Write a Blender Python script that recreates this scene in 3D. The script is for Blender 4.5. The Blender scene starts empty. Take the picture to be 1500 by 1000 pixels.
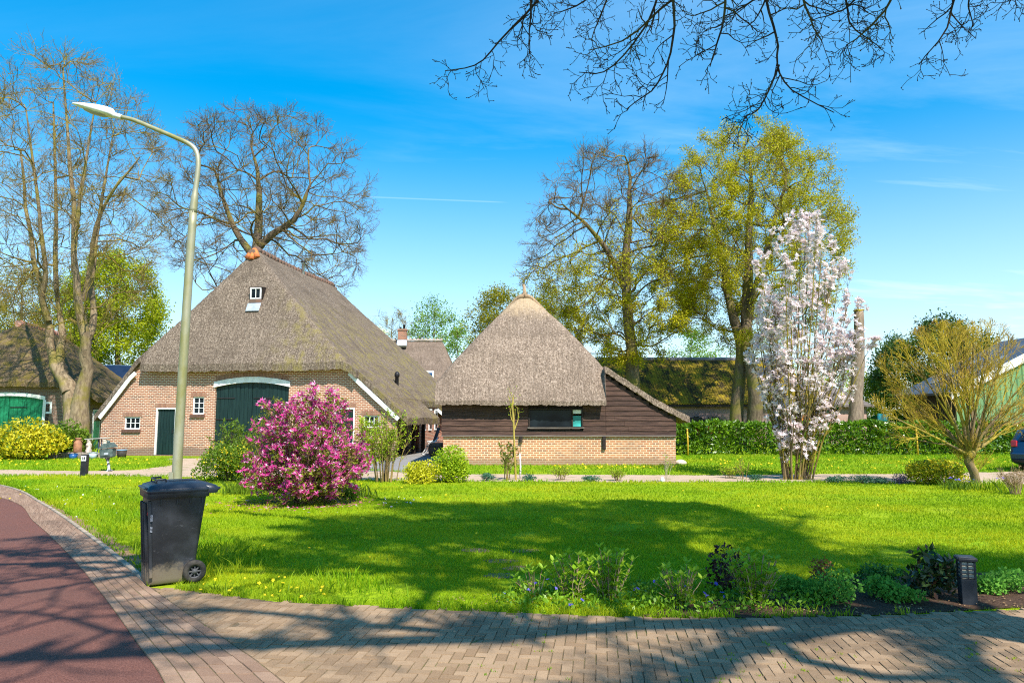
import bpy, math
import numpy as np
from mathutils import Vector, Matrix
from mathutils.geometry import tessellate_polygon

PI = math.pi
R = math.radians
C = bpy.context.scene
COL = C.collection

# ------------------------------------------------------------------ camera
F = 1041.67                      # focal length in pixels of the 1500 px wide photograph
TH = math.atan(112.0 / F)        # upward pitch
CAMZ = 1.72
cam = bpy.data.objects.new('camera', bpy.data.cameras.new('camera'))
COL.objects.link(cam)
cam.location = (0, 0, CAMZ)
cam.rotation_euler = (PI / 2 + TH, 0, 0)
cam.data.lens = 25.0
cam.data.sensor_width = 36.0
cam.data.clip_start = 0.05
cam.data.clip_end = 3000
C.camera = cam

# ------------------------------------------------------------------ light
SUN_EL, SUN_AZ = R(50), R(29)    # azimuth: to the right of straight behind the camera
C.view_settings.view_transform = 'Standard'
C.view_settings.look = 'None'
C.view_settings.exposure = 0.78
C.view_settings.gamma = 1.0
C.cycles.use_denoising = False
C.cycles.filter_width = 1.1
C.cycles.max_bounces = 6
C.cycles.diffuse_bounces = 3
C.cycles.glossy_bounces = 2
C.cycles.transmission_bounces = 3
C.cycles.transparent_max_bounces = 8

w = bpy.data.worlds.new('World')
C.world = w
w.use_nodes = True
nt = w.node_tree
nt.nodes.clear()


def wn(t, **k):
    n = nt.nodes.new(t)
    for a, b in k.items():
        setattr(n, a, b)
    return n


sky = wn('ShaderNodeTexSky', sky_type='NISHITA', sun_disc=False, sun_elevation=SUN_EL, sun_rotation=PI - SUN_AZ,
         air_density=1.0, dust_density=0.35, ozone_density=3.0)
hsv = wn('ShaderNodeHueSaturation')
hsv.inputs['Hue'].default_value = 0.486
hsv.inputs['Saturation'].default_value = 1.50
hsv.inputs['Value'].default_value = 1.0
nt.links.new(sky.outputs[0], hsv.inputs['Color'])
geo = wn('ShaderNodeTexCoord')


def wmath(op, a, b=None, c=None):
    n = wn('ShaderNodeMath', operation=op)
    for i, v in enumerate((a, b, c)):
        if v is None:
            continue
        if isinstance(v, (int, float)):
            n.inputs[i].default_value = v
        else:
            nt.links.new(v, n.inputs[i])
    return n.outputs[0]


def wramp(v, a, b, lo=0.0, hi=1.0):
    n = wn('ShaderNodeMapRange', interpolation_type='SMOOTHSTEP')
    n.inputs['From Min'].default_value, n.inputs['From Max'].default_value = a, b
    n.inputs['To Min'].default_value, n.inputs['To Max'].default_value = lo, hi
    nt.links.new(v, n.inputs['Value'])
    return n.outputs['Result']


sep = wn('ShaderNodeSeparateXYZ')
nt.links.new(geo.outputs['Generated'], sep.inputs[0])
dx_, dy_, dz_ = sep.outputs
# thin high cloud, thicker low down: noise on the sky vault (direction / height)
zc = wmath('ADD', wmath('MAXIMUM', dz_, 0.0), 0.16)
cmb = wn('ShaderNodeCombineXYZ')
nt.links.new(wmath('DIVIDE', dx_, zc), cmb.inputs[0])
nt.links.new(wmath('DIVIDE', dy_, zc), cmb.inputs[1])
mp = wn('ShaderNodeMapping')
mp.inputs['Rotation'].default_value = (0, 0, R(24))
mp.inputs['Scale'].default_value = (0.42, 1.25, 1)
mp.inputs['Location'].default_value = (3.1, 0.6, 0)
nt.links.new(cmb.outputs[0], mp.inputs['Vector'])
nz = wn('ShaderNodeTexNoise')
nz.inputs['Scale'].default_value = 1.15
nz.inputs['Detail'].default_value = 9
nz.inputs['Roughness'].default_value = 0.6
nz.inputs['Distortion'].default_value = 0.5
nt.links.new(mp.outputs[0], nz.inputs['Vector'])
cl = wramp(nz.outputs['Fac'], 0.37, 0.76)
low = wramp(dz_, 0.14, 0.50, 0.90, 0.22)
cl = wmath('MULTIPLY', wmath('MULTIPLY', cl, low), wramp(dx_, -0.40, 0.40, 0.15, 1.0))
milky = wramp(dz_, -0.02, 0.42, 0.58, 0.0)
cl = wmath('MAXIMUM', cl, milky)
# vapour trail: a thin great-circle band with a start and an end
def pixdir(px, py):
    u, v = (px - 750) / F, (500 - py) / F
    d = Vector((u, math.cos(TH) - v * math.sin(TH), math.sin(TH) + v * math.cos(TH)))
    return d


n1, n2 = pixdir(478, 286).normalized(), pixdir(778, 298).normalized()
nn = n1.cross(n2).normalized()
dt = wn('ShaderNodeVectorMath', operation='DOT_PRODUCT')
dt.inputs[1].default_value = nn
nt.links.new(geo.outputs['Generated'], dt.inputs[0])
band = wramp(wmath('ABSOLUTE', dt.outputs['Value']), 0.0, 0.0024, 1.0, 0.0)
t1 = wmath('MULTIPLY', wramp(dx_, n1.x, n1.x + .05), wramp(dx_, n2.x - .06, n2.x, 1, 0))
band = wmath('MULTIPLY', wmath('MULTIPLY', band, t1), wmath('MULTIPLY', wramp(dy_, 0, .1), 0.24))
cl = wmath('MAXIMUM', cl, band)
mixc = wn('ShaderNodeMix', data_type='RGBA')
nt.links.new(cl, mixc.inputs['Factor'])
gain = wn('ShaderNodeVectorMath', operation='SCALE')      # the high vault is a little lighter and clearer here than the bare model
nt.links.new(hsv.outputs[0], gain.inputs[0])
nt.links.new(wramp(dz_, 0.10, 0.60, 1.15, 1.6), gain.inputs['Scale'])
nt.links.new(gain.outputs[0], mixc.inputs['A'])
mixc.inputs['B'].default_value = (6.6, 7.9, 9.0, 1)
bg = wn('ShaderNodeBackground')
bg.inputs['Strength'].default_value = 0.104
nt.links.new(mixc.outputs['Result'], bg.inputs['Color'])
out = wn('ShaderNodeOutputWorld')
nt.links.new(bg.outputs[0], out.inputs['Surface'])

SV = Vector((math.sin(SUN_AZ) * math.cos(SUN_EL), -math.cos(SUN_AZ) * math.cos(SUN_EL), math.sin(SUN_EL)))
sl = bpy.data.lights.new('sun', 'SUN')
sl.energy = 5.0
sl.angle = R(0.53)
sl.color = (1.0, 0.945, 0.86)
so = bpy.data.objects.new('sun', sl)
so.rotation_euler = SV.to_track_quat('Z', 'Y').to_euler()
so.location = (20, -40, 40)
COL.objects.link(so)


# ------------------------------------------------------------------ where a point of the place stands
def at(px, py, Y):
    d = pixdir(px, py)
    return np.array([d.x, d.y, d.z]) * (Y / d.y) + np.array([0, 0, CAMZ])


def gnd(px, py, z=0.0):
    d = pixdir(px, py)
    t = (z - CAMZ) / d.z
    return np.array([d.x * t, d.y * t, z])


class Facade:
    """a vertical plane through `o` turned by rz; loc() gives local (x, z) on it"""
    def __init__(s, o, rz):
        s.o, s.rz = np.array([o[0], o[1], 0.0]), rz
        s.ex = np.array([math.cos(rz), math.sin(rz), 0]); s.ey = np.array([-math.sin(rz), math.cos(rz), 0])

    def loc(s, px, py, yl=0.0):
        d = pixdir(px, py); d = np.array([d.x, d.y, d.z]); c = np.array([0, 0, CAMZ])
        t = (yl - np.dot(c - s.o, s.ey)) / np.dot(d, s.ey)
        p = c + d * t - s.o
        return float(np.dot(p, s.ex)), float(p[2])

    def rect(s, x0, y0, x1, y1, yl=0.0):
        a, b = s.loc(x0, y1, yl), s.loc(x1, y0, yl)
        return a[0], a[1], b[0], b[1]


# ------------------------------------------------------------------ materials
MATS = {}


class NT:
    def __init__(s, name):
        s.m = bpy.data.materials.new(name); s.m.use_nodes = True
        s.t = s.m.node_tree; s.t.nodes.clear()
        s.out = s.t.nodes.new('ShaderNodeOutputMaterial')

    def n(s, typ, ins=None, **k):
        nd = s.t.nodes.new(typ)
        for a, b in k.items():
            setattr(nd, a, b)
        for a, b in (ins or {}).items():
            s.set(nd.inputs[a], b)
        return nd

    def set(s, sock, v):
        if hasattr(v, 'is_output') or isinstance(v, bpy.types.NodeSocket):
            s.t.links.new(v, sock)
        elif isinstance(v, (tuple, list)) and len(v) == 3 and sock.type == 'RGBA':
            sock.default_value = (*v, 1)
        else:
            sock.default_value = v

    def coords(s, kind='Object', scale=(1, 1, 1), rot=(0, 0, 0)):
        tc = s.n('ShaderNodeTexCoord')
        return s.n('ShaderNodeMapping', {'Vector': tc.outputs[kind], 'Scale': scale, 'Rotation': rot}).outputs[0]

    def noise(s, vec, scale, detail=4, rough=.55, dist=0.0):
        return s.n('ShaderNodeTexNoise', {'Vector': vec, 'Scale': scale, 'Detail': detail, 'Roughness': rough, 'Distortion': dist}).outputs['Fac']

    def ramp(s, v, a, b, lo=0.0, hi=1.0):
        return s.n('ShaderNodeMapRange', {'Value': v, 'From Min': a, 'From Max': b, 'To Min': lo, 'To Max': hi}, interpolation_type='SMOOTHSTEP').outputs['Result']

    def mix(s, f, a, b, blend='MIX'):
        nd = s.n('ShaderNodeMix', data_type='RGBA', blend_type=blend)
        s.set(nd.inputs['Factor'], f); s.set(nd.inputs['A'], a); s.set(nd.inputs['B'], b)
        return nd.outputs['Result']

    def math(s, op, a, b=0.0):
        nd = s.n('ShaderNodeMath', operation=op); s.set(nd.inputs[0], a); s.set(nd.inputs[1], b)
        return nd.outputs[0]

    def island(s):
        return s.n('ShaderNodeNewGeometry').outputs['Random Per Island']

    def hsv(s, col, h=.5, sat=1.0, v=1.0):
        return s.n('ShaderNodeHueSaturation', {'Color': col, 'Hue': h, 'Saturation': sat, 'Value': v}).outputs[0]

    def bump(s, h, strength=.4, dist=.02):
        return s.n('ShaderNodeBump', {'Height': h, 'Strength': strength, 'Distance': dist}).outputs[0]

    def finish(s, col, rough=.8, normal=None, spec=.3, metal=0.0, trans=0.0, coat=0.0):
        b = s.n('ShaderNodeBsdfPrincipled', {'Base Color': col, 'Roughness': rough, 'Specular IOR Level': spec, 'Metallic': metal, 'Coat Weight': coat})
        if normal is not None:
            s.set(b.inputs['Normal'], normal)
        sh = b.outputs[0]
        if trans > 0:
            t = s.n('ShaderNodeBsdfTranslucent', {'Color': col})
            mx = s.n('ShaderNodeMixShader', {0: trans}); s.t.links.new(sh, mx.inputs[1]); s.t.links.new(t.outputs[0], mx.inputs[2])
            sh = mx.outputs[0]
        s.t.links.new(sh, s.out.inputs['Surface'])
        MATS[s.m.name] = s.m
        return s.m


def m_plain(name, c1, c2=None, scale=6.0, rough=.7, bump=.15, bscale=40, spec=.3, metal=0.0, stretch=(1, 1, 1), detail=5, a=.35, b=.65, coat=0.0, bdist=.01):
    t = NT(name); v = t.coords('Object', stretch)
    col = t.mix(t.ramp(t.noise(v, scale, detail), a, b), c1, c2 or tuple(x * .75 for x in c1))
    nrm = t.bump(t.noise(v, bscale, 4), bump, bdist) if bump else None
    return t.finish(col, rough, nrm, spec, metal, 0, coat)


def m_leaf(name, c1, c2, rough=.55, trans=.35, spec=.3, patch=.9, c3=None, c3at=.86):
    """leaves: a colour of its own for every leaf, and clumps that differ"""
    t = NT(name); v = t.coords('Object')
    f = t.math('ADD', t.math('MULTIPLY', t.island(), .62), t.math('MULTIPLY', t.ramp(t.noise(v, patch, 2), .32, .68), .38))
    col = t.mix(f, c1, c2)
    if c3:
        r2 = t.math('FRACT', t.math('MULTIPLY', t.island(), 37.17))
        col = t.mix(t.ramp(r2, c3at, c3at + .04), col, c3)
    return t.finish(col, rough, None, spec, 0, trans)


def m_bark(name, c1, c2, moss=None, mossamt=.5, scale=3.0):
    t = NT(name); v = t.coords('Object', (1, 1, .28))
    n = t.noise(v, scale * 3, 6, .65)
    col = t.mix(t.ramp(n, .35, .66), c1, c2)
    if moss:
        v2 = t.coords('Object')
        col = t.mix(t.math('MULTIPLY', t.ramp(t.noise(v2, .9, 5), .62 - .3 * mossamt, .78 - .3 * mossamt), .85), col, moss)
    return t.finish(col, .9, t.bump(n, .6, .05), .15)


def m_brick(name, c1, c2, mortar, grime=(.16, .11, .09), grime_h=.35, dark=(.12, .06, .045), course=.078, width=.22):
    t = NT(name); tc = t.n('ShaderNodeTexCoord'); uv = tc.outputs['UV']; v = tc.outputs['Object']
    wob = t.n('ShaderNodeVectorMath', {0: uv, 1: t.n('ShaderNodeVectorMath', {0: t.n('ShaderNodeTexNoise', {'Vector': v, 'Scale': 1.5}).outputs['Color'], 'Scale': .02}, operation='SCALE').outputs[0]}, operation='ADD').outputs[0]
    br = t.n('ShaderNodeTexBrick', {'Vector': wob, 'Color1': (*c1, 1), 'Color2': (*c2, 1), 'Mortar': (*mortar, 1), 'Scale': 1.0, 'Mortar Size': .0145,
                                    'Mortar Smooth': .2, 'Bias': 0.0, 'Brick Width': width, 'Row Height': course}, offset=.5)
    br2 = t.n('ShaderNodeTexBrick', {'Vector': wob, 'Color1': (1, 1, 1, 1), 'Color2': (0, 0, 0, 1), 'Mortar': (0, 0, 0, 1), 'Scale': 1.0, 'Mortar Size': .012,
                                     'Bias': -.55, 'Brick Width': width, 'Row Height': course}, offset=.5)
    br2.offset_frequency = 2
    col = t.mix(t.math('MULTIPLY', t.n('ShaderNodeRGBToBW', {'Color': br2.outputs['Color']}).outputs[0], 0.0), br.outputs['Color'], dark)
    # single burnt bricks: white noise per brick cell
    sx = t.n('ShaderNodeSeparateXYZ', {0: uv})
    row = t.math('FLOOR', t.math('DIVIDE', sx.outputs[1], course))
    colx = t.math('FLOOR', t.math('ADD', t.math('DIVIDE', sx.outputs[0], width), t.math('MULTIPLY', t.math('MODULO', row, 2.0), .5)))
    wn_ = t.n('ShaderNodeTexWhiteNoise', {'Vector': t.n('ShaderNodeCombineXYZ', {0: colx, 1: row}).outputs[0]}, noise_dimensions='2D').outputs['Value']
    inbrick = t.math('SUBTRACT', 1.0, br.outputs['Fac'])
    col = t.mix(t.math('MULTIPLY', t.ramp(wn_, .72, .98), t.math('MULTIPLY', inbrick, .75)), col, dark)
    col = t.mix(t.math('MULTIPLY', t.ramp(t.noise(v, .8, 6), .45, .75), .30), col, grime)
    oz = t.n('ShaderNodeSeparateXYZ', {0: v}).outputs[2]
    damp = t.math('ADD', oz, t.math('MULTIPLY', t.noise(v, 1.6, 4), .3))
    col = t.mix(t.ramp(damp, grime_h + .1, grime_h + .24, .7, 0), col, grime)
    h = t.math('ADD', t.math('MULTIPLY', br.outputs['Fac'], -1.0), t.math('MULTIPLY', t.noise(v, 60, 3), .35))
    return t.finish(col, .88, t.bump(h, .55, .012), .2)


def m_thatch(name, light, mid, dark, moss=None, moss_lo=.5, moss_hi=.7, side=None, fresh=None, spk=17.0):
    t = NT(name); v = t.coords('Object', (1, 1, .62)); vr = t.coords('Object')
    s1 = t.noise(v, spk, 3, .75); s2 = t.noise(v, spk * 2.6, 2, .8)
    sp = t.math('ADD', t.math('MULTIPLY', s1, .6), t.math('MULTIPLY', s2, .4))
    col = t.mix(t.ramp(sp, .36, .52), dark, mid)
    col = t.mix(t.ramp(sp, .50, .64), col, light)
    gn_ = t.n('ShaderNodeSeparateXYZ', {0: t.n('ShaderNodeNewGeometry').outputs['True Normal']})
    sidew = t.math('GREATER_THAN', t.math('ABSOLUTE', gn_.outputs[0]), t.math('ABSOLUTE', gn_.outputs[1]))
    k1, k2 = t.noise(t.coords('Object', (9, .7, .7)), 2.0, 5, .7), t.noise(t.coords('Object', (.7, 9, .7)), 2.0, 5, .7)
    comb = t.math('ADD', t.math('MULTIPLY', k1, t.math('SUBTRACT', 1.0, sidew)), t.math('MULTIPLY', k2, sidew))
    col = t.mix(t.math('MULTIPLY', t.ramp(comb, .50, .68), .55), col, tuple(x * .45 for x in mid))
    col = t.mix(t.math('MULTIPLY', t.ramp(comb, .46, .32), .35), col, light)
    crs = t.n('ShaderNodeTexNoise', {'Vector': t.coords('Object', (.25, .25, 2.6)), 'Scale': 1.3, 'Detail': 4}).outputs['Fac']
    col = t.mix(t.math('MULTIPLY', t.ramp(crs, .52, .62), .28), col, tuple(x * .6 for x in mid))
    big = t.noise(t.coords('Object', (1.3, 1.3, .35)), .75, 5, .6)
    col = t.mix(t.math('MULTIPLY', t.ramp(big, .40, .72), .42), col, tuple(x * .48 for x in mid))
    if moss:
        mk = t.ramp(t.noise(t.coords('Object', (1, 1, .6)), 2.3, 6, .7), moss_lo, moss_hi)
        if side:      # the damp side of the roof, past local x = side
            ox = t.n('ShaderNodeSeparateXYZ', {0: vr}).outputs[0]
            mk = t.math('MULTIPLY', mk, t.ramp(t.math('ADD', ox, t.math('MULTIPLY', t.noise(vr, .7, 4), 3.0)), side, side + 2.5))
        col = t.mix(t.math('MULTIPLY', mk, .8), col, moss)
    if fresh:         # new straw round the top knot
        oz = t.n('ShaderNodeSeparateXYZ', {0: vr}).outputs[2]
        col = t.mix(t.ramp(t.math('ADD', oz, t.math('MULTIPLY', t.noise(v, 5, 4), .9)), fresh, fresh + .9, 0, .55), col, (.60, .43, .25))
    return t.finish(col, .95, t.bump(t.math('ADD', sp, t.math('MULTIPLY', comb, .8)), 1.0, .06), .08)


def m_glass(name='window glass', c=(.006, .009, .011)):
    t = NT(name); v = t.coords('Object')
    return t.finish(t.mix(t.ramp(t.noise(v, 1.3, 2), .4, .65), c, tuple(x * 2.4 for x in c)), .05, t.bump(t.noise(v, 2.0, 2), .04, .02), .10)


# ------------------------------------------------------------------ mesh building
def rng(seed):
    return np.random.default_rng(seed)


class MB:
    """collects geometry; build() links it as ONE mesh object with metre-scaled UVs"""
    def __init__(s):
        s.v, s.f, s.n = [], [], 0     # f: list of (array (m,k), material, smooth)

    def add(s, verts, faces, mat=0, smooth=False):
        verts = np.asarray(verts, float).reshape(-1, 3)
        faces = np.asarray(faces, int)
        if len(faces) == 0:
            return
        s.v.append(verts); s.f.append((faces + s.n, mat, smooth)); s.n += len(verts)

    def xf(s, verts, loc=(0, 0, 0), rz=0.0, rx=0.0, ry=0.0):
        M = (Matrix.Translation(loc) @ Matrix.Rotation(rz, 4, 'Z') @ Matrix.Rotation(ry, 4, 'Y') @ Matrix.Rotation(rx, 4, 'X'))
        A = np.array(M); v = np.asarray(verts, float)
        return v @ A[:3, :3].T + A[:3, 3]

    def box(s, c, size, mat=0, rz=0.0, rx=0.0, ry=0.0, bev=0.0, taper=(1, 1)):
        sx, sy, sz = [q / 2 for q in size]
        if bev <= 0:
            v = [(-sx, -sy, -sz), (sx, -sy, -sz), (sx, sy, -sz), (-sx, sy, -sz), (-sx * taper[0], -sy * taper[1], sz), (sx * taper[0], -sy * taper[1], sz), (sx * taper[0], sy * taper[1], sz), (-sx * taper[0], sy * taper[1], sz)]
            f = [(0, 3, 2, 1), (4, 5, 6, 7), (0, 1, 5, 4), (1, 2, 6, 5), (2, 3, 7, 6), (3, 0, 4, 7)]
            s.add(s.xf(v, c, rz, rx, ry), f, mat)
            return
        # chamfered: stack of octagon rings
        b = min(bev, sx * .95, sy * .95, sz * .95)

        def ring(z, ins, tx, ty):
            x, y = (sx - ins) * tx, (sy - ins) * ty
            return [(-x + b, -y, z), (x - b, -y, z), (x, -y + b, z), (x, y - b, z), (x - b, y, z), (-x + b, y, z), (-x, y - b, z), (-x, -y + b, z)]
        rings = [ring(-sz, b, 1, 1), ring(-sz + b, 0, 1, 1), ring(sz - b, 0, *taper), ring(sz, b, *taper)]
        v = [p for r_ in rings for p in r_]; f = []
        for k in range(3):
            for i in range(8):
                f.append((k * 8 + i, k * 8 + (i + 1) % 8, k * 8 + 8 + (i + 1) % 8, k * 8 + 8 + i))
        s.add(s.xf(v, c, rz, rx, ry), f, mat)
        vv = s.xf(v, c, rz, rx, ry)
        s.add(vv[:8], [tuple(range(7, -1, -1))], mat); s.add(vv[-8:], [tuple(range(8))], mat)

    def quad(s, p, mat=0):
        s.add(p, [tuple(range(len(p)))], mat)

    def prism(s, poly, y0, y1, mat=0):
        """polygon in (x, z), counter-clockwise seen from -y, pushed from y0 to y1"""
        n = len(poly)
        v = [(x, y0, z) for x, z in poly] + [(x, y1, z) for x, z in poly]
        tri = tessellate_polygon([[Vector((x, z, 0)) for x, z in poly]])
        s.add(v, [t for t in tri], mat); s.add(v, [(c + n, b + n, a + n) for a, b, c in tri], mat)
        s.add(v, [(i, i + n, (i + 1) % n + n, (i + 1) % n) for i in range(n)], mat)

    def slab(s, poly, z0, z1, mat=0):
        """polygon in (x, y) pushed from z0 to z1"""
        n = len(poly)
        v = [(x, y, z0) for x, y in poly] + [(x, y, z1) for x, y in poly]
        tri = tessellate_polygon([[Vector((x, y, 0)) for x, y in poly]])
        if z1 - z0 > 1e-6:
            s.add(v, [(i, (i + 1) % n, (i + 1) % n + n, i + n) for i in range(n)], mat)
        s.add(v, [(a + n, b + n, c + n) for a, b, c in tri], mat)

    def wall(s, outline, holes, y=0.0, depth=.14, mat=0):
        """front face at y with holes, and the reveals behind them"""
        polys = [[Vector((x, z, 0)) for x, z in outline]] + [[Vector((x, z, 0)) for x, z in h] for h in holes]
        allp = [(x, y, z) for x, z in outline] + [(x, y, z) for h in holes for x, z in h]
        tri = tessellate_polygon(polys)
        fixed = []
        for a, b, c in tri:
            ax, az = allp[a][0], allp[a][2]; bx, bz = allp[b][0], allp[b][2]; cx, cz = allp[c][0], allp[c][2]
            fixed.append((a, b, c) if (bx - ax) * (cz - az) - (bz - az) * (cx - ax) > 0 else (a, c, b))
        s.add(allp, fixed, mat)
        for h in holes:
            n = len(h)
            v = [(x, y, z) for x, z in h] + [(x, y + depth, z) for x, z in h]
            s.add(v, [(i, (i + 1) % n, (i + 1) % n + n, i + n) for i in range(n)], mat)

    def tubes(s, P, Rr, sides=5, mat=0, smooth=True, caps=False):
        """P (N,K,3) polylines, Rr (N,K) radii"""
        P = np.asarray(P, float); Rr = np.asarray(Rr, float)
        if P.ndim == 2:
            P, Rr = P[None], np.broadcast_to(Rr, (1, P.shape[0]))
        N, K, _ = P.shape
        if N == 0:
            return
        T = np.gradient(P, axis=1); T /= np.linalg.norm(T, axis=2, keepdims=True) + 1e-9
        ref = np.eye(3)[np.argmin(np.abs(T).max(1), 1)]      # the axis no part of the line runs along
        U = np.cross(T, ref[:, None, :]); nu = np.linalg.norm(U, axis=2, keepdims=True)
        U = np.where(nu < 1e-3, np.array([0, 1.0, 0]), U / (nu + 1e-9)); V = np.cross(T, U)
        a = np.arange(sides) * 2 * PI / sides
        ring = U[:, :, None, :] * np.cos(a)[None, None, :, None] + V[:, :, None, :] * np.sin(a)[None, None, :, None]
        verts = (P[:, :, None, :] + ring * Rr[:, :, None, None]).reshape(-1, 3)
        k = np.arange(K - 1)[:, None] * sides; i = np.arange(sides)[None, :]; j = (i + 1) % sides
        f = np.stack([k + i, k + j, k + sides + j, k + sides + i], -1).reshape(-1, 4)
        f = (f[None] + (np.arange(N) * K * sides)[:, None, None]).reshape(-1, 4)
        s.add(verts, f, mat, smooth)
        if caps:
            base = (np.arange(N) * K * sides)[:, None]
            s.f.append((base + np.arange(sides)[::-1][None] + (s.n - len(verts)), mat, False))
            s.f.append((base + (K - 1) * sides + np.arange(sides)[None] + (s.n - len(verts)), mat, False))

    def tube(s, pts, r, sides=8, mat=0, smooth=True, caps=True):
        pts = np.asarray(pts, float)
        rr = np.full(len(pts), r) if np.isscalar(r) else np.asarray(r, float)
        s.tubes(pts[None], rr[None], sides, mat, smooth, caps)

    def lathe(s, prof, c=(0, 0, 0), n=20, mat=0, smooth=True, rx=0.0, rz=0.0, ry=0.0):
        """prof: list of (r, z)"""
        a = np.arange(n) * 2 * PI / n; K = len(prof)
        v = np.array([[(r_ * math.cos(t), r_ * math.sin(t), z) for t in a] for r_, z in prof]).reshape(-1, 3)
        v = s.xf(v, c, rz, rx, ry)
        f = [(k * n + i, k * n + (i + 1) % n, k * n + n + (i + 1) % n, k * n + n + i) for k in range(K - 1) for i in range(n)]
        s.add(v, f, mat, smooth)
        if prof[0][0] > 1e-4:
            s.add(v[:n], [tuple(range(n - 1, -1, -1))], mat)
        if prof[-1][0] > 1e-4:
            s.add(v[-n:], [tuple(range(n))], mat)

    def grid(s, V, mat=0, smooth=True, flip=False):
        V = np.asarray(V, float); a, b = V.shape[:2]
        i = np.arange(a - 1)[:, None] * b; j = np.arange(b - 1)[None]
        f = np.stack([i + j, i + j + 1, i + b + j + 1, i + b + j], -1).reshape(-1, 4)
        s.add(V.reshape(-1, 3), f[:, ::-1] if flip else f, mat, smooth)

    def build(s, name, mats, parent=None, loc=None, rot=None):
        me = bpy.data.meshes.new(name)
        if not isinstance(mats, (list, tuple)):
            mats = [mats]
        for m in mats:
            me.materials.append(m)
        if s.v:
            V = np.concatenate(s.v)
            loops = np.concatenate([f.reshape(-1) for f, _, _ in s.f])
            tot = np.concatenate([np.full(len(f), f.shape[1]) for f, _, _ in s.f])
            mi = np.concatenate([np.full(len(f), m) for f, m, _ in s.f])
            sm = np.concatenate([np.full(len(f), q) for f, _, q in s.f])
            st = np.concatenate([[0], np.cumsum(tot)[:-1]])
            me.vertices.add(len(V)); me.loops.add(len(loops)); me.polygons.add(len(tot))
            me.vertices.foreach_set('co', V.astype(np.float32).ravel())
            me.loops.foreach_set('vertex_index', loops.astype(np.int32))
            me.polygons.foreach_set('loop_start', st.astype(np.int32))
            me.polygons.foreach_set('loop_total', tot.astype(np.int32))
            me.polygons.foreach_set('material_index', mi.astype(np.int32))
            me.polygons.foreach_set('use_smooth', sm.astype(bool))
            me.update(calc_edges=True)
            me.validate()
            if len(tot) < 60000:
                pn = np.zeros(len(me.polygons) * 3, np.float32); me.polygons.foreach_get('normal', pn); pn = np.abs(pn.reshape(-1, 3))
                lt = np.zeros(len(me.polygons), np.int32); me.polygons.foreach_get('loop_total', lt)
                lv = np.zeros(len(me.loops), np.int32); me.loops.foreach_get('vertex_index', lv)
                cv = np.zeros(len(me.vertices) * 3, np.float32); me.vertices.foreach_get('co', cv); cv = cv.reshape(-1, 3)
                ax = np.repeat(np.argmax(pn, 1), lt); co = cv[lv]
                uv = np.where((ax == 0)[:, None], co[:, [1, 2]], np.where((ax == 1)[:, None], co[:, [0, 2]], co[:, [0, 1]]))
                ul = me.uv_layers.new(name='metres'); ul.data.foreach_set('uv', uv.astype(np.float32).ravel())
        o = bpy.data.objects.new(name, me); COL.objects.link(o)
        if parent is not None:
            o.parent = parent
        if loc is not None:
            o.location = tuple(float(q) for q in loc)
        if rot is not None:
            o.rotation_euler = rot
        return o


def tag(o, label, cat, group=None, kind=None):
    o['label'] = label; o['category'] = cat
    if group:
        o['group'] = group
    if kind:
        o['kind'] = kind
    return o


def thing(name, label, cat, loc=(0, 0, 0), rz=0.0, group=None):
    o = bpy.data.objects.new(name, None); COL.objects.link(o)
    o.location = tuple(float(q) for q in loc); o.rotation_euler = (0, 0, rz)
    o.empty_display_size = .2
    return tag(o, label, cat, group)


def struct(name, mb, mats, label=None):
    o = mb.build(name, mats); o['kind'] = 'structure'
    if label:
        o['label'] = label
    return o


def inpoly(px, py, poly):
    poly = np.asarray(poly, float); ins = np.zeros(len(px), bool)
    x0, y0 = poly[:, 0], poly[:, 1]; x1, y1 = np.roll(x0, -1), np.roll(y0, -1)
    for a, b, c, d in zip(x0, y0, x1, y1):
        k = ((b > py) != (d > py)) & (px < (c - a) * (py - b) / (d - b + 1e-12) + a)
        ins ^= k
    return ins


def ground_poly(pix):
    return [tuple(gnd(x, y)[:2]) for x, y in pix]


def vnoise(x, y, s=1.0, seed=0):
    """cheap smooth noise from a few sines"""
    r_ = rng(seed); o = 0 * x
    for k in range(6):
        a = r_.uniform(0, 2 * PI); f = s * r_.uniform(.6, 2.2); p = r_.uniform(0, 6)
        o = o + np.sin((x * math.cos(a) + y * math.sin(a)) * f + p)
    return o / 6


def unit(v):
    return v / (np.linalg.norm(v, axis=-1, keepdims=True) + 1e-9)

# ------------------------------------------------------------------ the setting: ground, road, paths
def m_grass_ground():
    t = NT('lawn soil and turf'); v = t.coords('Object')
    n1 = t.noise(v, .35, 5, .6); n2 = t.noise(v, 9, 5, .7); n3 = t.noise(t.coords('Object', (1, 3, 1)), 1.3, 5, .65)
    col = t.mix(t.ramp(n2, .35, .65), (.130, .230, .004), (.260, .380, .007))
    col = t.mix(t.math('MULTIPLY', t.ramp(n1, .42, .66), .6), col, (.310, .350, .012))
    col = t.mix(t.math('MULTIPLY', t.ramp(n3, .60, .74), .35), col, (.26, .22, .06))
    return t.finish(col, .95, t.bump(n2, .9, .06), .1)


M_GROUND = m_grass_ground()


def m_asphalt():
    t = NT('red asphalt'); v = t.coords('Object')
    n = t.noise(v, 130, 3, .8); b = t.noise(v, .9, 5, .6)
    col = t.mix(t.ramp(n, .35, .68), (.085, .032, .023), (.215, .092, .066))
    col = t.mix(t.math('MULTIPLY', t.ramp(b, .4, .7), .5), col, (.105, .054, .042))
    return t.finish(col, .88, t.bump(n, .8, .006), .25)


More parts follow.
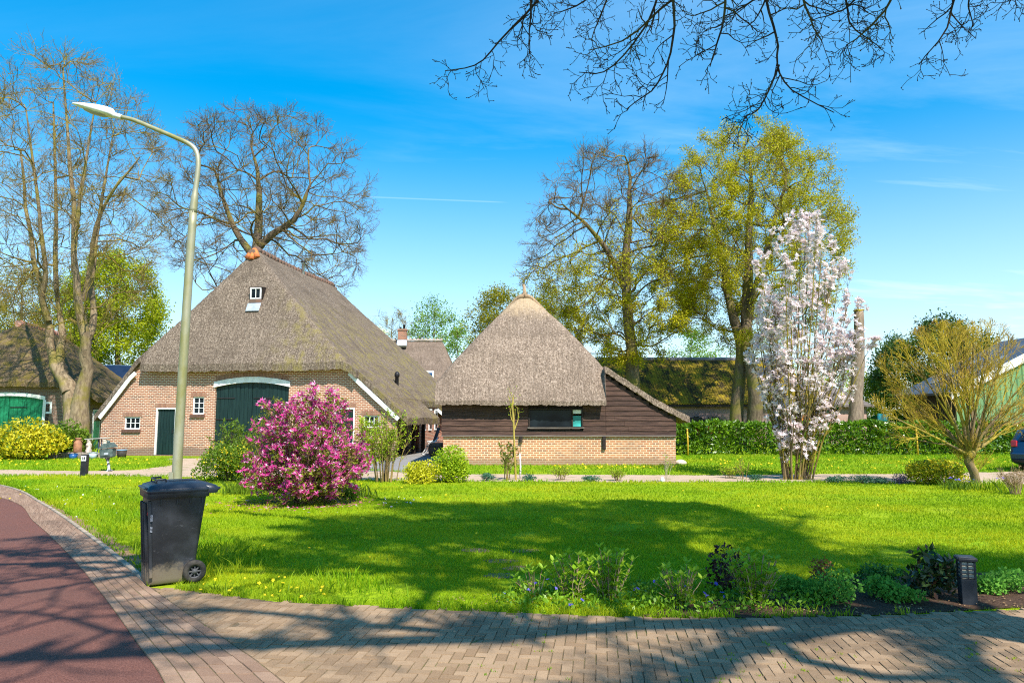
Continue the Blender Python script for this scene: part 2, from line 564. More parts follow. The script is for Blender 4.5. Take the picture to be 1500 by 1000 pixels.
def m_paver(name, c1, c2, c3):
    t = NT(name); v = t.coords('Object'); i = t.island()
    col = t.mix(t.ramp(i, 0, 1), c1, c2)
    col = t.mix(t.math('MULTIPLY', t.ramp(t.noise(v, 1.1, 5, .65), .42, .7), .55), col, c3)
    col = t.mix(t.math('MULTIPLY', t.ramp(t.noise(v, .55, 6, .7), .50, .68), .5), col, tuple(x * .62 for x in c3))
    col = t.mix(t.math('MULTIPLY', t.ramp(t.noise(v, 2.6, 6, .75), .60, .72), .30), col, (.10, .11, .03))
    f = t.noise(v, 150, 3, .8)
    col = t.mix(t.math('MULTIPLY', t.ramp(f, .5, .75), .35), col, (.44, .36, .26))
    col = t.mix(t.math('MULTIPLY', t.ramp(f, .5, .3), .4), col, (.05, .04, .035))
    return t.finish(col, .9, t.bump(f, .6, .006), .2)


def m_sand(name, c1, c2, c3, green=.0):
    t = NT(name); v = t.coords('Object')
    f = t.noise(v, 40, 5, .75); b = t.noise(t.coords('Object', (.5, 2, 1)), 1.2, 5, .6)
    col = t.mix(t.ramp(f, .35, .65), c1, c2); col = t.mix(t.math('MULTIPLY', t.ramp(b, .45, .7), .6), col, c3)
    if green:
        col = t.mix(t.math('MULTIPLY', t.ramp(t.noise(v, 2.4, 6, .7), .56, .64), green), col, (.10, .16, .012))
    return t.finish(col, .95, t.bump(f, .7, .02), .1)


M_ROAD = m_asphalt()
M_PAVER = m_paver('drive pavers', (.245, .155, .085), (.345, .230, .135), (.165, .110, .066))
M_GUTTER = m_paver('gutter pavers', (.235, .140, .090), (.330, .212, .140), (.155, .098, .066))
M_KERB = m_plain('concrete kerb', (.40, .32, .235), (.22, .175, .125), 7, .9, .4, 60)
M_JOINT = m_sand('joint sand and moss', (.120, .085, .050), (.20, .145, .090), (.09, .10, .022), .5)
M_PATH = m_sand('sandy path', (.38, .27, .185), (.52, .39, .28), (.30, .22, .15), .75)
M_YARD = m_sand('grey yard paving', (.20, .19, .18), (.28, .265, .25), (.16, .15, .14))
M_VSOIL = m_sand('verge earth', (.17, .105, .055), (.32, .21, .12), (.20, .13, .065), .5)
M_SOIL = m_sand('bed soil', (.040, .022, .014), (.105, .064, .042), (.06, .034, .020), .15)

g = MB()
xs = np.concatenate([np.linspace(-900, -60, 8), np.linspace(-50, 50, 51), np.linspace(60, 900, 8)])
ys = np.concatenate([np.linspace(-60, 0, 7), np.linspace(2, 80, 40), np.linspace(100, 1600, 8)])
X, Y = np.meshgrid(xs, ys, indexing='ij')
g.grid(np.stack([X, Y, 0 * X], -1), 0, True)
struct('ground', g, M_GROUND)


def spline(pts, n):
    pts = np.asarray(pts, float)
    P = np.vstack([2 * pts[0] - pts[1], pts, 2 * pts[-1] - pts[-2]])
    outp = []
    for t in np.linspace(0, len(pts) - 1 - 1e-6, n):
        i = int(t); f = t - i
        p0, p1, p2, p3 = P[i:i + 4]
        outp.append(.5 * ((2 * p1) + (-p0 + p2) * f + (2 * p0 - 5 * p1 + 4 * p2 - p3) * f * f + (-p0 + 3 * p1 - 3 * p2 + p3) * f ** 3))
    return np.array(outp)


# edges of the gutter strip: inner (asphalt side) and outer (kerb side); both run on towards and away from the camera
_in = [gnd(x, y)[:2] for x, y in ((0, 729), (50, 765), (100, 812), (150, 872), (200, 942), (240, 1000))]
_out = [gnd(x, y)[:2] for x, y in ((0, 712), (60, 739), (130, 788), (218, 860), (318, 930), (412, 1000))]
d0 = unit(_in[-1] - _in[-2]); d1 = unit(_out[-1] - _out[-2])
dfar = np.array([-.80, .60])
IN = [_in[0] + dfar * 30, _in[0] + dfar * 9] + _in + [_in[-1] + d0 * 1.5 + (.0, -.2), _in[-1] + d0 * 6 + (.3, -1.5)]
OUT = [_out[0] + dfar * 28, _out[0] + dfar * 8] + _out + [_out[-1] + d1 * 1.6 + (.0, -.2), _out[-1] + d1 * 6 + (.3, -1.5)]
INs, OUTs = spline(IN, 140), spline(OUT, 140)

rd = MB()
L = INs - np.array([4.6, 0]) - np.array([0, 2.6])
rd.grid(np.stack([np.column_stack([L, np.full(140, .004)]), np.column_stack([INs + (.02, 0), np.full(140, .004)])]), 0, False, True)
struct('road', rd, M_ROAD)

# base of joints below the pavers
jb = MB()
jb.grid(np.stack([np.column_stack([INs, np.full(140, .0105)]), np.column_stack([OUTs, np.full(140, .0105)])]), 0, False, True)
struct('gutter_bed', jb, M_JOINT)


def paver(mb, corners, h, tilt, r_):
    """a worn concrete brick: sloping shoulders and a top that sits a little proud or low"""
    c = corners.mean(0); n = len(corners); e1 = unit(np.roll(corners, -1, 0) - corners); e0 = unit(np.roll(corners, 1, 0) - corners); inn = corners + (e0 + e1) * .0050
    z = h + r_.normal(0, .0016) + r_.normal(0, tilt, n)
    z2 = np.full(n, h * .30)
    v = np.vstack([np.column_stack([corners + (e0 + e1) * .0018, z2]), np.column_stack([inn, z])])
    if n != 4:
        mb.add(v, [tuple(range(n, 2 * n))]); mb.add(v, [(i, (i + 1) % n, (i + 1) % n + n, i + n) for i in range(n)])
        return
    mb.v.append(v); mb.pf.append(mb.n); mb.n += 8


def clip_half(q, p, nrm_):
    """cut polygon q to the side of point p that nrm_ points to"""
    d = (q - p) @ nrm_; o = []
    for i in range(len(q)):
        j = (i + 1) % len(q)
        if d[i] >= 0:
            o.append(q[i])
        if d[i] * d[j] < 0:
            o.append(q[i] + (q[j] - q[i]) * d[i] / (d[i] - d[j]))
    return np.array(o)


def paver_flush(mb):
    s = np.array(mb.pf)[:, None, None]
    f = np.array([(4, 5, 6, 7), (0, 1, 5, 4), (1, 2, 6, 5), (2, 3, 7, 6), (3, 0, 4, 7)])[None]
    mb.f.append(((s + f).reshape(-1, 4), 0, False))


r_ = rng(3)
gp = MB(); gp.pf = []
NR = 6
seg = np.linalg.norm(np.diff((INs + OUTs) / 2, axis=0), axis=1); s_ = np.concatenate([[0], np.cumsum(seg)])
for row in range(NR):
    u0, u1 = row / NR, (row + 1) / NR
    pos = (r_.uniform(0, .2))
    while pos < s_[-1] - .25:
        q = []
        for u, s0 in ((u0, pos), (u1, pos), (u1, pos + .205), (u0, pos + .205)):
            a = np.array([np.interp(s0, s_, INs[:, k]) for k in (0, 1)]); b = np.array([np.interp(s0, s_, OUTs[:, k]) for k in (0, 1)])
            q.append(a + (b - a) * u)
        q = np.array(q)
        if -1 < q[0, 1] < 26:
            area = np.cross(q[1] - q[0], q[3] - q[0])
            paver(gp, q if area > 0 else q[::-1], .016, .0011, r_)
        pos += .205
paver_flush(gp)
struct('gutter_strip', gp, M_GUTTER)

# concrete edging along the grass, ending at the bin
kb = MB()
k_end = int(np.argmin(np.linalg.norm(OUTs - _out[3], axis=1)))
e = OUTs[:k_end + 1]; tn = unit(np.gradient(e, axis=0)); nr = np.column_stack([-tn[:, 1], tn[:, 0]])
if nr[-1, 0] < 0:
    nr = -nr
a, b = e, e + nr * .060
z = lambda p, h: np.column_stack([p, np.full(len(p), h)])
kb.grid(np.stack([z(a, 0), z(a + nr * .004, .034), z(b - nr * .004, .034), z(b, 0)]), 0, False, True)
struct('kerb', kb, M_KERB)

# worn earth along the edging near the bin
sl0 = max(0, k_end - 34); es, ns = e[sl0:], nr[sl0:]; u_ = np.linspace(0, 1, len(es))
wS = .10 + .20 * u_ + .07 * np.sin(np.arange(len(es)) * 1.7) * u_
vs = MB(); vs.grid(np.stack([z(es + ns * .058, .007), z(es + ns * (.06 + wS)[:, None], .007)]), 0, False, True)
struct('verge_soil', vs, M_VSOIL)
SOILSTRIP = [tuple(p) for p in es] + [tuple(p) for p in (es + ns * (.03 + wS * .9)[:, None])[::-1]]

# the brick drive in the foreground, herringbone
DRIVE_TOP = [(218, 861), (262, 866), (300, 870), (400, 882), (500, 888), (600, 893), (750, 899), (900, 905), (1000, 907), (1100, 907), (1300, 903), (1500, 894)]
dtop = [gnd(x, y)[:2] for x, y in DRIVE_TOP]
edge = [p for p in OUTs[k_end:]]
DRIVE = [tuple(p) for p in dtop] + [(10.5, 6.4), (10.5, -5.0)] + [tuple(p) for p in edge[::-1]]
db = MB(); db.slab(DRIVE[::-1], .0108, .0108)
dbo = struct('drive_bed', db, M_JOINT)
if dbo.data.polygons[0].normal.z < 0:
    dbo.data.flip_normals()
dp = MB(); dp.pf = []
rot = R(-7); ca, sa = math.cos(rot), math.sin(rot); U = .079
ii, jj = np.meshgrid(np.arange(-120, 170), np.arange(-85, 140), indexing='ij'); ii = ii.ravel(); jj = jj.ravel()
for kind, dd, (wx_, wy_) in (('h', 0, (2, 1)), ('v', 3, (1, 2))):
    k = ((ii - jj) % 4) == dd
    cx, cy = (ii[k] + wx_ / 2) * U, (jj[k] + wy_ / 2) * U
    X = cx * ca - cy * sa; Y = cx * sa + cy * ca + 3.0
    ED = np.array(edge); eds = np.min(np.linalg.norm(np.stack([X, Y], -1)[:, None] - ED[None], axis=2), 1)
    ok = (inpoly(X, Y, DRIVE) | ((eds < .13) & (Y < 7.0))) & (Y > 1.5)
    for x, y in zip(X[ok], Y[ok]):
        h = np.array([(-wx_, -wy_), (wx_, -wy_), (wx_, wy_), (-wx_, wy_)]) * U / 2
        q = np.column_stack([h[:, 0] * ca - h[:, 1] * sa, h[:, 0] * sa + h[:, 1] * ca]) + (x, y)
        q = q + r_.normal(0, .001, (1, 2)); dd_ = np.linalg.norm(ED - (x, y), axis=1); i = int(np.argmin(dd_))
        if dd_[i] < .20:
            tg = unit(ED[min(i + 1, len(ED) - 1)] - ED[max(i - 1, 0)]); nn_ = np.array([-tg[1], tg[0]]); nn_ = nn_ if nn_[0] > 0 else -nn_
            q = clip_half(q, ED[i] + nn_ * .004, nn_)
            if len(q) < 3 or abs(np.sum(q[:, 0] * np.roll(q[:, 1], -1) - np.roll(q[:, 0], -1) * q[:, 1])) < .003:
                continue
        paver(dp, q, .016, .0012, r_)
paver_flush(dp)
struct('drive', dp, M_PAVER)

# sandy track beyond the lawn and the arm of it that runs up to the farmhouse
def wavy(pix, sub=6, amp=1.2, seed=1):
    r = rng(seed); o = []
    for (a, b), (c, d) in zip(pix, pix[1:] + pix[:1]):
        for t in np.arange(sub) / sub:
            o.append((a + (c - a) * t + r.normal(0, amp), b + (d - b) * t + r.normal(0, amp * .22)))
    return o


tr = MB()
TRACK = [(-60, 697), (60, 697), (160, 697), (262, 698), (330, 703), (500, 703), (690, 705), (900, 706), (1100, 706), (1250, 706), (1400, 709), (1560, 712),
         (1560, 690), (1430, 691.5), (1320, 694), (1200, 694), (1060, 696), (900, 695), (690, 694.5), (560, 690), (420, 680), (330, 671), (240, 671), (255, 680), (205, 688), (110, 690), (40, 688), (-60, 687)]
tr.slab(ground_poly(wavy(TRACK))[::-1], .005, .005)
o = struct('sandy_track', tr, M_PATH)
if o.data.polygons[0].normal.z < 0:
    o.data.flip_normals()
yd = MB()
yd.slab([(-5.2, 23.4), (-3.4, 23.2), (-2.4, 26.6), (-2.2, 42), (-5.4, 42), (-5.4, 32.6)], .009, .009)
o = struct('yard_paving', yd, M_YARD)
if o.data.polygons[0].normal.z < 0:
    o.data.flip_normals()
sb = MB()
BED = [(935, 903), (1000, 905), (1100, 905), (1300, 901), (1560, 888), (1560, 842), (1440, 838), (1330, 846), (1270, 842), (1180, 855), (1110, 868), (1010, 885)]
sb.slab(ground_poly(wavy(BED, 5, 4, 5))[::-1], .008, .008)
o = struct('bed_soil', sb, M_SOIL)
if o.data.polygons[0].normal.z < 0:
    o.data.flip_normals()
sb = MB()
c = gnd(442, 736)
sb.slab([(c[0] + math.cos(a) * (1.25 + .1 * math.sin(5 * a)), c[1] + .1 + math.sin(a) * (.75 + .08 * math.cos(7 * a))) for a in np.linspace(0, 2 * PI, 40)[:-1]], .007, .007)
struct('magnolia_soil', sb, M_SOIL)

# ------------------------------------------------------------------ grass blades (stuff)
def m_blade(name, c1, c2, c3):
    t = NT(name); v = t.coords('Object')
    n1 = t.noise(v, .45, 4, .6); n4 = t.noise(v, 1.9, 4, .65); n5 = t.noise(t.coords('Object', (.35, 1.6, 1)), .8, 3)
    col = t.mix(t.island(), c1, c2)
    col = t.mix(t.math('MULTIPLY', t.ramp(n1, .40, .66), .75), col, c3)
    col = t.mix(t.math('MULTIPLY', t.ramp(n5, .50, .68), .55), col, tuple(x * q for x, q in zip(c1, (.62, .70, .8))))
    col = t.mix(t.math('MULTIPLY', t.ramp(n4, .62, .72), .6), col, (.42, .34, .07))
    return t.finish(col, .6, None, .25, 0, .38)


M_BLADE = m_blade('grass blades', (.175, .300, .003), (.350, .480, .004), (.520, .510, .010))
M_BLADE_LONG = m_blade('long grass blades', (.120, .265, .003), (.270, .450, .005), (.400, .450, .012))


def blades(x, y, h, wd, seed, z=None):
    r = rng(seed); n = len(x)
    th = r.uniform(0, 2 * PI, n); ln = r.normal(0, .38, (n, 2)) * h[:, None]
    base = np.column_stack([x, y, np.zeros(n) if z is None else z])
    sd = np.column_stack([np.cos(th), np.sin(th), np.zeros(n)]) * wd[:, None]
    tip = base + np.column_stack([ln, h])
    mid = base + np.column_stack([ln * .35, h * .6])
    V = np.stack([base - sd, base + sd, mid + sd * .75, tip, mid - sd * .75], 1).reshape(-1, 3)
    Fc = np.arange(n)[:, None] * 5 + np.arange(5)[None]
    return V, Fc


def scatter(poly, dens, seed, xr, yr):
    r = rng(seed); n = int((xr[1] - xr[0]) * (yr[1] - yr[0]) * dens)
    x = r.uniform(*xr, n); y = r.uniform(*yr, n)
    k = inpoly(x, y, poly) & (np.abs(x) < .80 * y + 1)
    return x[k], y[k]


kl = [tuple(p + nr_ * .07) for p, nr_ in zip(e, nr)]
LAWN = kl + [tuple(p + (0, .03)) for p in dtop] + [(12, 6.5), (30, 18), (30, 19)] + ground_poly([(1560, 711), (1400, 708.5), (1250, 706), (1100, 706), (900, 706), (690, 705), (500, 703), (330, 703), (262, 698), (60, 697), (-60, 697)])
BEDP = np.array(ground_poly(BED))
lawn = MB()
for i, (y0, y1, d, hh, ww) in enumerate(((6, 8.5, 2900, .040, .0030), (8.5, 11.5, 1700, .040, .0040), (11.5, 15, 850, .042, .0058), (15, 22, 380, .045, .0085))):
    x, y = scatter(LAWN, d, 20 + i, (-18, 18), (y0, y1))
    k = ~inpoly(x, y, BEDP)
    bare = vnoise(x, y, 2.4, 5) > .62
    k &= ~(bare & (rng(7).random(len(x)) < .75))
    k &= ~((np.abs(x + 3.40) < .42) & (y < 7.62))
    k &= ~(inpoly(x, y, SOILSTRIP) & (rng(9).random(len(x)) < .9))
    k &= ~((np.hypot((x + 9.2) / 1.5, (y - 17.3) / .9) < 1) & (rng(9).random(len(x)) < .6))
    x, y = x[k], y[k]; r = rng(40 + i)
    h = hh * r.uniform(.45, 1.25, len(x)) * (1 + .5 * vnoise(x, y, 1.1, 8))
    V, Fc = blades(x, y, h, np.full(len(x), ww), 60 + i); lawn.add(V, Fc, 0)
o = lawn.build('lawn_grass', M_BLADE); o['kind'] = 'stuff'; tag(o, 'short sunlit green lawn grass in front of the farm', 'grass')

# longer tufts: the verge by the road, the strip along the drive, and the ditch bank behind the bin
lg = MB()
r = rng(77)
VERGE = kl + ground_poly([(225, 858), (330, 868), (470, 868), (640, 884), (500, 840), (330, 790), (200, 730), (60, 706), (-60, 703)])
x, y = scatter(VERGE, 420, 78, (-18, 1), (6, 21))
k = (vnoise(x, y, 2.2, 3) + r.normal(0, .25, len(x))) > -.05
k2 = ~((np.abs(x + 3.35) < .45) & (y < 7.75)); k = np.flatnonzero(k)[k2[k]] if False else k & k2
k = k & ~inpoly(x, y, SOILSTRIP)
x, y = x[k], y[k]; dist = y
V, Fc = blades(x, y, r.uniform(.06, .16, len(x)) * (1 + .4 * vnoise(x, y, 1.6, 2)), .003 + .00028 * dist, 79); lg.add(V, Fc)
tt = r.random(2600); idx = np.clip((tt * (len(dtop) - 1)).astype(int), 0, len(dtop) - 2); fr = tt * (len(dtop) - 1) - idx
dt_ = np.array(dtop); p = dt_[idx] * (1 - fr)[:, None] + dt_[idx + 1] * fr[:, None]; p[:, 1] += np.abs(r.normal(-.01, .07, len(p))); p[:, 0] += r.normal(0, .05, len(p))
k = (vnoise(p[:, 0], p[:, 1], 3, 4) > -.3) & (p[:, 0] < 3.5)
p = p[k]; V, Fc = blades(p[:, 0], p[:, 1], r.uniform(.03, .10, len(p)), np.full(len(p), .0042), 80); lg.add(V, Fc)
idx = r.integers(0, len(e), 5000); p = e[idx] + nr[idx] * (np.abs(r.normal(.03, .06, 5000)) + .075)[:, None] + r.normal(0, .02, (5000, 2))
k = (p[:, 1] < 24) & (p[:, 1] > 7.75) & ~(inpoly(p[:, 0], p[:, 1], SOILSTRIP) & (r.random(len(p)) < .85)); p = p[k]
V, Fc = blades(p[:, 0], p[:, 1], r.uniform(.03, .12, len(p)), .003 + .0003 * p[:, 1], 81); lg.add(V, Fc)
# weeds in the joints of the drive
x, y = scatter(DRIVE, 26, 82, (-3, 8), (4, 7)); k = (vnoise(x, y, 2, 9) > .05) & (x > -.5); x, y = x[k], y[k]
xx = np.repeat(x, 7) + r.normal(0, .012, len(x) * 7); yy = np.repeat(y, 7) + r.normal(0, .012, len(x) * 7)
V, Fc = blades(xx, yy, r.uniform(.008, .022, len(xx)), np.full(len(xx), .0028), 83, np.full(len(xx), .014)); lg.add(V, Fc)
o = lg.build('verge_grass', M_BLADE_LONG); o['kind'] = 'stuff'; tag(o, 'longer tufty grass along the road edge and the brick drive', 'grass')

fg = MB()
BACK = [(-24, 31), (-24, 21.8), (-13, 21.8), (-5.5, 26), (-1.9, 22), (30, 23), (30, 34), (8, 34), (6.3, 26.2), (-2, 26.2), (-5.3, 32), (-12, 31.5)]
x, y = scatter(BACK, 110, 90, (-24, 30), (21, 34))
k = ~inpoly(x, y, np.array(ground_poly(TRACK))) & ~((np.abs(x + 4) < 1.6) & (y > 23)); x, y = x[k], y[k]
V, Fc = blades(x, y, r.uniform(.04, .11, len(x)) * (1 + .5 * vnoise(x, y, 1, 6)), np.full(len(x), .013), 91); fg.add(V, Fc)
tp = np.array(ground_poly(wavy(TRACK, 14, .6, 3))); idx = r.integers(0, len(tp) - 1, 9000); f_ = r.random(9000)[:, None]; p = tp[idx] * (1 - f_) + tp[idx + 1] * f_ + r.normal(0, .10, (9000, 2))
k = (vnoise(p[:, 0], p[:, 1], 2.2, 5) > -.25) & (np.abs(p[:, 0]) < 20); p = p[k]
V, Fc = blades(p[:, 0], p[:, 1], r.uniform(.03, .10, len(p)), np.full(len(p), .011), 93); fg.add(V, Fc)
o = fg.build('far_grass', M_BLADE_LONG); o['kind'] = 'stuff'; tag(o, 'sunlit grass between the sandy track and the buildings', 'grass')

# ------------------------------------------------------------------ buildings
M_BRICK = m_brick('farmhouse brick', (.41, .165, .088), (.29, .105, .060), (.62, .49, .37))
M_BRICK_BARN = m_brick('barn brick', (.49, .230, .105), (.40, .155, .070), (.66, .51, .35), (.22, .15, .10), .22, (.24, .12, .075), .083, .225)
M_BRICK_BROWN = m_brick('brown brick', (.22, .125, .085), (.16, .09, .065), (.26, .20, .16))
M_BRICK_RED = m_brick('red brick', (.40, .14, .075), (.31, .10, .06), (.42, .30, .22))
M_BRICK_PINK = m_brick('pale pink brick', (.46, .27, .22), (.40, .23, .19), (.44, .33, .28), (.28, .19, .16), .2, (.33, .2, .16))
M_THATCH = m_thatch('farmhouse thatch', (.420, .335, .255), (.180, .136, .100), (.056, .040, .029), (.235, .190, .062), .44, .66, 1.6)
M_THATCH_BARN = m_thatch('barn thatch', (.52, .405, .315), (.255, .188, .138), (.092, .066, .048), None, fresh=5.95)
M_THATCH_MOSS = m_thatch('mossy thatch', (.34, .25, .15), (.155, .108, .062), (.055, .038, .024), (.17, .130, .026), .44, .64)
M_THATCH_FAR = m_thatch('far thatch', (.30, .23, .18), (.20, .15, .115), (.13, .095, .07), None, spk=9)
M_WHITE = m_plain('white painted wood', (.82, .82, .80), (.66, .66, .63), 3, .5, .1, 30)
M_DKGREEN = m_plain('dark green painted wood', (.005, .018, .0175), (.009, .028, .026), 2.5, .5, .25, 30, stretch=(6, 1, .6))
M_GREEN = m_plain('green painted wood', (.006, .150, .062), (.012, .210, .095), 2.0, .5, .25, 30, stretch=(6, 1, .6))
M_GLASS = m_glass()
M_LEAD = m_plain('zinc sheet', (.50, .54, .58), (.36, .39, .43), 3, .45, .15, 20, metal=.3)
M_TILE = m_plain('orange ridge tile', (.62, .19, .045), (.40, .12, .045), 5, .8, .4, 20)
M_TILE_OLD = m_plain('weathered ridge tile', (.21, .115, .08), (.14, .095, .07), 4, .9, .4, 20)
M_TIMBER = m_plain('dark tarred timber', (.030, .019, .014), (.013, .009, .008), 4, .7, .3, 30, stretch=(1, 1, 6))
M_IRON = m_plain('black iron', (.012, .012, .013), (.022, .02, .02), 9, .5, .1)
M_STEEL = m_plain('flue steel', (.45, .46, .47), (.30, .31, .32), 6, .35, .05, metal=.8)


def m_boards():
    t = NT('weathered tarred boards'); v = t.coords('Object', (.55, 1, 14)); i = t.island(); vo = t.coords('Object')
    n = t.noise(v, 2.2, 6, .7)
    col = t.mix(t.ramp(n, .38, .66), (.034, .016, .011), (.125, .066, .045))
    col = t.mix(t.math('MULTIPLY', t.ramp(t.noise(t.coords('Object', (.8, 1, 20)), 2.5, 6, .75), .58, .72), .55), col, (.34, .24, .18))
    col = t.mix(t.math('MULTIPLY', i, .45), col, (.022, .011, .009))
    return t.finish(col, .75, t.bump(n, .6, .02), .3)


M_BOARDS = m_boards()


M_SILL = m_plain('dark sill brick', (.17, .085, .06), (.10, .055, .042), 14, .85, .3)


def smin(a, b, k=.35):
    h = np.clip(.5 + .5 * (b - a) / k, 0, 1)
    return b * (1 - h) + a * h - k * h * (1 - h)


def thatch_mesh(fn, xs, y0f, y1f, ny, th, seed, lump=.035, ragged=.03):
    """a thatched roof as a slab following z = fn(x, y), cut off at its eaves and verges"""
    r = rng(seed); nx = len(xs)
    t = np.linspace(0, 1, ny) ** 1.0
    y0 = np.array([y0f(x) for x in xs]) + r.normal(0, ragged * .15, nx); y1 = np.array([y1f(x) for x in xs])
    X = np.repeat(np.asarray(xs)[:, None], ny, 1); Y = y0[:, None] + (y1 - y0)[:, None] * t[None]
    Z = fn(X, Y)
    Z = Z + lump * vnoise(X + Z * .5, Y, 1.6, seed) + lump * .5 * vnoise(X, Y + Z, 4.2, seed + 1) + r.normal(0, .007, Z.shape)
    tv = np.asarray([th(x) for x in xs])[:, None] if callable(th) else th
    top = np.stack([X, Y, Z], -1); bot = np.stack([X, Y, Z - tv + 0 * Z], -1)
    bot[:, 0, 2] += r.normal(0, ragged * .5, nx); bot[0, :, 2] += r.normal(0, ragged * .5, ny); bot[-1, :, 2] += r.normal(0, ragged * .5, ny)
    mb = MB(); mb.grid(top, 0, True, True); mb.grid(bot, 0, True, False)
    for a, b, fl in ((top[:, 0], bot[:, 0], False), (top[:, -1], bot[:, -1], True), (top[0], bot[0], True), (top[-1], bot[-1], False)):
        mb.grid(np.stack([a, b]), 0, False, not fl)
    return mb


def window(parent, rect, y, nx, ny, frame=M_WHITE, fw=.06, mw=.028, sill=None, sillm=None, glass=M_GLASS, inset=.0, proud=.02):
    x0, z0, x1, z1 = rect
    m = MB(); d = .06; yc = y + inset
    for a, b, c_, e_ in ((x0, z0, x0 + fw, z1), (x1 - fw, z0, x1, z1), (x0 + fw, z0, x1 - fw, z0 + fw), (x0 + fw, z1 - fw, x1 - fw, z1)):
        m.box(((a + c_) / 2, yc, (b + e_) / 2), (c_ - a, d, e_ - b), 0)
    ix0, ix1, iz0, iz1 = x0 + fw, x1 - fw, z0 + fw, z1 - fw
    for k in range(1, nx):
        x = ix0 + (ix1 - ix0) * k / nx; m.box((x, yc, (iz0 + iz1) / 2), (mw, .04, iz1 - iz0), 0)
    for k in range(1, ny):
        z_ = iz0 + (iz1 - iz0) * k / ny
        for q in range(nx):
            a = ix0 + (ix1 - ix0) * q / nx + (mw / 2 if q else 0); b = ix0 + (ix1 - ix0) * (q + 1) / nx - (mw / 2 if q < nx - 1 else 0)
            m.box(((a + b) / 2, yc, z_), (b - a, .036, mw), 0)
    wdw = m.build('window', [frame], parent)
    p = MB(); p.box(((x0 + x1) / 2, yc + .022, (z0 + z1) / 2), (x1 - x0 - fw * 1.2, .012, z1 - z0 - fw * 1.2), 0)
    p.build('pane', [glass], wdw)
    if sill:
        s = MB(); s.box(((x0 + x1) / 2, y - .06 + .0, z0 - sill / 2 - .004), (x1 - x0 + .12, .20, sill), 0, rx=R(6))
        s.build('sill', [sillm or M_SILL], wdw)
    return wdw


def door(parent, x0, z0, x1, topf, y, mat, pw=.17, name='door', straps=2, frame=None, handle=True):
    m = MB(); n = max(2, round((x1 - x0) / pw)); w_ = (x1 - x0) / n; r = rng(int(abs(x0) * 100) + 5)
    for k in range(n):
        a, b = x0 + k * w_ + .006, x0 + (k + 1) * w_ - .006
        yy = y + r.normal(0, .004)
        m.prism([(a, z0), (b, z0), (b, topf(b)), (a, topf(a))], yy, yy + .05)
    m.box(((x0 + x1) / 2, y + .055, (z0 + min(topf(x0), topf(x1))) / 2), (x1 - x0, .02, min(topf(x0), topf(x1)) - z0), 0)
    d = m.build(name, [mat], parent)
    if straps:
        for k in range(straps):
            s = MB(); z_ = z0 + (topf((x0 + x1) / 2) - z0) * (.2 + .6 * k / max(1, straps - 1))
            s.box((x0 + (x1 - x0) * .28, y - .022, z_), ((x1 - x0) * .5, .014, .05), 0, bev=.004)
            s.build('hinge', [M_IRON], d)
    if handle:
        s = MB(); s.box((x1 - .12, y - .03, z0 + 1.05), (.035, .03, .16), 0, bev=.008); s.build('handle', [M_IRON], d)
    return d


def rectpoly(x0, z0, x1, z1):
    return [(x0, z0), (x1, z0), (x1, z1), (x0, z1)]


def band(parent, name, pts, width, y, d, mat):
    """a board along (x, z) points, `width` measured square to it, on its lower side"""
    pts = np.asarray(pts, float); t = unit(np.gradient(pts, axis=0)); nrm = np.column_stack([t[:, 1], -t[:, 0]])
    if nrm[:, 1].mean() > 0:
        nrm = -nrm
    lo = pts + nrm * width; m = MB()
    poly = [tuple(p) for p in lo] + [tuple(p) for p in pts[::-1]]
    if sum((poly[i][0] * poly[(i + 1) % len(poly)][1] - poly[(i + 1) % len(poly)][0] * poly[i][1]) for i in range(len(poly))) < 0:
        poly = poly[::-1]
    m.prism(poly, y, y + d); return m.build(name, [mat], parent)


# ---------------------------------------------- the large farmhouse
FHO, FHR = (-11.85, 32.3), R(-8.6)
FH = Facade(FHO, FHR)
fh = thing('farmhouse', 'largest brick farmhouse with steep thatched roof and dark green barn doors, left of centre', 'farmhouse', (*FHO, 0), FHR)
xl = FH.loc(147, 640)[0]; xr = FH.loc(580, 640)[0]
OV = -.42
el = FH.loc(206, 545, OV); er = FH.loc(520, 541, OV)
ZE = (el[1] + er[1]) / 2 + .34           # top of the thatch at the front eave; .34 m thick
XRDG, ZRDG, DR, DB = -1.50, 10.22, 2.7, 12.4
LXL, LZL = FH.loc(142, 612, -.2); LXR, LZR = FH.loc(586, 617, -.2)
LZL += .26; LZR += .26


def fh_side(X):
    d = X - XRDG
    sr = d / (LXR + .35 - XRDG); slf = -d / (XRDG - LXL + .15)
    prof = lambda s, z1: ZRDG + (z1 - ZRDG) * (np.clip(s, 0, 2) * 1.10 - .10 * np.clip(s, 0, 2) ** 2)
    return np.where(d > 0, prof(sr, LZR - .1), prof(slf, LZL - .1))


def fh_roof(X, Y):
    f = ZE + (ZRDG + .1 - ZE) * np.clip((Y - OV) / (DR - OV), -.2, 1.8)
    bk = ZRDG + .1 - (Y - DB) * 1.7
    sag = ZRDG - .22 * np.sin(np.clip((Y - DR) / (DB - DR), 0, 1) * PI) + 0 * X
    z_ = smin(fh_side(X), f, .30); z_ = smin(z_, bk, .5)
    return smin(z_, sag + .05, .35)


e_l = el[0] - .05; e_r = er[0] + .05
xs_ = np.unique(np.concatenate([np.linspace(LXL - .15, LXR + .35, 150), [e_l - .01, e_l + .01, e_r - .01, e_r + .01]]))
mb = thatch_mesh(fh_roof, xs_, lambda x: OV if e_l < x < e_r else OV + .22, lambda x: 15.2 if x < LXR - .75 else 5.3, 100, lambda x: .34 if e_l < x < e_r else .30, 11)
roof = mb.build('roof', [M_THATCH], fh)
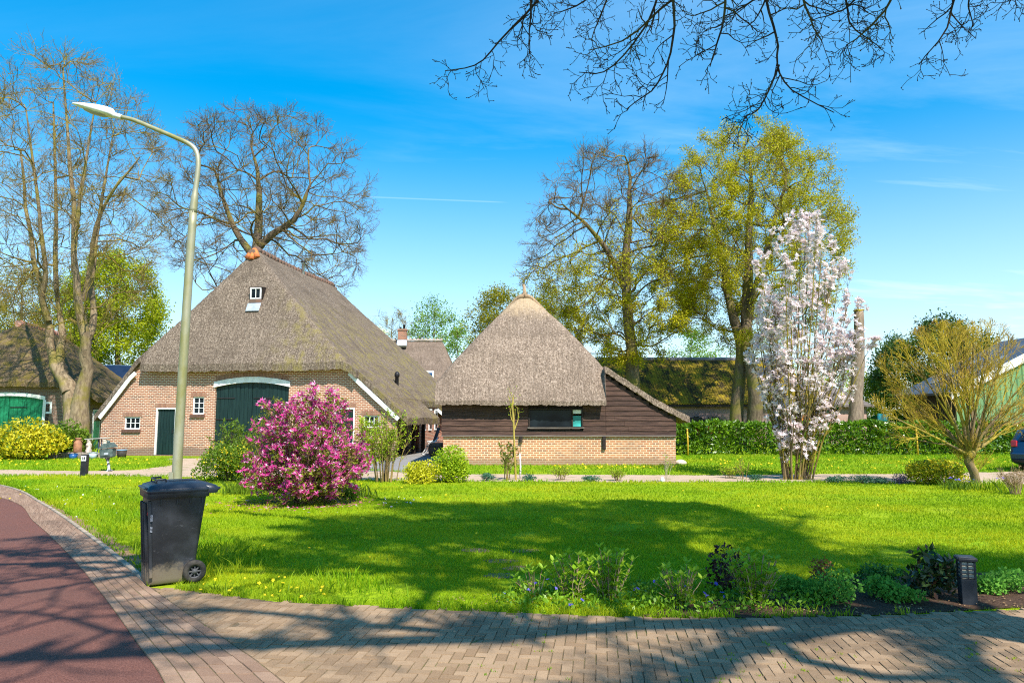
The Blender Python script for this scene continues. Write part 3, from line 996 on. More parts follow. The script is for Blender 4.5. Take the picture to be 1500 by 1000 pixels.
# ridge: weathered half-round tiles with an orange one at the front end
rt = MB(); r = rng(4)
ry = np.arange(DR - .35, DB + .5, .36)
for k, y_ in enumerate(ry):
    z_ = float(fh_roof(np.array([XRDG]), np.array([y_ + .15]))[0])
    rt.tube([(XRDG, y_ - .02, z_ + .0 + r.normal(0, .01)), (XRDG, y_ + .37, z_ - .03 + r.normal(0, .01))], (.20, .17), 10, 0)
rt.build('ridge_tiles', [M_TILE_OLD], roof)
rt = MB()
z_ = float(fh_roof(np.array([XRDG]), np.array([DR - .5]))[0])
for a in (-.62, 0, .62):       # three tiles fanned over the end of the ridge
    P = np.array([(XRDG + math.sin(a) * u, DR - .12 - math.cos(a) * u * .55, 0) for u in (.0, .15, .32, .46)])
    P[:, 2] = fh_roof(P[:, 0], P[:, 1]) + (.10, .08, .03, -.03)
    rt.tube(P, (.10, .13, .15, .155), 10, 0)
rt.build('ridge_cap', [M_TILE], roof)
# dormer light in the hip, zinc apron under it
dx0, dz0 = FH.loc(366.5, 438, 1.2); dx1, dz1 = FH.loc(383, 421, 1.2)
yd_ = OV + (DR - OV) * ((dz0 - ZE) / (ZRDG - ZE)) - .13
dx0, dz0 = FH.loc(366.5, 438, yd_); dx1, dz1 = FH.loc(383, 421, yd_)
win = window(roof, (dx0, dz0, dx1, dz1), yd_, 2, 1, fw=.055)
cheek = MB()
cheek.box(((dx0 + dx1) / 2, yd_ + .30, dz1 + .03), (dx1 - dx0 + .1, .66, .05), 0, rx=R(4))
for x in (dx0 - .025, dx1 + .025):
    cheek.box((x, yd_ + .32, (dz0 + dz1) / 2), (.045, .6, dz1 - dz0), 0)
cheek.box(((dx0 + dx1) / 2, yd_ + .02, dz0 - .10), (dx1 - dx0 + .04, .10, .17), 1)
cheek.build('dormer_cheek', [M_TIMBER, M_TILE_OLD], win)
ap = MB(); sl_ = math.atan2(ZRDG - ZE, DR - OV)
az_ = dz0 - .42; ap.box(((dx0 + dx1) / 2, OV + (az_ - ZE) * (DR - OV) / (ZRDG + .1 - ZE) - .075, az_), (dx1 - dx0 + .12, .03, .46), 0, rx=-(PI / 2 - sl_), bev=.008)
ap.build('zinc_apron', [M_LEAD], win)
# flue on the far part of the ridge and a black vent low on the right slope
fl = MB(); fx, fy = XRDG + .25, 7.6
zf = float(fh_roof(np.array([fx]), np.array([fy]))[0])
fl.lathe([(.085, zf - .2), (.085, zf + .55), (.10, zf + .56), (.10, zf + .60)], (fx, fy, 0), 14)
fl.lathe([(.15, zf + .66), (.15, zf + .70), (.05, zf + .80), (.0, zf + .81)], (fx, fy, 0), 14, 1)
fl.build('flue_pipe', [M_STEEL, M_IRON], roof)
fl = MB(); vx, vy = 5.55, 4.1; zf = float(fh_roof(np.array([vx]), np.array([vy]))[0])
fl.lathe([(.10, zf - .2), (.09, zf + .35), (.13, zf + .38), (.13, zf + .52), (.07, zf + .62), (.0, zf + .64)], (vx, vy, 0), 12)
fl.build('vent_pipe', [M_IRON], roof)

# front wall
arch_x0, arch_z0 = FH.loc(311, 668); arch_x1, _ = FH.loc(420, 668)
arch_z0 = 0.04
spr = FH.loc(311, 567)[1]; crown = FH.loc(365, 560)[1]


def arch(x):
    u = (x - (arch_x0 + arch_x1) / 2) / ((arch_x1 - arch_x0) / 2)
    return spr + (crown - spr) * (1 - u * u)


def archpoly(x0, z0, x1, f, n=16):
    t = np.linspace(x1, x0, n)
    return [(x0, z0), (x1, z0)] + [(x, f(x)) for x in t]


rw = {k: FH.rect(*v) for k, v in dict(small=(181.5, 610.5, 205.5, 628.5), mid=(281.5, 581, 299.5, 606.5), right=(532, 608.5, 556, 626),
                                      dleft=(226, 597, 259, 664), dright=(488, 597, 520, 666)).items()}
holes = [archpoly(arch_x0, arch_z0, arch_x1, arch)]
for k in ('small', 'mid', 'right'):
    holes.append(rectpoly(*rw[k]))
dl, dr = rw['dleft'], rw['dright']
holes += [rectpoly(dl[0], .04, dl[2], dl[3]), rectpoly(dr[0], .04, dr[2], dr[3])]
cl_, cr_ = FH.loc(147, 616)[1] + .12, FH.loc(579, 618)[1] + .16
tl = (el[0] - .12, float(fh_side(np.array([el[0] - .12]))[0]) - .2)
top_z = lambda x: min(float(fh_side(np.array([x]))[0]) - .26, ZE + .02)
cl_, cr_ = top_z(xl), top_z(xr)
outline = [(xl, 0), (xr, 0)] + [(x, top_z(x)) for x in np.linspace(xr, xl, 40)]
wl = MB()
wl.wall(outline, holes, 0, .16, 0)
wl.quad([(xl, 0, 0), (xl, 0, cl_), (xl, 13, cl_), (xl, 13, 0)])
wl.quad([(xr - .9, .01, 0), (xr - .9, 13, 0), (xr - .9, 13, cr_ + .1), (xr - .9, .01, cr_ + .1)])
wl.quad([(xl, 13, 0), (xl, 13, cl_), (xr, 13, cr_), (xr, 13, 0)])
wl.quad([(xr, 0, 0), (xr, .22, 0), (xr, .22, cr_), (xr, 0, cr_)])
wl.quad([(xr, .22, 0), (xr - .9, .22, 0), (xr - .9, .22, cr_), (xr, .22, cr_)])
wl.build('wall', [M_BRICK], fh)
# soldier course over the openings, a hand's breadth proud
M_SOLDIER = m_paver('soldier bricks', (.34, .18, .115), (.25, .125, .085), (.36, .24, .17))
for a, b in (((dl[0] - .08, dl[2] + .08), dl[3]), ((rw['mid'][0] - .1, rw['mid'][2] + .1), rw['mid'][3]), ((rw['small'][0] - .1, rw['small'][2] + .1), rw['small'][3]), ((rw['right'][0] - .1, rw['right'][2] + .1), rw['right'][3]), ((dr[0] - .08, dr[2] + .08), dr[3])):
    n = int((a[1] - a[0]) / .075); ar = MB()
    for k in range(n):
        x = a[0] + (k + .5) * (a[1] - a[0]) / n; ar.box((x, -.001, b + .115), (.058, .03, .19), 0)
    ar.build('soldier_course', [M_SOLDIER], fh)
n = 50; ar = MB()
for k in range(n):
    x = arch_x0 + (k + .5) * (arch_x1 - arch_x0) / n; s_ = -2 * (crown - spr) * (x - (arch_x0 + arch_x1) / 2) / ((arch_x1 - arch_x0) / 2) ** 2
    ar.box((x, -.001, arch(x) + .38), (.06, .03, .20), 0, ry=-math.atan(s_))
ar.build('soldier_course', [M_SOLDIER], fh)
# two big door leaves under a white arched lintel
lx = np.linspace(arch_x0 - .06, arch_x1 + .06, 24)
m = MB(); m.prism([(x, arch(x)) for x in lx] + [(x, arch(x) + .25) for x in lx[::-1]], -.05, .10); m.build('lintel', [M_WHITE], fh)
mid_ = (arch_x0 + arch_x1) / 2
door(fh, arch_x0 + .02, .06, mid_ - .012, lambda x: arch(x) - .01, .09, M_DKGREEN, .19, 'barn_door', 3)
door(fh, mid_ + .012, .06, arch_x1 - .02, lambda x: arch(x) - .01, .09, M_DKGREEN, .19, 'barn_door', 3, handle=False)
for q, nm in ((dl, 'left'), (dr, 'right')):
    m = MB()
    m.box((q[0] + .03, .02, (q[3] + .04) / 2), (.06, .10, q[3] - .04), 0); m.box((q[2] - .03, .02, (q[3] + .04) / 2), (.06, .10, q[3] - .04), 0)
    m.box(((q[0] + q[2]) / 2, .02, q[3] - .03), (q[2] - q[0] - .12, .10, .06), 0)
    m.build('door_frame', [M_WHITE], fh)
    door(fh, q[0] + .065, .06, q[2] - .065, lambda x: q[3] - .065, .05, M_DKGREEN, .15, 'side_door', 0)
window(fh, rw['small'], .07, 3, 2, sill=.13, fw=.055)
window(fh, rw['mid'], .07, 2, 3, sill=.13, fw=.055)
window(fh, rw['right'], .07, 3, 2, sill=.10, fw=.055)
# white bargeboards under the sloping verges
for sgn, (xa, za), (xb, zb) in ((-1, (el[0] + .35, ZE - .34), (LXL + .02, LZL - .30)), (1, (er[0] - .30, ZE - .34), (LXR - .02, LZR - .30))):
    t = np.linspace(0, 1, 10); X = xa + (xb - xa) * t
    Z = np.array([float(fh_roof(np.array([x]), np.array([.2]))[0]) if False else float(fh_side(np.array([x]))[0]) - .31 for x in X])
    Z = np.minimum(Z, ZE - .30)
    k = Z < ZE - .301
    k[max(0, int(np.argmax(k)) - 1)] = True
    band(fh, 'bargeboard', np.column_stack([X[k], Z[k]]), .19, -.185, .05, M_WHITE)
# posts and beam of the open side under the right eave, then the lived-in part behind
m = MB()
for y_ in (1.6, 3.2, 4.9):
    m.box((xr - .15, y_, 1.0), (.16, .16, 2.0), 0)
m.box((xr - .15, 2.8, 1.95), (.14, 5.2, .14), 0)
m.build('side_posts', [M_TIMBER], fh)
m = MB()
x5 = xr - .55
hw = float(fh_side(np.array([x5]))[0]) - .36
m.quad([(x5, 5.5, 0), (x5, 12.5, 0), (x5, 12.5, hw), (x5, 5.5, hw)])
m.quad([(xr - 2.5, 5.5, 0), (x5, 5.5, 0), (x5, 5.5, hw), (xr - 2.5, 5.5, hw)])
m.build('side_wall', [M_BRICK_RED], fh)
for y_ in (6.4, 7.6, 8.8):
    m = MB(); m.box((x5 + .02, y_, hw - .72), (.07, .55, 1.15), 0); f = m.build('window', [M_WHITE], fh)
    m = MB(); m.box((x5 + .055, y_, hw - .72), (.02, .42, .98), 0); m.build('pane', [M_GLASS], f)
# gable of the dwelling at the back, facing us
q0, q1 = FH.loc(603, 557, 9.2), FH.loc(646, 594, 9.2)
sl2 = (q1[1] - q0[1]) / (q1[0] - q0[0])
xg = q1[0] + .35; gz = lambda x: q1[1] + sl2 * (x - q1[0])
m = MB()
m.wall([(x5 - 1.0, 0), (xg + 2.0, 0), (xg + 2.0, gz(xg + .1) - .35), (xg - .1, gz(xg - .1) - .35), (x5 + .1, min(hw - .1, gz(x5 + .1) - .35)), (x5 - 1.0, hw - .1)], [], 9.6, .1)
m.build('gable_wall', [M_BRICK_RED], fh)
m = MB(); xa = x5 - .1
for (a, b) in ((xa, xg),):
    m.prism([(a, gz(a) - .3), (b, gz(b) - .3), (b, gz(b)), (a, gz(a))], 9.2, 15.5)
m.build('gable_roof', [M_THATCH_MOSS], fh)
m = MB(); m.prism([(xg - 1.2, gz(xg - 1.2) - .48), (xg, gz(xg) - .48), (xg, gz(xg) - .28), (xg - 1.2, gz(xg - 1.2) - .28)], 9.12, 9.18); m.build('bargeboard', [M_WHITE], fh)

# ---------------------------------------------- the thatched timber barn
BO = (.35, 26.45)
BF = Facade(BO, 0)
bn = thing('thatched_barn', 'dark timber barn on a brick base under a grey thatched roof with a straw knot', 'barn', (*BO, 0))
bxl = BF.loc(649, 660)[0]; bxr = BF.loc(990, 660)[0]; bxm = BF.loc(887, 660)[0]
zb = BF.loc(800, 638.5)[1]
BOV = -.42
a_l, a_r = BF.loc(637, 575, BOV)[0], BF.loc(888, 575, BOV)[0]
z_fe = BF.loc(760, 593, BOV)[1] + .0
z_er = BF.loc(888, 535, BOV)[1]; z_el = BF.loc(637, 558, BOV)[1]
z_lt = BF.loc(1008, 616, -.1)[1] + .14; z_l1 = BF.loc(916, 556, -.1)[1]; z_l2 = BF.loc(956, 582, -.1)[1]; x_l1 = BF.loc(916, 556, -.1)[0]; x_l2 = BF.loc(956, 582, -.1)[0]; x_lt = BF.loc(1010, 613, -.1)[0]
BX, BZ, BDR = BF.loc(768, 432, 2.55)[0], BF.loc(768, 432, 2.55)[1], 2.55


def bn_side(X):
    return np.interp(X, [a_l - .5, a_l, BX, a_r, x_l1, x_l2, x_lt, x_lt + .5], [z_el - .57, z_el, BZ + .05, z_er, z_l1, z_l2, z_lt, z_lt - .35]) + np.where(X < BX, .20 * np.sin(np.clip((X - a_l) / (BX - a_l), 0, 1) * PI), .20 * np.sin(np.clip((a_r - X) / (a_r - BX), 0, 1) * PI))


def bn_roof(X, Y):
    f = z_fe + .16 + (BZ + .05 - z_fe) * np.clip((Y - BOV) / (BDR - BOV), -.1, 2) + .22 * np.sin(np.clip((Y - BOV) / (BDR - BOV), 0, 1) * PI)
    f = f + np.where(X > a_r + .002, 5.0, 0.0)      # the hip apron ends here; the lean-to only follows its own slope
    back = BZ + .05 - (Y - 7.5) * 1.4
    z_ = smin(smin(bn_side(X), f, .28), back, .4)
    return smin(z_, BZ + 0 * X, .22)


xs_ = np.unique(np.concatenate([np.linspace(a_l, a_r, 90), np.linspace(a_r + .004, x_lt, 46)]))


def by0(x):
    if x <= a_r:
        return BOV
    return -.16


mb = thatch_mesh(bn_roof, xs_, by0, lambda x: 10.0, 80, lambda x: .16 if x <= a_r else .24, 12, .03, .018)
broof = mb.build('roof', [M_THATCH_BARN], bn)
k = MB()
k.tube([(BX, BDR - .15, BZ - .12), (BX + .01, BDR - .12, BZ + .12), (BX - .03, BDR - .12, BZ + .42)], (.16, .075, .045), 9)
r = rng(8)
for q in range(26):
    a = r.uniform(0, 2 * PI); k.tube([(BX + .05 * math.cos(a), BDR - .12 + .05 * math.sin(a), BZ + .1), (BX - .03 + r.normal(0, .03), BDR - .12 + r.normal(0, .03), BZ + .36 + r.uniform(0, .12))], (.014, .006), 4)
for s_ in (-1, 1):      # bound straw rolls running down from the knot
    P = np.array([(BX + s_ * u * .95, BDR - .25 + .35 * u, 0) for u in np.linspace(0, 1, 7)])
    P[:, 2] = bn_roof(P[:, 0], P[:, 1]) + .05
    k.tube(P, np.linspace(.10, .06, 7), 8)
k.build('straw_knot', [m_plain('bound straw', (.42, .29, .17), (.24, .16, .10), 14, .9, .6, 60, stretch=(1, 1, .3))], broof)
# brick base
bb = MB()
bb.wall([(bxl, 0), (bxm, 0), (bxm, zb), (bxl, zb)], [], 0, .1)
bb.wall([(bxm, 0), (bxr, 0), (bxr, zb), (bxm, zb)], [], .012, .1)
bb.quad([(bxr, .012, 0), (bxr, 10, 0), (bxr, 10, zb), (bxr, .012, zb)])
bb.quad([(bxl, 10, 0), (bxl, 0, 0), (bxl, 0, zb), (bxl, 10, zb)])
bb.quad([(bxr, 10, 0), (bxl, 10, 0), (bxl, 10, 3), (bxr, 10, 1.6)])
bb.build('brick_base', [M_BRICK_BARN], bn)
# lapped boards with a window opening
wr = BF.rect(776, 600.5, 852, 625)
bd = MB(); r = rng(21); bh = .185; z_ = zb + .005
while z_ < BZ - 1.2:
    top_ = z_ + bh
    lim = lambda x: float(bn_side(np.array([x]))[0]) - .20
    xL = bxl - .06; xR = bxm + .02
    segs = [(xL, xR, -.03)]
    if z_ > z_fe + .5:
        segs = []
    # lean-to boards stop under its sloping roof
    xe = bxr + .03
    while xe > bxm and lim(xe) < z_ + bh * .9:
        xe -= .03
    if xe > bxm + .1:
        segs.append((bxm + .026, xe, -.022))
    for (a, b, yy) in segs:
        parts = [(a, b)]
        if yy < -.025 and top_ > wr[1] - .02 and z_ < wr[3] + .02:
            parts = [(a, wr[0] - .04), (wr[2] + .04, b)]
        for (p0, p1) in parts:
            cuts = [p0] + ([r.uniform(p0 + .3, p1 - .3)] if p1 - p0 > 2.2 else []) + [p1]
            for c0, c1 in zip(cuts[:-1], cuts[1:]):
                bd.box(((c0 + c1) / 2, yy + r.normal(0, .003), z_ + bh / 2 + r.normal(0, .003)), (c1 - c0 - .006, .022, bh + .012), 0, rx=R(-6), rz=r.normal(0, .0008))
    z_ += bh
bd.build('timber_boarding', [M_BOARDS], bn)
bk = MB()    # the frame behind the boards and the lean-to's right side
xs2 = np.linspace(bxl, bxr, 30); zt = np.minimum(bn_side(xs2) - .30, np.where(xs2 < bxm, z_fe + .6, 9))
for a, b, c_, d_ in zip(xs2[:-1], xs2[1:], zt[:-1], zt[1:]):
    if b < wr[0] or a > wr[2]:
        bk.quad([(a, .03, zb), (b, .03, zb), (b, .03, d_), (a, .03, c_)])
    else:
        bk.quad([(a, .03, zb), (b, .03, zb), (b, .03, wr[1]), (a, .03, wr[1])]); bk.quad([(a, .03, wr[3]), (b, .03, wr[3]), (b, .03, d_), (a, .03, c_)])
bk.quad([(bxr, .02, zb), (bxr, 10, zb), (bxr, 10, z_lt - .3), (bxr, .02, z_lt - .3)])
bk.quad([(bxl, 10, zb), (bxl, .02, zb), (bxl, .02, z_el), (bxl, 10, z_el)])
bk.build('timber_frame', [M_TIMBER], bn)
for x, zz in ((BF.loc(763, 640)[0], BF.loc(763, 648)[1]), (BF.loc(884.5, 640)[0], BF.loc(884, 658)[1])):
    m = MB(); m.box((x, -.05, (zb + zz) / 2), (.12, .10, zb - zz), 0, bev=.012); m.build('corbel', [M_TIMBER], bn)
m = MB(); m.box(((bxl + bxr) / 2 - .03, -.045, zb + .008), (bxr - bxl + .05, .07, .045), 0); m.build('sill_plate', [m_plain('grey weathered wood', (.20, .17, .145), (.12, .10, .085), 5, .9, .4, 40, stretch=(.3, 1, 5))], bn)
# window
m = MB(); x0, z0, x1, z1 = wr
for a in ((x0 - .02, (z0 + z1) / 2, .05, z1 - z0 + .1), (x1 + .02, (z0 + z1) / 2, .05, z1 - z0 + .1)):
    m.box((a[0], -.03, a[1]), (a[2], .09, a[3]), 0)
m.box(((x0 + x1) / 2, -.03, z1 + .04), (x1 - x0 - .01, .088, .05), 0)
m.box((x0 + (x1 - x0) * .815, -.02, (z0 + z1) / 2), (.045, .05, z1 - z0 - .01), 0)
fr = m.build('window', [M_TIMBER], bn)
m = MB(); m.box(((x0 + x1) / 2, -.075, z0 - .03), (x1 - x0 + .16, .10, .035), 0); m.build('sill', [MATS.get('grey weathered wood') or M_WHITE], fr)
m = MB(); m.box((x0 + (x1 - x0) * .40, .0, (z0 + z1) / 2), ((x1 - x0) * .80, .012, z1 - z0), 0); m.build('pane', [M_GLASS], fr)
m = MB(); m.box((x0 + (x1 - x0) * .91, .0, (z0 + z1) / 2 - .10), ((x1 - x0) * .16, .012, (z1 - z0) * .64), 0); m.build('lower_pane', [m_glass('teal reflection glass', (.03, .22, .20))], fr)  # teal of a car's reflection put into the pane's own colour
m = MB(); m.box((x0 + (x1 - x0) * .91, .0, z1 - (z1 - z0) * .10), ((x1 - x0) * .16, .014, (z1 - z0) * .22), 0); m.build('white_reflection', [M_WHITE], fr)  # white part of that reflection, added as a pale panel in the window

# ---------------------------------------------- the mossy farmhouse at the left edge
LO, LR = (-27.2, 39.2), R(11)
LF = Facade(LO, LR)
lf = thing('farmhouse', 'shaded brown farmhouse with mossy thatch and a bright green arched door, at the left edge', 'farmhouse', (*LO, 0), LR)
lxr = LF.loc(131, 600)[0]; lze = LF.loc(40, 566, -.35)[1] + .28; ler = LF.loc(112, 566, -.35)[0]
LX, LZ, LD = LF.loc(30, 472, 2.6)[0], LF.loc(30, 472, 2.6)[1], 2.6
lrx, lrz = LF.loc(135, 585, -.1); lrz += .25


def lf_side(X):
    d = X - LX; s = np.abs(d) / (lrx + .3 - LX)
    return LZ + (lrz - .15 - LZ) * (1.06 * s - .06 * s * s)


def lf_roof(X, Y):
    f = lze + (LZ + .1 - lze) * np.clip((Y + .35) / (LD + .35), -.1, 2)
    z_ = smin(smin(lf_side(X), f, .3), LZ + .1 - (Y - 8.2) * 1.5, .4)
    return smin(z_, LZ - .1 * np.sin(np.clip((Y - LD) / 9, 0, 1) * PI) + 0 * X, .3)


half = lrx + .3 - LX
mb = thatch_mesh(lf_roof, np.linspace(LX - half, LX + half, 110), lambda x: -.35 if abs(x - LX) < ler - LX else -.12, lambda x: 12.0, 60, .28, 13, .05)
lroof = mb.build('roof', [M_THATCH_MOSS], lf)
rt = MB()
for k in range(26):
    y_ = LD - .3 + k * .36; z_ = float(lf_roof(np.array([LX]), np.array([y_ + .2]))[0])
    rt.tube([(LX, y_, z_ + .02), (LX, y_ + .38, z_)], (.20, .17), 9)
rt.build('ridge_tiles', [m_plain('red ridge tile', (.42, .15, .09), (.42, .27, .22), 3, .85, .4, 20)], lroof)
gx0, gx1 = LF.loc(-45, 640)[0], LF.loc(62, 640)[0]; gs, gc = LF.loc(62, 585)[1], LF.loc(8, 579)[1]
garch = lambda x: gs + (gc - gs) * (1 - ((x - (gx0 + gx1) / 2) / ((gx1 - gx0) / 2)) ** 2)
lw = LF.rect(63, 588.5, 76.5, 605.5)
m = MB()
lzl = float(lf_side(np.array([lxr]))[0]) - .15
m.wall([(LX * 2 - lxr, 0), (lxr, 0), (lxr, lzl), (ler + .1, lze - .1), (2 * LX - ler - .1, lze - .1), (LX * 2 - lxr, lzl)],
       [archpoly(gx0, .03, gx1, garch), rectpoly(*lw)], 0, .15)
m.quad([(lxr, 0, 0), (lxr, 12, 0), (lxr, 12, lzl), (lxr, 0, lzl)])
m.quad([(2 * LX - lxr, 12, 0), (2 * LX - lxr, 0, 0), (2 * LX - lxr, 0, lzl), (2 * LX - lxr, 12, lzl)])
m.build('wall', [M_BRICK_BROWN], lf)
t = np.linspace(gx0 - .02, gx1 + .02, 20)
m = MB(); m.prism([(x, garch(x) - .02) for x in t] + [(x, garch(x) + .18) for x in t[::-1]], -.04, .12)
m.box((gx1 - .0, .02, gs / 2), (.15, .12, gs - .04), 0); m.box((gx0, .02, gs / 2), (.15, .12, gs - .04), 0)
m.build('door_frame', [M_WHITE], lf)
mm = (gx0 + gx1) / 2
door(lf, gx0 + .09, .05, mm - .01, lambda x: garch(x) - .03, .08, M_GREEN, .2, 'barn_door', 2)
door(lf, mm + .01, .05, gx1 - .09, lambda x: garch(x) - .03, .08, M_GREEN, .2, 'barn_door', 2, handle=False)
window(lf, lw, .02, 2, 2, fw=.10, mw=.035)
m = MB(); m.box((lxr + .03, 1.0, 1.1), (.08, 1.0, 2.2), 0); f = m.build('door_frame', [M_WHITE], lf)
m = MB(); m.box((lxr + .065, 1.0, 1.08), (.03, .84, 2.1), 0); m.build('side_door', [M_GREEN], lf)
band(lf, 'bargeboard', [(ler + .3, lze - .5), (lxr + .25, lzl - .12)], .14, -.05, .05, M_WHITE)

# ---------------------------------------------- thatched house far back between the two
o_ = at(600, 612, 62)
hb = thing('thatched_house', 'distant grey thatched house with a brick chimney, between the farmhouse and the barn', 'house', (o_[0], 62, 0))
HB = Facade((o_[0], 62), 0)
hz = HB.loc(600, 498, 4)[1]; hxr = HB.loc(648, 498, 4)[0]; hxl = HB.loc(545, 498, 4)[0]


def hb_roof(X, Y):
    f = hz - 1.25 * np.abs(Y - 4); rgt = hz - (X - hxr) * 2.3; lft = hz - (hxl - X) * 2.3
    return smin(smin(smin(f, rgt, .5), lft, .5), hz + 0 * X, .2)


mb = thatch_mesh(hb_roof, np.linspace(hxl - 2.4, hxr + 2.4, 60), lambda x: -.4, lambda x: 8.4, 50, .3, 14)
hr = mb.build('roof', [M_THATCH_FAR], hb)
m = MB()
for k, x in enumerate(np.arange(hxl, hxr, .36)):
    m.box((x, 4, hz + .04), (.2, .36, .24), 0, bev=.03)
m.box(((hxl + hxr) / 2, 4, hz - .02), (hxr - hxl, .42, .12), 0)
m.build('ridge_tiles', [m_plain('grey ridge tile', (.50, .42, .36), (.36, .29, .25), 3, .9, .2)], hr)
cx, cz = HB.loc(590, 484, 3.6); m = MB(); cw = .75
m.box((cx, 3.6, (cz + hz - .7) / 2), (cw, .7, cz - hz + .7), 0); m.box((cx, 3.6, cz + .05), (cw + .12, .82, .12), 0)
ch = m.build('chimney', [M_BRICK_RED], hr)
m = MB(); m.box((cx, 3.2, hz - .42), (cw + .15, .3, .62), 0, rx=R(-30)); m.build('lead_flashing', [M_LEAD], ch)
m = MB(); m.lathe([(.1, cz), (.1, cz + .35), (.15, cz + .36), (.15, cz + .45)], (cx + .12, 3.6, .08), 10); m.lathe([(.09, cz), (.09, cz + .25)], (cx - .2, 3.6, .08), 10); m.build('chimney_pot', [M_IRON], ch)
m = MB(); fx, fz = HB.loc(588, 531, 2.4); m.lathe([(.1, fz - .3), (.1, fz + .5), (.16, fz + .52), (.16, fz + .85), (.05, fz + .95)], (fx, 2.4, 0), 10); m.build('flue_pipe', [M_STEEL], hr)
sx0, sz0, sx1, sz1 = HB.rect(624, 545, 634, 560, .8)
m = MB(); m.box(((sx0 + sx1) / 2, .75, (sz0 + sz1) / 2), (sx1 - sx0 + .15, .35, sz1 - sz0 + .2), 0, rx=R(-12)); f = m.build('roof_window', [M_WHITE], hr)
m = MB(); m.box(((sx0 + sx1) / 2, .56, (sz0 + sz1) / 2 + .06), (sx1 - sx0 - .05, .08, (sz1 - sz0) * .75), 0, rx=R(-12)); m.build('pane', [m_glass('blue glass', (.02, .06, .14))], f)
m = MB(); m.box(((hxl + hxr) / 2, 4, 1.6), (hxr - hxl + 3.6, 7.2, 3.2), 0); m.build('wall', [M_BRICK_RED], hb)

# ---------------------------------------------- house with solar panels, seen past the left farmhouse
sp = thing('solar_house', 'distant dark roofed house with blue solar panels, peeping between the two farmhouses', 'house', (*at(168, 612, 48)[:2], 0), R(14))
m = MB()
zt_, zb_ = at(165, 532, 48)[2], at(165, 562, 48)[2] - .9
m.prism([(-2.4, 0), (1.1, 0), (1.1, zb_), (-2.4, zb_)], .4, 5.6); m.build('wall', [M_BRICK_BROWN], sp)
m = MB(); th_ = math.atan2(zt_ - zb_, 2.6); ln = math.hypot(zt_ - zb_, 2.6)
m.box((-.6, 1.5, (zt_ + zb_) / 2), (3.9, ln, .16), 0, rx=th_); m.box((-.6, 4.1, (zt_ + zb_) / 2), (3.9, ln, .16), 0, rx=-th_)
rf = m.build('roof', [m_plain('blue grey metal roof', (.16, .27, .38), (.12, .20, .30), 2, .4, .05)], sp)
m = MB(); m.box((-.95, 1.44, (zt_ + zb_) / 2 + .13), (2.7, ln * .9, .06), 0, rx=th_, bev=.01); m.build('solar_panel', [m_plain('solar cells', (.008, .014, .032), (.014, .022, .045), 1, .15, 0, spec=.6)], rf)

# ---------------------------------------------- long low barn with a mossy corrugated roof
MO = (5.2, 46.5)
MF = Facade(MO, 0)
mbn = thing('long_barn', 'long low pink brick barn with a mossy corrugated roof behind the hedge', 'barn', (*MO, 0))
mz_e = MF.loc(1000, 590.5, -.3)[1]; mz_r = MF.loc(1000, 527, 5)[1]; mx1 = MF.loc(1196, 600)[0]; mx0 = MF.loc(868, 600)[0] - 2
m = MB(); xs_ = np.arange(mx0, mx1 + .01, .035); wv = .028 * np.sin(xs_ * 2 * PI / .175)
t = np.linspace(0, 1, 14); rows = []
V = np.zeros((len(xs_), 14, 3)); V[:, :, 0] = xs_[:, None]; V[:, :, 1] = -.35 + 5.35 * t[None]; V[:, :, 2] = mz_e + (mz_r - mz_e) * t[None] + wv[:, None] + .04 * vnoise(V[:, :, 0], V[:, :, 1] * 2, .8, 2)
m.grid(V, 0, True, True)
V2 = V.copy(); V2[:, :, 1] = 10.35 - V[:, :, 1] + 0; m.grid(V2, 0, True)
m.grid(np.stack([V[:, 0], V[:, 0] - (0, 0, .04)]), 0, False, True)
tm = NT('mossy corrugated sheet'); v = tm.coords('Object'); 
nn_ = tm.noise(tm.coords('Object', (1, .35, .35)), 1.4, 7, .72)
cc = tm.mix(tm.ramp(nn_, .40, .62), (.050, .038, .018), (.27, .19, .016)); cc = tm.mix(tm.math('MULTIPLY', tm.ramp(tm.noise(v, 3, 6, .7), .48, .66), .8), cc, (.34, .25, .015))
rm = m.build('roof', [tm.finish(cc, .95, tm.bump(nn_, .6, .03), .1)], mbn)
m = MB(); m.tube([(mx0, 5.0, mz_r + .02), (mx1, 5.0, mz_r + .02)], .17, 8); m.build('ridge_capping', [m_plain('grey ridge sheet', (.20, .19, .20), (.12, .11, .11), 2, .7, .2)], rm)
m = MB(); m.wall([(mx0, 0), (mx1 - .2, 0), (mx1 - .2, mz_e - .02), (mx0, mz_e - .02)], [], 0, .1)
m.add([(mx1 - .2, 0, 0), (mx1 - .2, 10, 0), (mx1 - .2, 10, mz_e - .05), (mx1 - .2, 5, mz_r - .12), (mx1 - .2, 0, mz_e - .02)], [(0, 1, 2, 3, 4)])
m.build('wall', [m_brick('dusky pink brick', (.30, .19, .165), (.26, .16, .14), (.28, .22, .19), (.15, .10, .09), .3, (.2, .12, .10))], mbn)
m = MB(); m.box(((mx0 + mx1) / 2, -.27, mz_e - .16), (mx1 - mx0, .05, .16), 0); m.build('eaves_board', [M_TIMBER], mbn)

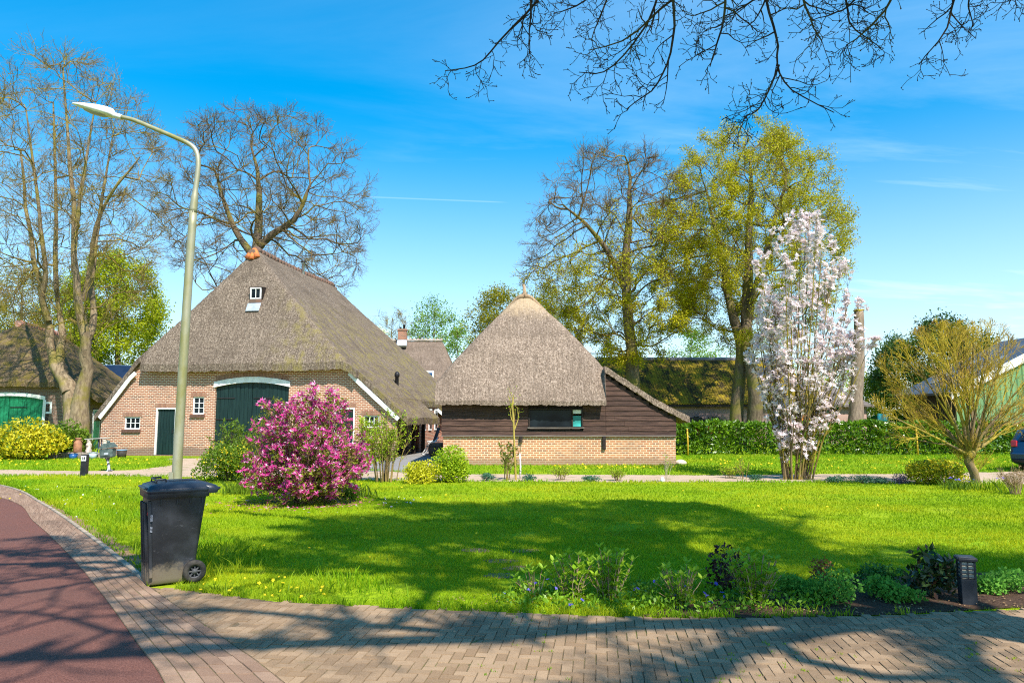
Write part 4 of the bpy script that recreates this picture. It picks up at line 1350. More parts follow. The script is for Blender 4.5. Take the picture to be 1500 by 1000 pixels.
# ---------------------------------------------- small pink building at its end
po = at(1222, 612, 47)
pk = thing('pink_outbuilding', 'small pink brick outbuilding with green framed windows, behind the white magnolia', 'outbuilding', (po[0], 47, 0))
PF = Facade((po[0], 47), 0)
px0, px1 = PF.loc(1182, 600)[0], PF.loc(1269, 600)[0]; pz = PF.loc(1222, 592, -.3)[1]; pr = PF.loc(1222, 556, 3)[1]
wa, wb = PF.rect(1212, 596.5, 1229, 604.5), PF.rect(1255, 594, 1260, 605)
m = MB(); m.wall([(px0, 0), (px1, 0), (px1, pz), (px0, pz)], [rectpoly(*wa), rectpoly(*wb)], 0, .12)
m.quad([(px1, 0, 0), (px1, 6, 0), (px1, 6, pz), (px1, 0, pz)]); m.build('wall', [M_BRICK_PINK], pk)
window(pk, wa, .05, 2, 1, frame=M_GREEN, fw=.07); window(pk, wb, .05, 1, 1, frame=M_GREEN, fw=.06)


def pk_roof(X, Y):
    return smin(smin(pr - np.abs(Y - 3) * (pr - pz) / 3.3, pr - (X - px1 + 1.6) * (pr - pz) / 1.9, .2), pr - (px0 + 1.6 - X) * 1.2, .2)


m = thatch_mesh(pk_roof, np.linspace(px0 - .3, px1 + .35, 40), lambda x: -.35, lambda x: 6.3, 24, .14, 15, .02, .01)
m.build('roof', [m_plain('grey brown sheet roof', (.19, .16, .14), (.11, .09, .08), 3, .9, .4, 12)], pk)

# ---------------------------------------------- green metal shed at the right edge
SO = (24.0, 37.2)
SF = Facade(SO, 0)
sh = thing('green_shed', 'light green ribbed metal shed with a dark roof and white verge, at the right edge', 'shed', (*SO, 0))
sx0, sze = SF.loc(1398, 573); s1x, s1z = SF.loc(1500, 521)
slp = (s1z - sze) / (s1x - sx0); apx = sx0 + 6.2; apz = sze + slp * 6.2; sx2 = apx + 6.2
m = MB(); xs_ = np.arange(sx0 + .02, sx2, .05)
rib = np.where((np.arange(len(xs_)) % 6) < 2, -.035, 0.0)
zt_ = np.minimum(sze + slp * (xs_ - sx0), apz - slp * (xs_ - apx)) - .02
V = np.stack([np.column_stack([xs_, rib, 0 * xs_ + .02]), np.column_stack([xs_, rib, zt_])], 1); m.grid(V, 0, False, True)
tm = NT('green profiled steel'); v = tm.coords('Object', (1, 1, .15)); nn_ = tm.noise(v, 2.2, 5, .6)
cc = tm.mix(tm.ramp(nn_, .35, .7), (.125, .235, .095), (.200, .325, .145))
m.build('gable_wall', [tm.finish(cc, .5, None, .3)], sh)
m = MB(); m.quad([(sx0 + .15, 5, 0), (sx0 + .15, .05, 0), (sx0 + .15, .05, sze), (sx0 + .15, 5, sze)]); m.quad([(sx2, .05, 0), (sx2, 5, 0), (sx2, 5, sze), (sx2, .05, sze)])
m.quad([(sx2, 5, 0), (sx0, 5, 0), (sx0, 5, sze), (sx2, 5, sze)])
m.build('side_wall', [M_TIMBER], sh)
m = MB()
m.prism([(sx0 - .35, sze - .35 * slp), (apx, apz), (sx2 + .35, sze - .35 * slp), (sx2 + .35, sze - .35 * slp + .12), (apx, apz + .12), (sx0 - .35, sze - .35 * slp + .12)], -.12, 5.2)
rf = m.build('roof', [m_plain('slate grey sheet roof', (.050, .056, .070), (.075, .082, .098), 1.2, .45, .1, 8)], sh)
m = MB()
m.prism([(sx0 - .30, sze - .32 * slp - .28), (apx, apz - .3), (apx, apz + .16), (sx0 - .30, sze - .32 * slp + .15)], -.19, -.125)
m.prism([(apx + .002, apz - .3), (sx2 + .30, sze - .32 * slp - .28), (sx2 + .30, sze - .32 * slp + .15), (apx + .002, apz + .16)], -.19, -.125)
m.build('bargeboard', [M_WHITE], sh)
for k in range(2):
    m = MB(); y_ = 1.4 + k * 2.0
    m.box((sx0 + 2.3, y_, sze + slp * 2.3 + .15), (3.2, .42, .03), 0, ry=-math.atan(slp)); m.build('rooflight_strip', [m_plain('pale rooflight', (.20, .22, .25), (.17, .19, .22), 2, .3, 0)], rf)

# ------------------------------------------------------------------ trees
def resample(pts, K, r, gnarl):
    P = spline(pts, K); n = r.normal(0, 1, (K, 3)); n = np.cumsum(n, 0); n -= np.linspace(0, 1, K)[:, None] * n[-1]
    return P + n * gnarl


def env_exit(p, d, env):
    """distance from p along d to the surface of the crown's ellipsoid"""
    c, a = np.array(env[:3]), np.array(env[3:6])
    q = (p - c) / a; e_ = d / a
    A = (e_ * e_).sum(-1); B = (q * e_).sum(-1); Cc = (q * q).sum(-1) - 1
    D = B * B - A * Cc
    t = (-B + np.sqrt(np.maximum(D, 0))) / A
    return np.where((D <= 0) | (t < .02), .02, t)


def spawn(P, Rd, lens, lv, env, r):
    """children of every polyline in P (N,K,3)"""
    N, K, _ = P.shape; n = lv['n']
    t = lv.get('t0', .25) + (lv.get('t1', 1.0) - lv.get('t0', .25)) * ((np.arange(n)[None] + r.random((N, n))) / n)
    f = t * (K - 1); i = np.clip(f.astype(int), 0, K - 2); fr = (f - i)[..., None]
    ar = np.arange(N)[:, None]
    p0 = P[ar, i] * (1 - fr) + P[ar, i + 1] * fr
    T = unit(P[ar, i + 1] - P[ar, i])
    rad = Rd[ar, i] * (1 - fr[..., 0]) + Rd[ar, i + 1] * fr[..., 0]
    A = r.normal(0, 1, (N, n, 3)); per = unit(A - (A * T).sum(-1, keepdims=True) * T)
    if lv.get('flat'):
        per[..., 2] *= 1 - lv['flat']; per = unit(per)
    ang = np.abs(r.normal(lv.get('ang', .8), lv.get('asd', .2), (N, n, 1))) + lv.get('low', 0) * (1 - t[..., None])
    d = unit(T * np.cos(ang) + per * np.sin(ang) + np.array([0, 0, lv.get('up', 0.0)]))
    if lv.get('out'):
        o_ = p0 - np.array([env[0], env[1], p0[..., 2].mean()]); o_[..., 2] *= .2
        d = unit(d + unit(o_) * lv['out'])
    L = (lens[:, None] * lv.get('len', .5) * (1 - lv.get('tap', .45) * t) * r.uniform(.65, 1.25, (N, n)))
    if 'abs' in lv:
        L = lv['abs'] * r.uniform(.55, 1.3, (N, n)) * (1 - lv.get('tap', .3) * t)
    if env is not None and lv.get('fill', True):
        ex = env_exit(p0, d, env); L = np.minimum(L, ex * r.uniform(.8, 1.06, (N, n)))
    L = np.maximum(L, .06)
    p0, d, L, rad = p0.reshape(-1, 3), d.reshape(-1, 3), L.reshape(-1), rad.reshape(-1)
    Kc = lv['K']; M = len(L); Q = np.zeros((M, Kc, 3)); Q[:, 0] = p0; st = (L / (Kc - 1))[:, None]
    g = lv.get('gnarl', .25)
    for k in range(1, Kc):
        d = unit(d + r.normal(0, g, (M, 3)) + np.array([0, 0, lv.get('lift', 0.0)]))
        Q[:, k] = Q[:, k - 1] + d * st
    rb = np.minimum(rad * lv.get('rk', .7), lv.get('rmax', 9)) * np.clip(L / (L.mean() + 1e-6), .5, 1.25)
    rb = np.maximum(rb, lv.get('rmin', .006))
    Rq = rb[:, None] * np.linspace(1, lv.get('end', .35), Kc)[None]
    return Q, np.maximum(Rq, lv.get('rtip', .004)), L


def leaf_quads(mb, p, size, asp, r, mat=0, up=.3, fold=0.0):
    n = len(p)
    d = unit(r.normal(0, 1, (n, 3)) + (0, 0, up)); a = r.normal(0, 1, (n, 3)); s_ = unit(np.cross(d, a))
    L = (size * r.uniform(.6, 1.3, n))[:, None]; W = L * asp * .5
    V = np.stack([p, p + d * L * .5 + s_ * W, p + d * L, p + d * L * .5 - s_ * W], 1).reshape(-1, 3)
    mb.add(V, np.arange(n)[:, None] * 4 + np.arange(4)[None], mat)


def on_lines(P, n, r, t0=0.0):
    N, K, _ = P.shape; a = r.integers(0, N, n); f = (t0 + (1 - t0) * r.random(n)) * (K - 1); i = np.clip(f.astype(int), 0, K - 2); fr = (f - i)[:, None]
    return P[a, i] * (1 - fr) + P[a, i + 1] * fr


def tree(name, label, cat, base, stems, env, levels, bark, twig, seed, leaf=None, group=None, gn=.05, K=16, trunk_levels=1, sides=(10, 7, 5, 4, 3, 3), extra=None):
    """thing > trunk (stems and limbs), crown (twigs and leaves); everything local to the tree's foot"""
    r = rng(seed); t = thing(name, label, cat, base, 0, group)
    P = np.stack([resample(p, K, r, gn * rr[0]) for p, rr in stems])
    Rd = np.stack([np.interp(np.linspace(0, 1, K), np.linspace(0, 1, len(rr)), rr) for p, rr in stems])
    lens = np.linalg.norm(np.diff(P, axis=1), axis=2).sum(1)
    tb, cb = MB(), MB()
    Rv = Rd * (1 + .05 * r.normal(0, 1, Rd.shape)); tb.tubes(P, Rv, sides[0])
    allL = [(P, Rd, lens)]
    for k, lv in enumerate(levels):
        if lv.get('src') == 'all':
            res = [spawn(*q, lv, env, r) for q in allL[lv.get('from', 0):]]
            Q, Rq, Lq = [np.concatenate([x[i] for x in res]) for i in range(3)]
        else:
            Q, Rq, Lq = spawn(*allL[lv.get('par', -1)], lv, env, r)
        allL.append((Q, Rq, Lq))
        (tb if k < trunk_levels else cb).tubes(Q, Rq, sides[min(k + 1, len(sides) - 1)])
    if leaf:
        for lf_ in (leaf if isinstance(leaf, list) else [leaf]):
            src = allL[lf_.get('lev', -1)][0]
            p = on_lines(src, lf_['n'], r, lf_.get('t0', .2)) + r.normal(0, lf_.get('jit', .08), (lf_['n'], 3))
            if 'keep' in lf_:
                p = p[lf_['keep'](p, r)]
            leaf_quads(cb, p, lf_['size'], lf_.get('asp', .6), r, lf_.get('mat', 1), lf_.get('up', .3))
    if extra:
        extra(tb, cb, allL, r)
    tb.build('trunk', [bark], t)
    mats = [twig] + [x for x in ((leaf if isinstance(leaf, list) else [leaf]) if leaf else [])]
    cb.build('crown', [twig] + [x['m'] for x in mats[1:]], t)
    return t


BK_OAK = m_bark('oak bark', (.085, .062, .042), (.175, .130, .085), (.165, .140, .030), .55)
BK_ASH = m_bark('maple bark', (.140, .100, .060), (.285, .215, .130), (.200, .165, .035), .45)
TW_OAK = m_bark('oak twigs', (.095, .062, .032), (.200, .135, .070), (.230, .170, .025), .5)
TW_ASH = m_bark('yellow brown twigs', (.150, .105, .045), (.285, .200, .075), (.290, .225, .025), .5)
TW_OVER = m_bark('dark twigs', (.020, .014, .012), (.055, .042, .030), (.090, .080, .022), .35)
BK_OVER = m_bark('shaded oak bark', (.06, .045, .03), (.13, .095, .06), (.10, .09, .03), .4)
LF_OAK = m_leaf('young oak leaves', (.330, .315, .004), (.560, .500, .008), .6, .42)
LF_OLIVE = m_leaf('olive young leaves', (.190, .195, .008), (.340, .310, .014), .6, .4)
LF_GREEN = m_leaf('fresh green leaves', (.230, .295, .004), (.460, .490, .008), .6, .42)
LF_BIRCH = m_leaf('birch leaves', (.12, .24, .02), (.27, .40, .05), .6, .45)
LF_DARK = m_leaf('dark green leaves', (.030, .075, .010), (.085, .150, .018), .5, .3)
LF_BUD = m_leaf('opening buds', (.20, .17, .03), (.32, .27, .06), .6, .3)


def loc(b, px, py, Y):
    return at(px, py, Y) - np.array([b[0], b[1], 0])


# the many-stemmed maple in front of the left farmhouse
b = gnd(112, 652); b[1] = 35.5; b[0] = at(112, 640, 35.5)[0]; b[2] = 0
Yt = 35.5
pp = lambda *q: [loc(b, x, y, Yt + (d if d else 0)) for x, y, d in q]
stems = [
    (pp((112, 655, 0), (106, 610, 0), (98, 575, 0), (82, 545, 0), (74, 515, .2), (70, 470, .3), (58, 430, .5), (50, 380, .8), (40, 300, 1.2), (30, 220, 1.6)), (.62, .42, .30, .22, .17, .12, .09, .05)),
    (pp((116, 655, 0), (120, 610, 0), (122, 570, 0), (123, 520, -.2), (119, 490, -.4), (112, 440, -.5), (108, 400, -.6), (106, 330, -.7), (100, 240, -.8), (92, 100, -.6)), (.62, .44, .32, .27, .21, .17, .13, .09, .04)),
    (pp((98, 575, 0), (90, 545, .3), (93, 500, .5), (90, 460, .8), (84, 380, 1), (82, 300, 1.2), (78, 150, 1.4)), (.26, .2, .17, .14, .11, .08, .04)),
    (pp((70, 470, .3), (60, 440, 0), (66, 400, -.4), (60, 330, -.8), (50, 250, -1), (38, 160, -1.4)), (.15, .13, .11, .09, .07, .03)),
    (pp((124, 505, 0), (136, 470, .4), (134, 420, .8), (140, 370, 1.0), (150, 300, 1.2), (165, 200, 1.4)), (.19, .16, .14, .11, .08, .03)),
    (pp((122, 440, 0), (130, 390, -.3), (138, 340, -.8), (160, 290, -1.2), (205, 230, -1.6)), (.14, .12, .10, .07, .03)),
    (pp((108, 400, -.6), (112, 330, -.9), (124, 250, -1.2), (140, 150, -1.2)), (.12, .10, .07, .03)),
]
envA = (*(loc(b, 104, 290, Yt)), 4.6, 4.0, 7.6)


def maple_extra(tb, cb, allL, r):
    # flare and burrs at the foot, where both trunks are grown together
    P = np.array([loc(b, 113, 668, Yt), loc(b, 112, 640, Yt), loc(b, 111, 618, Yt), loc(b, 110, 600, Yt)])
    tb.tube(P, (.78, .62, .58, .42), 14)
    for k in range(16):
        q = loc(b, r.uniform(84, 128), r.uniform(480, 600), Yt); 


# crowns that fill their outline: every new shoot grows from the nearest fitting wood
def grow_net(stems, env, N, r, rtip=.006, pw=.47, t0=.3, shell=.45, seg=.75, alpha=.30, low=None, jit=.10):
    """stems: [(points (K,3), radii)]; returns nodes, parents, radii"""
    pos, par, plen, drn, fixed = [], [], [], [], []
    for P, Rd in stems:
        first = len(pos)
        for k in range(len(P)):
            pos.append(P[k]); par.append(len(pos) - 2 if k else -1); fixed.append(Rd[k])
            plen.append(0 if k / (len(P) - 1) >= t0 else 1e3)
            drn.append(unit(P[min(k + 1, len(P) - 1)] - P[max(k - 1, 0)]))
    nfix = len(pos); cap = nfix + N * 14
    A = np.zeros((cap, 3)); A[:nfix] = pos; L = np.zeros(cap); L[:nfix] = plen; D = np.zeros((cap, 3)); D[:nfix] = drn; Pr = np.full(cap, -1); Pr[:nfix] = par
    c, e_ = np.array(env[:3]), np.array(env[3:6])
    d = unit(r.normal(0, 1, (N, 3))); q = np.where(r.random(N) < shell, r.uniform(.86, 1.03, N), r.random(N) ** .42)
    q = q * (1 + .10 * vnoise(d[:, 0] * 3 + d[:, 1] * 2, d[:, 2] * 3, 1.3, int(r.integers(1, 99))))
    T = c + d * e_ * q[:, None]
    if low is not None:
        T = T[T[:, 2] > low]
    org = pos[int(nfix * .0)] * 0 + np.array([c[0] * .4, c[1] * .4, c[2] - e_[2] * .75])
    T = T[np.argsort(np.linalg.norm((T - org) / e_, axis=1) + r.normal(0, .05, len(T)))]
    n = nfix
    for p in T:
        v = p - A[:n]; dd = np.linalg.norm(v, axis=1) + 1e-6
        cosv = (v * D[:n]).sum(1) / dd
        cost = dd * (1 + .55 * (1 - cosv)) + alpha * np.minimum(L[:n], 40) * (L[:n] < 900) + (L[:n] > 900) * 1e3
        i = int(np.argmin(cost)); m = max(1, int(round(dd[i] / seg))); prev = i; base_ = A[i].copy(); bend = D[i] * dd[i] * .22
        for k in range(1, m + 1):
            if n >= cap:
                break
            t = k / m; x = base_ + v[i] * t + bend * 4 * t * (1 - t) * .5
            if k < m:
                x = x + r.normal(0, jit, 3) * min(1, dd[i] / 2)
            A[n] = x; Pr[n] = prev; D[n] = unit(x - A[prev]); L[n] = (L[prev] if L[prev] < 900 else 0) + np.linalg.norm(x - A[prev]); prev = n; n += 1
    A, Pr = A[:n], Pr[:n]; cnt = np.zeros(n); haschild = np.zeros(n, bool)
    haschild[Pr[Pr >= 0]] = True; cnt[~haschild] = 1
    main = np.full(n, -1); best = np.zeros(n)
    for i in range(n - 1, -1, -1):
        if Pr[i] >= 0:
            cnt[Pr[i]] += cnt[i]
    rad = rtip * np.maximum(cnt, 1) ** pw; rad[:nfix] = np.maximum(fixed, rad[:nfix] * .6)
    for i in range(n):
        p = Pr[i]
        if p >= 0 and i >= nfix and cnt[i] > best[p]:
            best[p] = cnt[i]; main[p] = i
    paths = []
    for i in range(nfix, n):
        p = Pr[i]
        if main[p] == i and p >= nfix:
            continue
        ch = [p, i]
        while main[ch[-1]] >= 0:
            ch.append(main[ch[-1]])
        paths.append(ch)
    return A, rad, paths, nfix


def net_tree(name, label, base, stems, env, N, bark, twig, seed, tw=(5, 1.0, 5, .5), twr=.008, leaf=None, group=None, t0=.3, gn=.12, rtip=.009, thick=.045, pw=.47, shell=.45, alpha=.30, extra=None, sides=10, sub_up=.12):
    r = rng(seed); t = thing(name, label, 'tree', base, 0, group); K = 18
    S = []
    for p, rr in stems:
        P = resample(p, K, r, gn * rr[0]); S.append((P, np.interp(np.linspace(0, 1, K), np.linspace(0, 1, len(rr)), rr)))
    tb, cb = MB(), MB()
    for P, Rd in S:
        tb.tubes(P[None], (Rd * (1 + .05 * r.normal(0, 1, K)))[None], sides)
    A, rad, paths, nfix = grow_net(S, env, N, r, rtip, pw, t0, shell, alpha=alpha)
    bins = {}
    for ch in paths:
        X = A[ch]; Q = rad[ch].copy(); Q[0] = min(Q[0], Q[1] * 1.25)
        k = 3 if len(ch) <= 3 else 6 if len(ch) <= 7 else 14
        u = np.linspace(0, len(ch) - 1, k); idx = np.arange(len(ch))
        Y = spline(X, k) if len(ch) > 2 else np.column_stack([np.interp(u, idx, X[:, q]) for q in range(3)])
        bins.setdefault((k, Q[1] > thick), []).append((Y, np.interp(u, idx, Q)))
    ends = []
    for (k, big), lst in bins.items():
        P = np.stack([x[0] for x in lst]); Q = np.stack([x[1] for x in lst])
        (tb if big else cb).tubes(P, Q, 7 if big else 4 if k > 3 else 3)
        E = P[:, -3:]; ends.append((E if k == 3 else E, Q[:, -3:]))
    E = np.concatenate([x[0] for x in ends]); Eq = np.concatenate([x[1] for x in ends])
    n1, l1, n2, l2 = tw
    le = np.linalg.norm(np.diff(E, axis=1), axis=2).sum(1)
    a = spawn(E, Eq, le, dict(n=n1, t0=.1, t1=1, ang=.6, asd=.25, abs=l1, tap=.2, K=5, gnarl=.20, up=sub_up, lift=.02, rk=.7, rmin=twr * 1.15, rtip=twr, fill=False), None, r)
    b_ = spawn(*a, dict(n=n2, t0=.15, t1=1, ang=.65, asd=.25, abs=l2, tap=.3, K=4, gnarl=.22, up=sub_up, rk=.7, rmin=twr * .85, rtip=twr * .7, fill=False), None, r)
    cb.tubes(a[0], a[1], 3); cb.tubes(b_[0], b_[1], 3)
    lf_ = leaf if isinstance(leaf, list) else [leaf] if leaf else []
    for q in lf_:
        p = np.concatenate([on_lines(b_[0], int(q['n'] * .7), r, .1), on_lines(a[0], int(q['n'] * .3), r, .2)]); p = p + r.normal(0, q.get('jit', .08), p.shape)
        if 'keep' in q:
            p = p[q['keep'](p, r)]
        leaf_quads(cb, p, q['size'], q.get('asp', .6), r, q.get('mat', 1), q.get('up', .3))
    if extra:
        extra(tb, cb, S, r)
    tb.build('trunk', [bark], t); cb.build('crown', [twig] + [q['m'] for q in lf_], t)
    return t


def px_env(b, box, Y, k=1.0, dep=.95):
    x0, y0, x1, y1 = box; c0 = loc(b, (x0 + x1) / 2, (y0 + y1) / 2, Y)
    return (*c0, abs(at(x1, 500, Y)[0] - at(x0, 500, Y)[0]) / 2 * k, abs(at(x1, 500, Y)[0] - at(x0, 500, Y)[0]) / 2 * k * dep, abs(at(750, y0, Y)[2] - at(750, y1, Y)[2]) / 2 * k)


def foot(px, Y):
    return np.array([*at(px, 612, Y)[:2], 0.0])


YB = 50; b = foot(380, YB)
net_tree('oak_tree', 'bare round crowned oak rising behind the large farmhouse roof', b, [
    ([(0, 0, -.1), (0, 0, 4), loc(b, 376, 400, YB), loc(b, 374, 350, YB), loc(b, 380, 290, YB), loc(b, 372, 230, YB)], (.62, .5, .42, .34, .22, .10)),
    ([loc(b, 375, 365, YB), loc(b, 395, 345, YB - .5), loc(b, 430, 320, YB - 1), loc(b, 455, 270, YB - 1.3)], (.30, .24, .19, .08)), ([loc(b, 376, 385, YB), loc(b, 350, 345, YB + .5), loc(b, 330, 300, YB + 1), loc(b, 315, 250, YB + 1)], (.28, .22, .16, .07))],
    px_env(b, (244, 160, 546, 470), YB), 900, BK_OAK, TW_OAK, 41, tw=(6, 1.0, 7, .55), twr=.0088, t0=.25, rtip=.0175, pw=.50, thick=.07)
YK = 42.5
b = foot(926, 43.5); Yq = 43.5
net_tree('oak_tree', 'half bare oak directly right of the barn roof, green only on its lower boughs', b, [
    ([loc(b, 928, 650, Yq), loc(b, 927, 600, Yq), loc(b, 925, 520, Yq), loc(b, 920, 440, Yq), loc(b, 918, 370, Yq), loc(b, 925, 300, Yq), loc(b, 920, 240, Yq)], (.50, .42, .36, .30, .24, .16, .06)),
    ([loc(b, 920, 430, Yq), loc(b, 895, 380, Yq), loc(b, 865, 335, Yq - .6), loc(b, 825, 300, Yq - 1)], (.22, .17, .13, .05))],
    px_env(b, (770, 216, 1040, 520), Yq), 800, BK_OAK, TW_OAK, 52, tw=(6, .9, 6, .5), twr=.0082, t0=.30, rtip=.015, pw=.50, thick=.06, leaf=[
        dict(n=165000, size=.105, m=LF_OAK, jit=.12, mat=1, keep=lambda p, r: r.random(len(p)) < np.clip(2.25 - (p[:, 2] - .25 * p[:, 0] + 2.0 * vnoise(p[:, 0], p[:, 2], .8, 4)) / 6.3, 0.0, 1))])
b = foot(1088, YK)
g_st = [([loc(b, 1079, 640, YK), loc(b, 1078, 590, YK), loc(b, 1082, 530, YK), loc(b, 1076, 470, YK), loc(b, 1060, 380, YK + 1), loc(b, 1035, 280, YK + 1.5)], (.44, .38, .33, .28, .18, .06)),
        ([loc(b, 1104, 640, YK - .6), loc(b, 1103, 590, YK - .6), loc(b, 1097, 530, YK - .5), loc(b, 1092, 470, YK), loc(b, 1098, 380, YK), loc(b, 1100, 300, YK), loc(b, 1098, 230, YK)], (.50, .42, .36, .32, .24, .16, .06)),
        ([loc(b, 1092, 480, YK), loc(b, 1108, 420, YK - 1), loc(b, 1128, 340, YK - 1.5), loc(b, 1150, 270, YK - 1.5)], (.26, .2, .13, .05))]
net_tree('oak_tree', 'tallest green oak with twin trunks, between the half bare oak and the white magnolia', b, g_st, px_env(b, (958, 192, 1234, 510), YK), 800, BK_OAK, TW_OAK, 53, tw=(5, .9, 5, .5), twr=.008, t0=.42, rtip=.015, pw=.50, thick=.06, leaf=[
    dict(n=190000, size=.098, m=LF_OAK, jit=.13, mat=1, keep=lambda p, r: vnoise(p[:, 0] + p[:, 1], p[:, 2], 1.3, 3) + r.normal(0, .35, len(p)) > -.30)])


def leafy(name, label, px, Y, box, seed, lm, n, size, twig=None, r0=.3, N=150, jit=.2, tw=(4, .9, 4, .5), twr=.009, asp=.62, up=.15, keep=None):
    b = foot(px, Y); env = px_env(b, box, Y, .92); H = env[2] + env[5] * .7; s_ = env[3] / 4.0
    st = [([(0, 0, -.1), (.05, 0, H * .3), (env[0] * .5, .1, H * .6), (env[0], 0, H)], (r0, r0 * .8, r0 * .5, .03))]
    q = dict(n=n, size=size, m=lm, jit=jit, asp=asp)
    if keep:
        q['keep'] = keep
    return net_tree(name, label, b, st, env, N, BK_OAK, twig or TW_OAK, seed, tw=(tw[0], tw[1] * max(.35, min(1.2, s_)), tw[2], tw[3] * max(.35, min(1.2, s_))), twr=twr, leaf=[q], t0=.18, rtip=.010, thick=.06)


leafy('linden_tree', 'leafy yellow green tree behind the maple and the left farmhouse', 170, 56, (98, 368, 236, 560), 61, LF_GREEN, 46000, .17, N=260, jit=.34)
leafy('linden_tree', 'dull olive tree with thin foliage at the far left skyline', 28, 60, (-60, 388, 112, 560), 62, LF_OLIVE, 24000, .15, N=260, jit=.25, tw=(5, 1, 5, .6))
leafy('field_maple', 'round olive green tree just left of the barn roof peak, far behind', 748, 66, (680, 416, 822, 570), 63, LF_OLIVE, 26000, .17, N=220, jit=.28)
leafy('birch_tree', 'slender light green birch above the distant thatched house', 634, 78, (600, 436, 672, 550), 64, LF_BIRCH, 5200, .21, r0=.16, N=70, jit=.4)
leafy('birch_tree', 'second light green birch, tucked against the left slope of the barn roof', 668, 74, (642, 466, 698, 560), 65, LF_BIRCH, 2600, .20, r0=.13, N=50, jit=.35)
leafy('bare_tree', 'pale leafless tree left of the distant brick chimney', 566, 80, (526, 446, 622, 575), 66, LF_BUD, 1500, .10, TW_ASH, r0=.2, N=150, tw=(6, 1.2, 6, .7), twr=.012)
leafy('blossom_tree', 'small white blossoming tree behind the right slope of the farmhouse roof', 558, 56, (536, 480, 580, 560), 67, m_leaf('pear blossom', (.60, .64, .36), (.82, .84, .64), .7, .3), 3200, .16, r0=.12, N=50, jit=.14)
leafy('shrub_tree', 'bright lime shrub below the distant thatched roof', 600, 50, (578, 526, 622, 590), 68, LF_GREEN, 3600, .13, r0=.08, N=50, jit=.14)
leafy('dense_tree', 'dense mid green tree behind the roof of the green shed', 1352, 58, (1282, 470, 1456, 640), 69, LF_DARK, 50000, .19, N=260, jit=.3)
leafy('dense_tree', 'low bushy green tree between the pink outbuilding and the green shed', 1268, 62, (1228, 545, 1312, 640), 70, LF_GREEN, 12000, .16, r0=.15, N=110, jit=.25)
leafy('field_maple', 'pale green tree seen in the gap between the two oaks over the long barn', 1010, 75, (975, 478, 1052, 570), 72, LF_BIRCH, 4500, .2, jit=.3, r0=.15, N=90)
far = [(-80, 480, 90), (20, 500, 95), (250, 540, 100), (480, 560, 110), (700, 556, 105), (860, 550, 110), (985, 520, 105), (1060, 505, 120), (1180, 520, 110), (1290, 560, 115), (1390, 540, 120), (1500, 545, 110), (1570, 530, 105)]
far_lab = ['far bushy tree left of the frame edge', 'far bushy tree behind the left farmhouse', 'far bushy tree between the leafy linden and the farmhouse roof', 'far bushy tree hidden low behind the farmhouse', 'far bushy tree low behind the barn',
           'far bushy tree behind the bare oak', 'far pale tree in the gap left of the twin trunks', 'far tree behind the twin trunks of the green oak', 'far tree behind the white magnolia', 'far tree on the skyline right of the cut trunk', 'far tree behind the green shed', 'far tree past the ridge of the green shed', 'far tree at the right frame edge']
for k, (px, py, Y) in enumerate(far):
    wpx = 46 + 14 * (k % 3)
    leafy('far_tree', far_lab[k], px, Y, (px - wpx, py, px + wpx, 635), 200 + k, (LF_OLIVE, LF_BIRCH, LF_GREEN)[k % 3], 3600, .34, r0=.2, N=60, jit=.45, twr=.014)

b = gnd(112, 652); b = np.array([at(112, 640, Yt)[0], Yt, 0.0])
net_tree('maple_tree', 'bare maple with several pale stems growing from one stump, before the left farmhouse', b, stems, envA, 850, BK_ASH, TW_ASH, 31, tw=(6, .95, 6, .5), twr=.0070, t0=.36, gn=.12, rtip=.0125, pw=.48, thick=.05, alpha=.22, sub_up=.25,
         leaf=[dict(n=7000, size=.06, m=LF_BUD, jit=.03)], extra=maple_extra, sides=12)

# pollarded trunk behind the hedge
b = np.array([*at(1254, 612, 42)[:2], 0.0]); r = rng(5)
t = thing('cut_trunk', 'tall branchless tree trunk cut off flat at the top, behind the white magnolia', 'tree', b)
m = MB(); K = 14; P = resample([loc(b, 1252, 640, 42), loc(b, 1254, 590, 42), loc(b, 1257, 520, 42), loc(b, 1258, 455, 42)], K, r, .02)
m.tubes(P[None], np.interp(np.linspace(0, 1, K), [0, .2, .5, 1], [.55, .42, .37, .27])[None] * (1 + .05 * r.normal(0, 1, (1, K))), 12, 0, True, True); m.build('trunk', [m_bark('pale trunk bark', (.17, .125, .09), (.29, .22, .155), (.16, .13, .04), .2)], t)
m = MB()
for k in range(5):
    a = r.uniform(0, 6.28); q = P[-1] + (.18 * math.cos(a), .18 * math.sin(a), -.02); m.box(q, (.18, .16, .10), 0, rz=a, bev=.03)
m.box(P[-1] + (0, 0, .03), (.5, .5, .08), 0, bev=.03)
m.build('moss_cap', [m_plain('yellow moss', (.55, .36, .02), (.35, .25, .02), 9, .95, .4)], t)

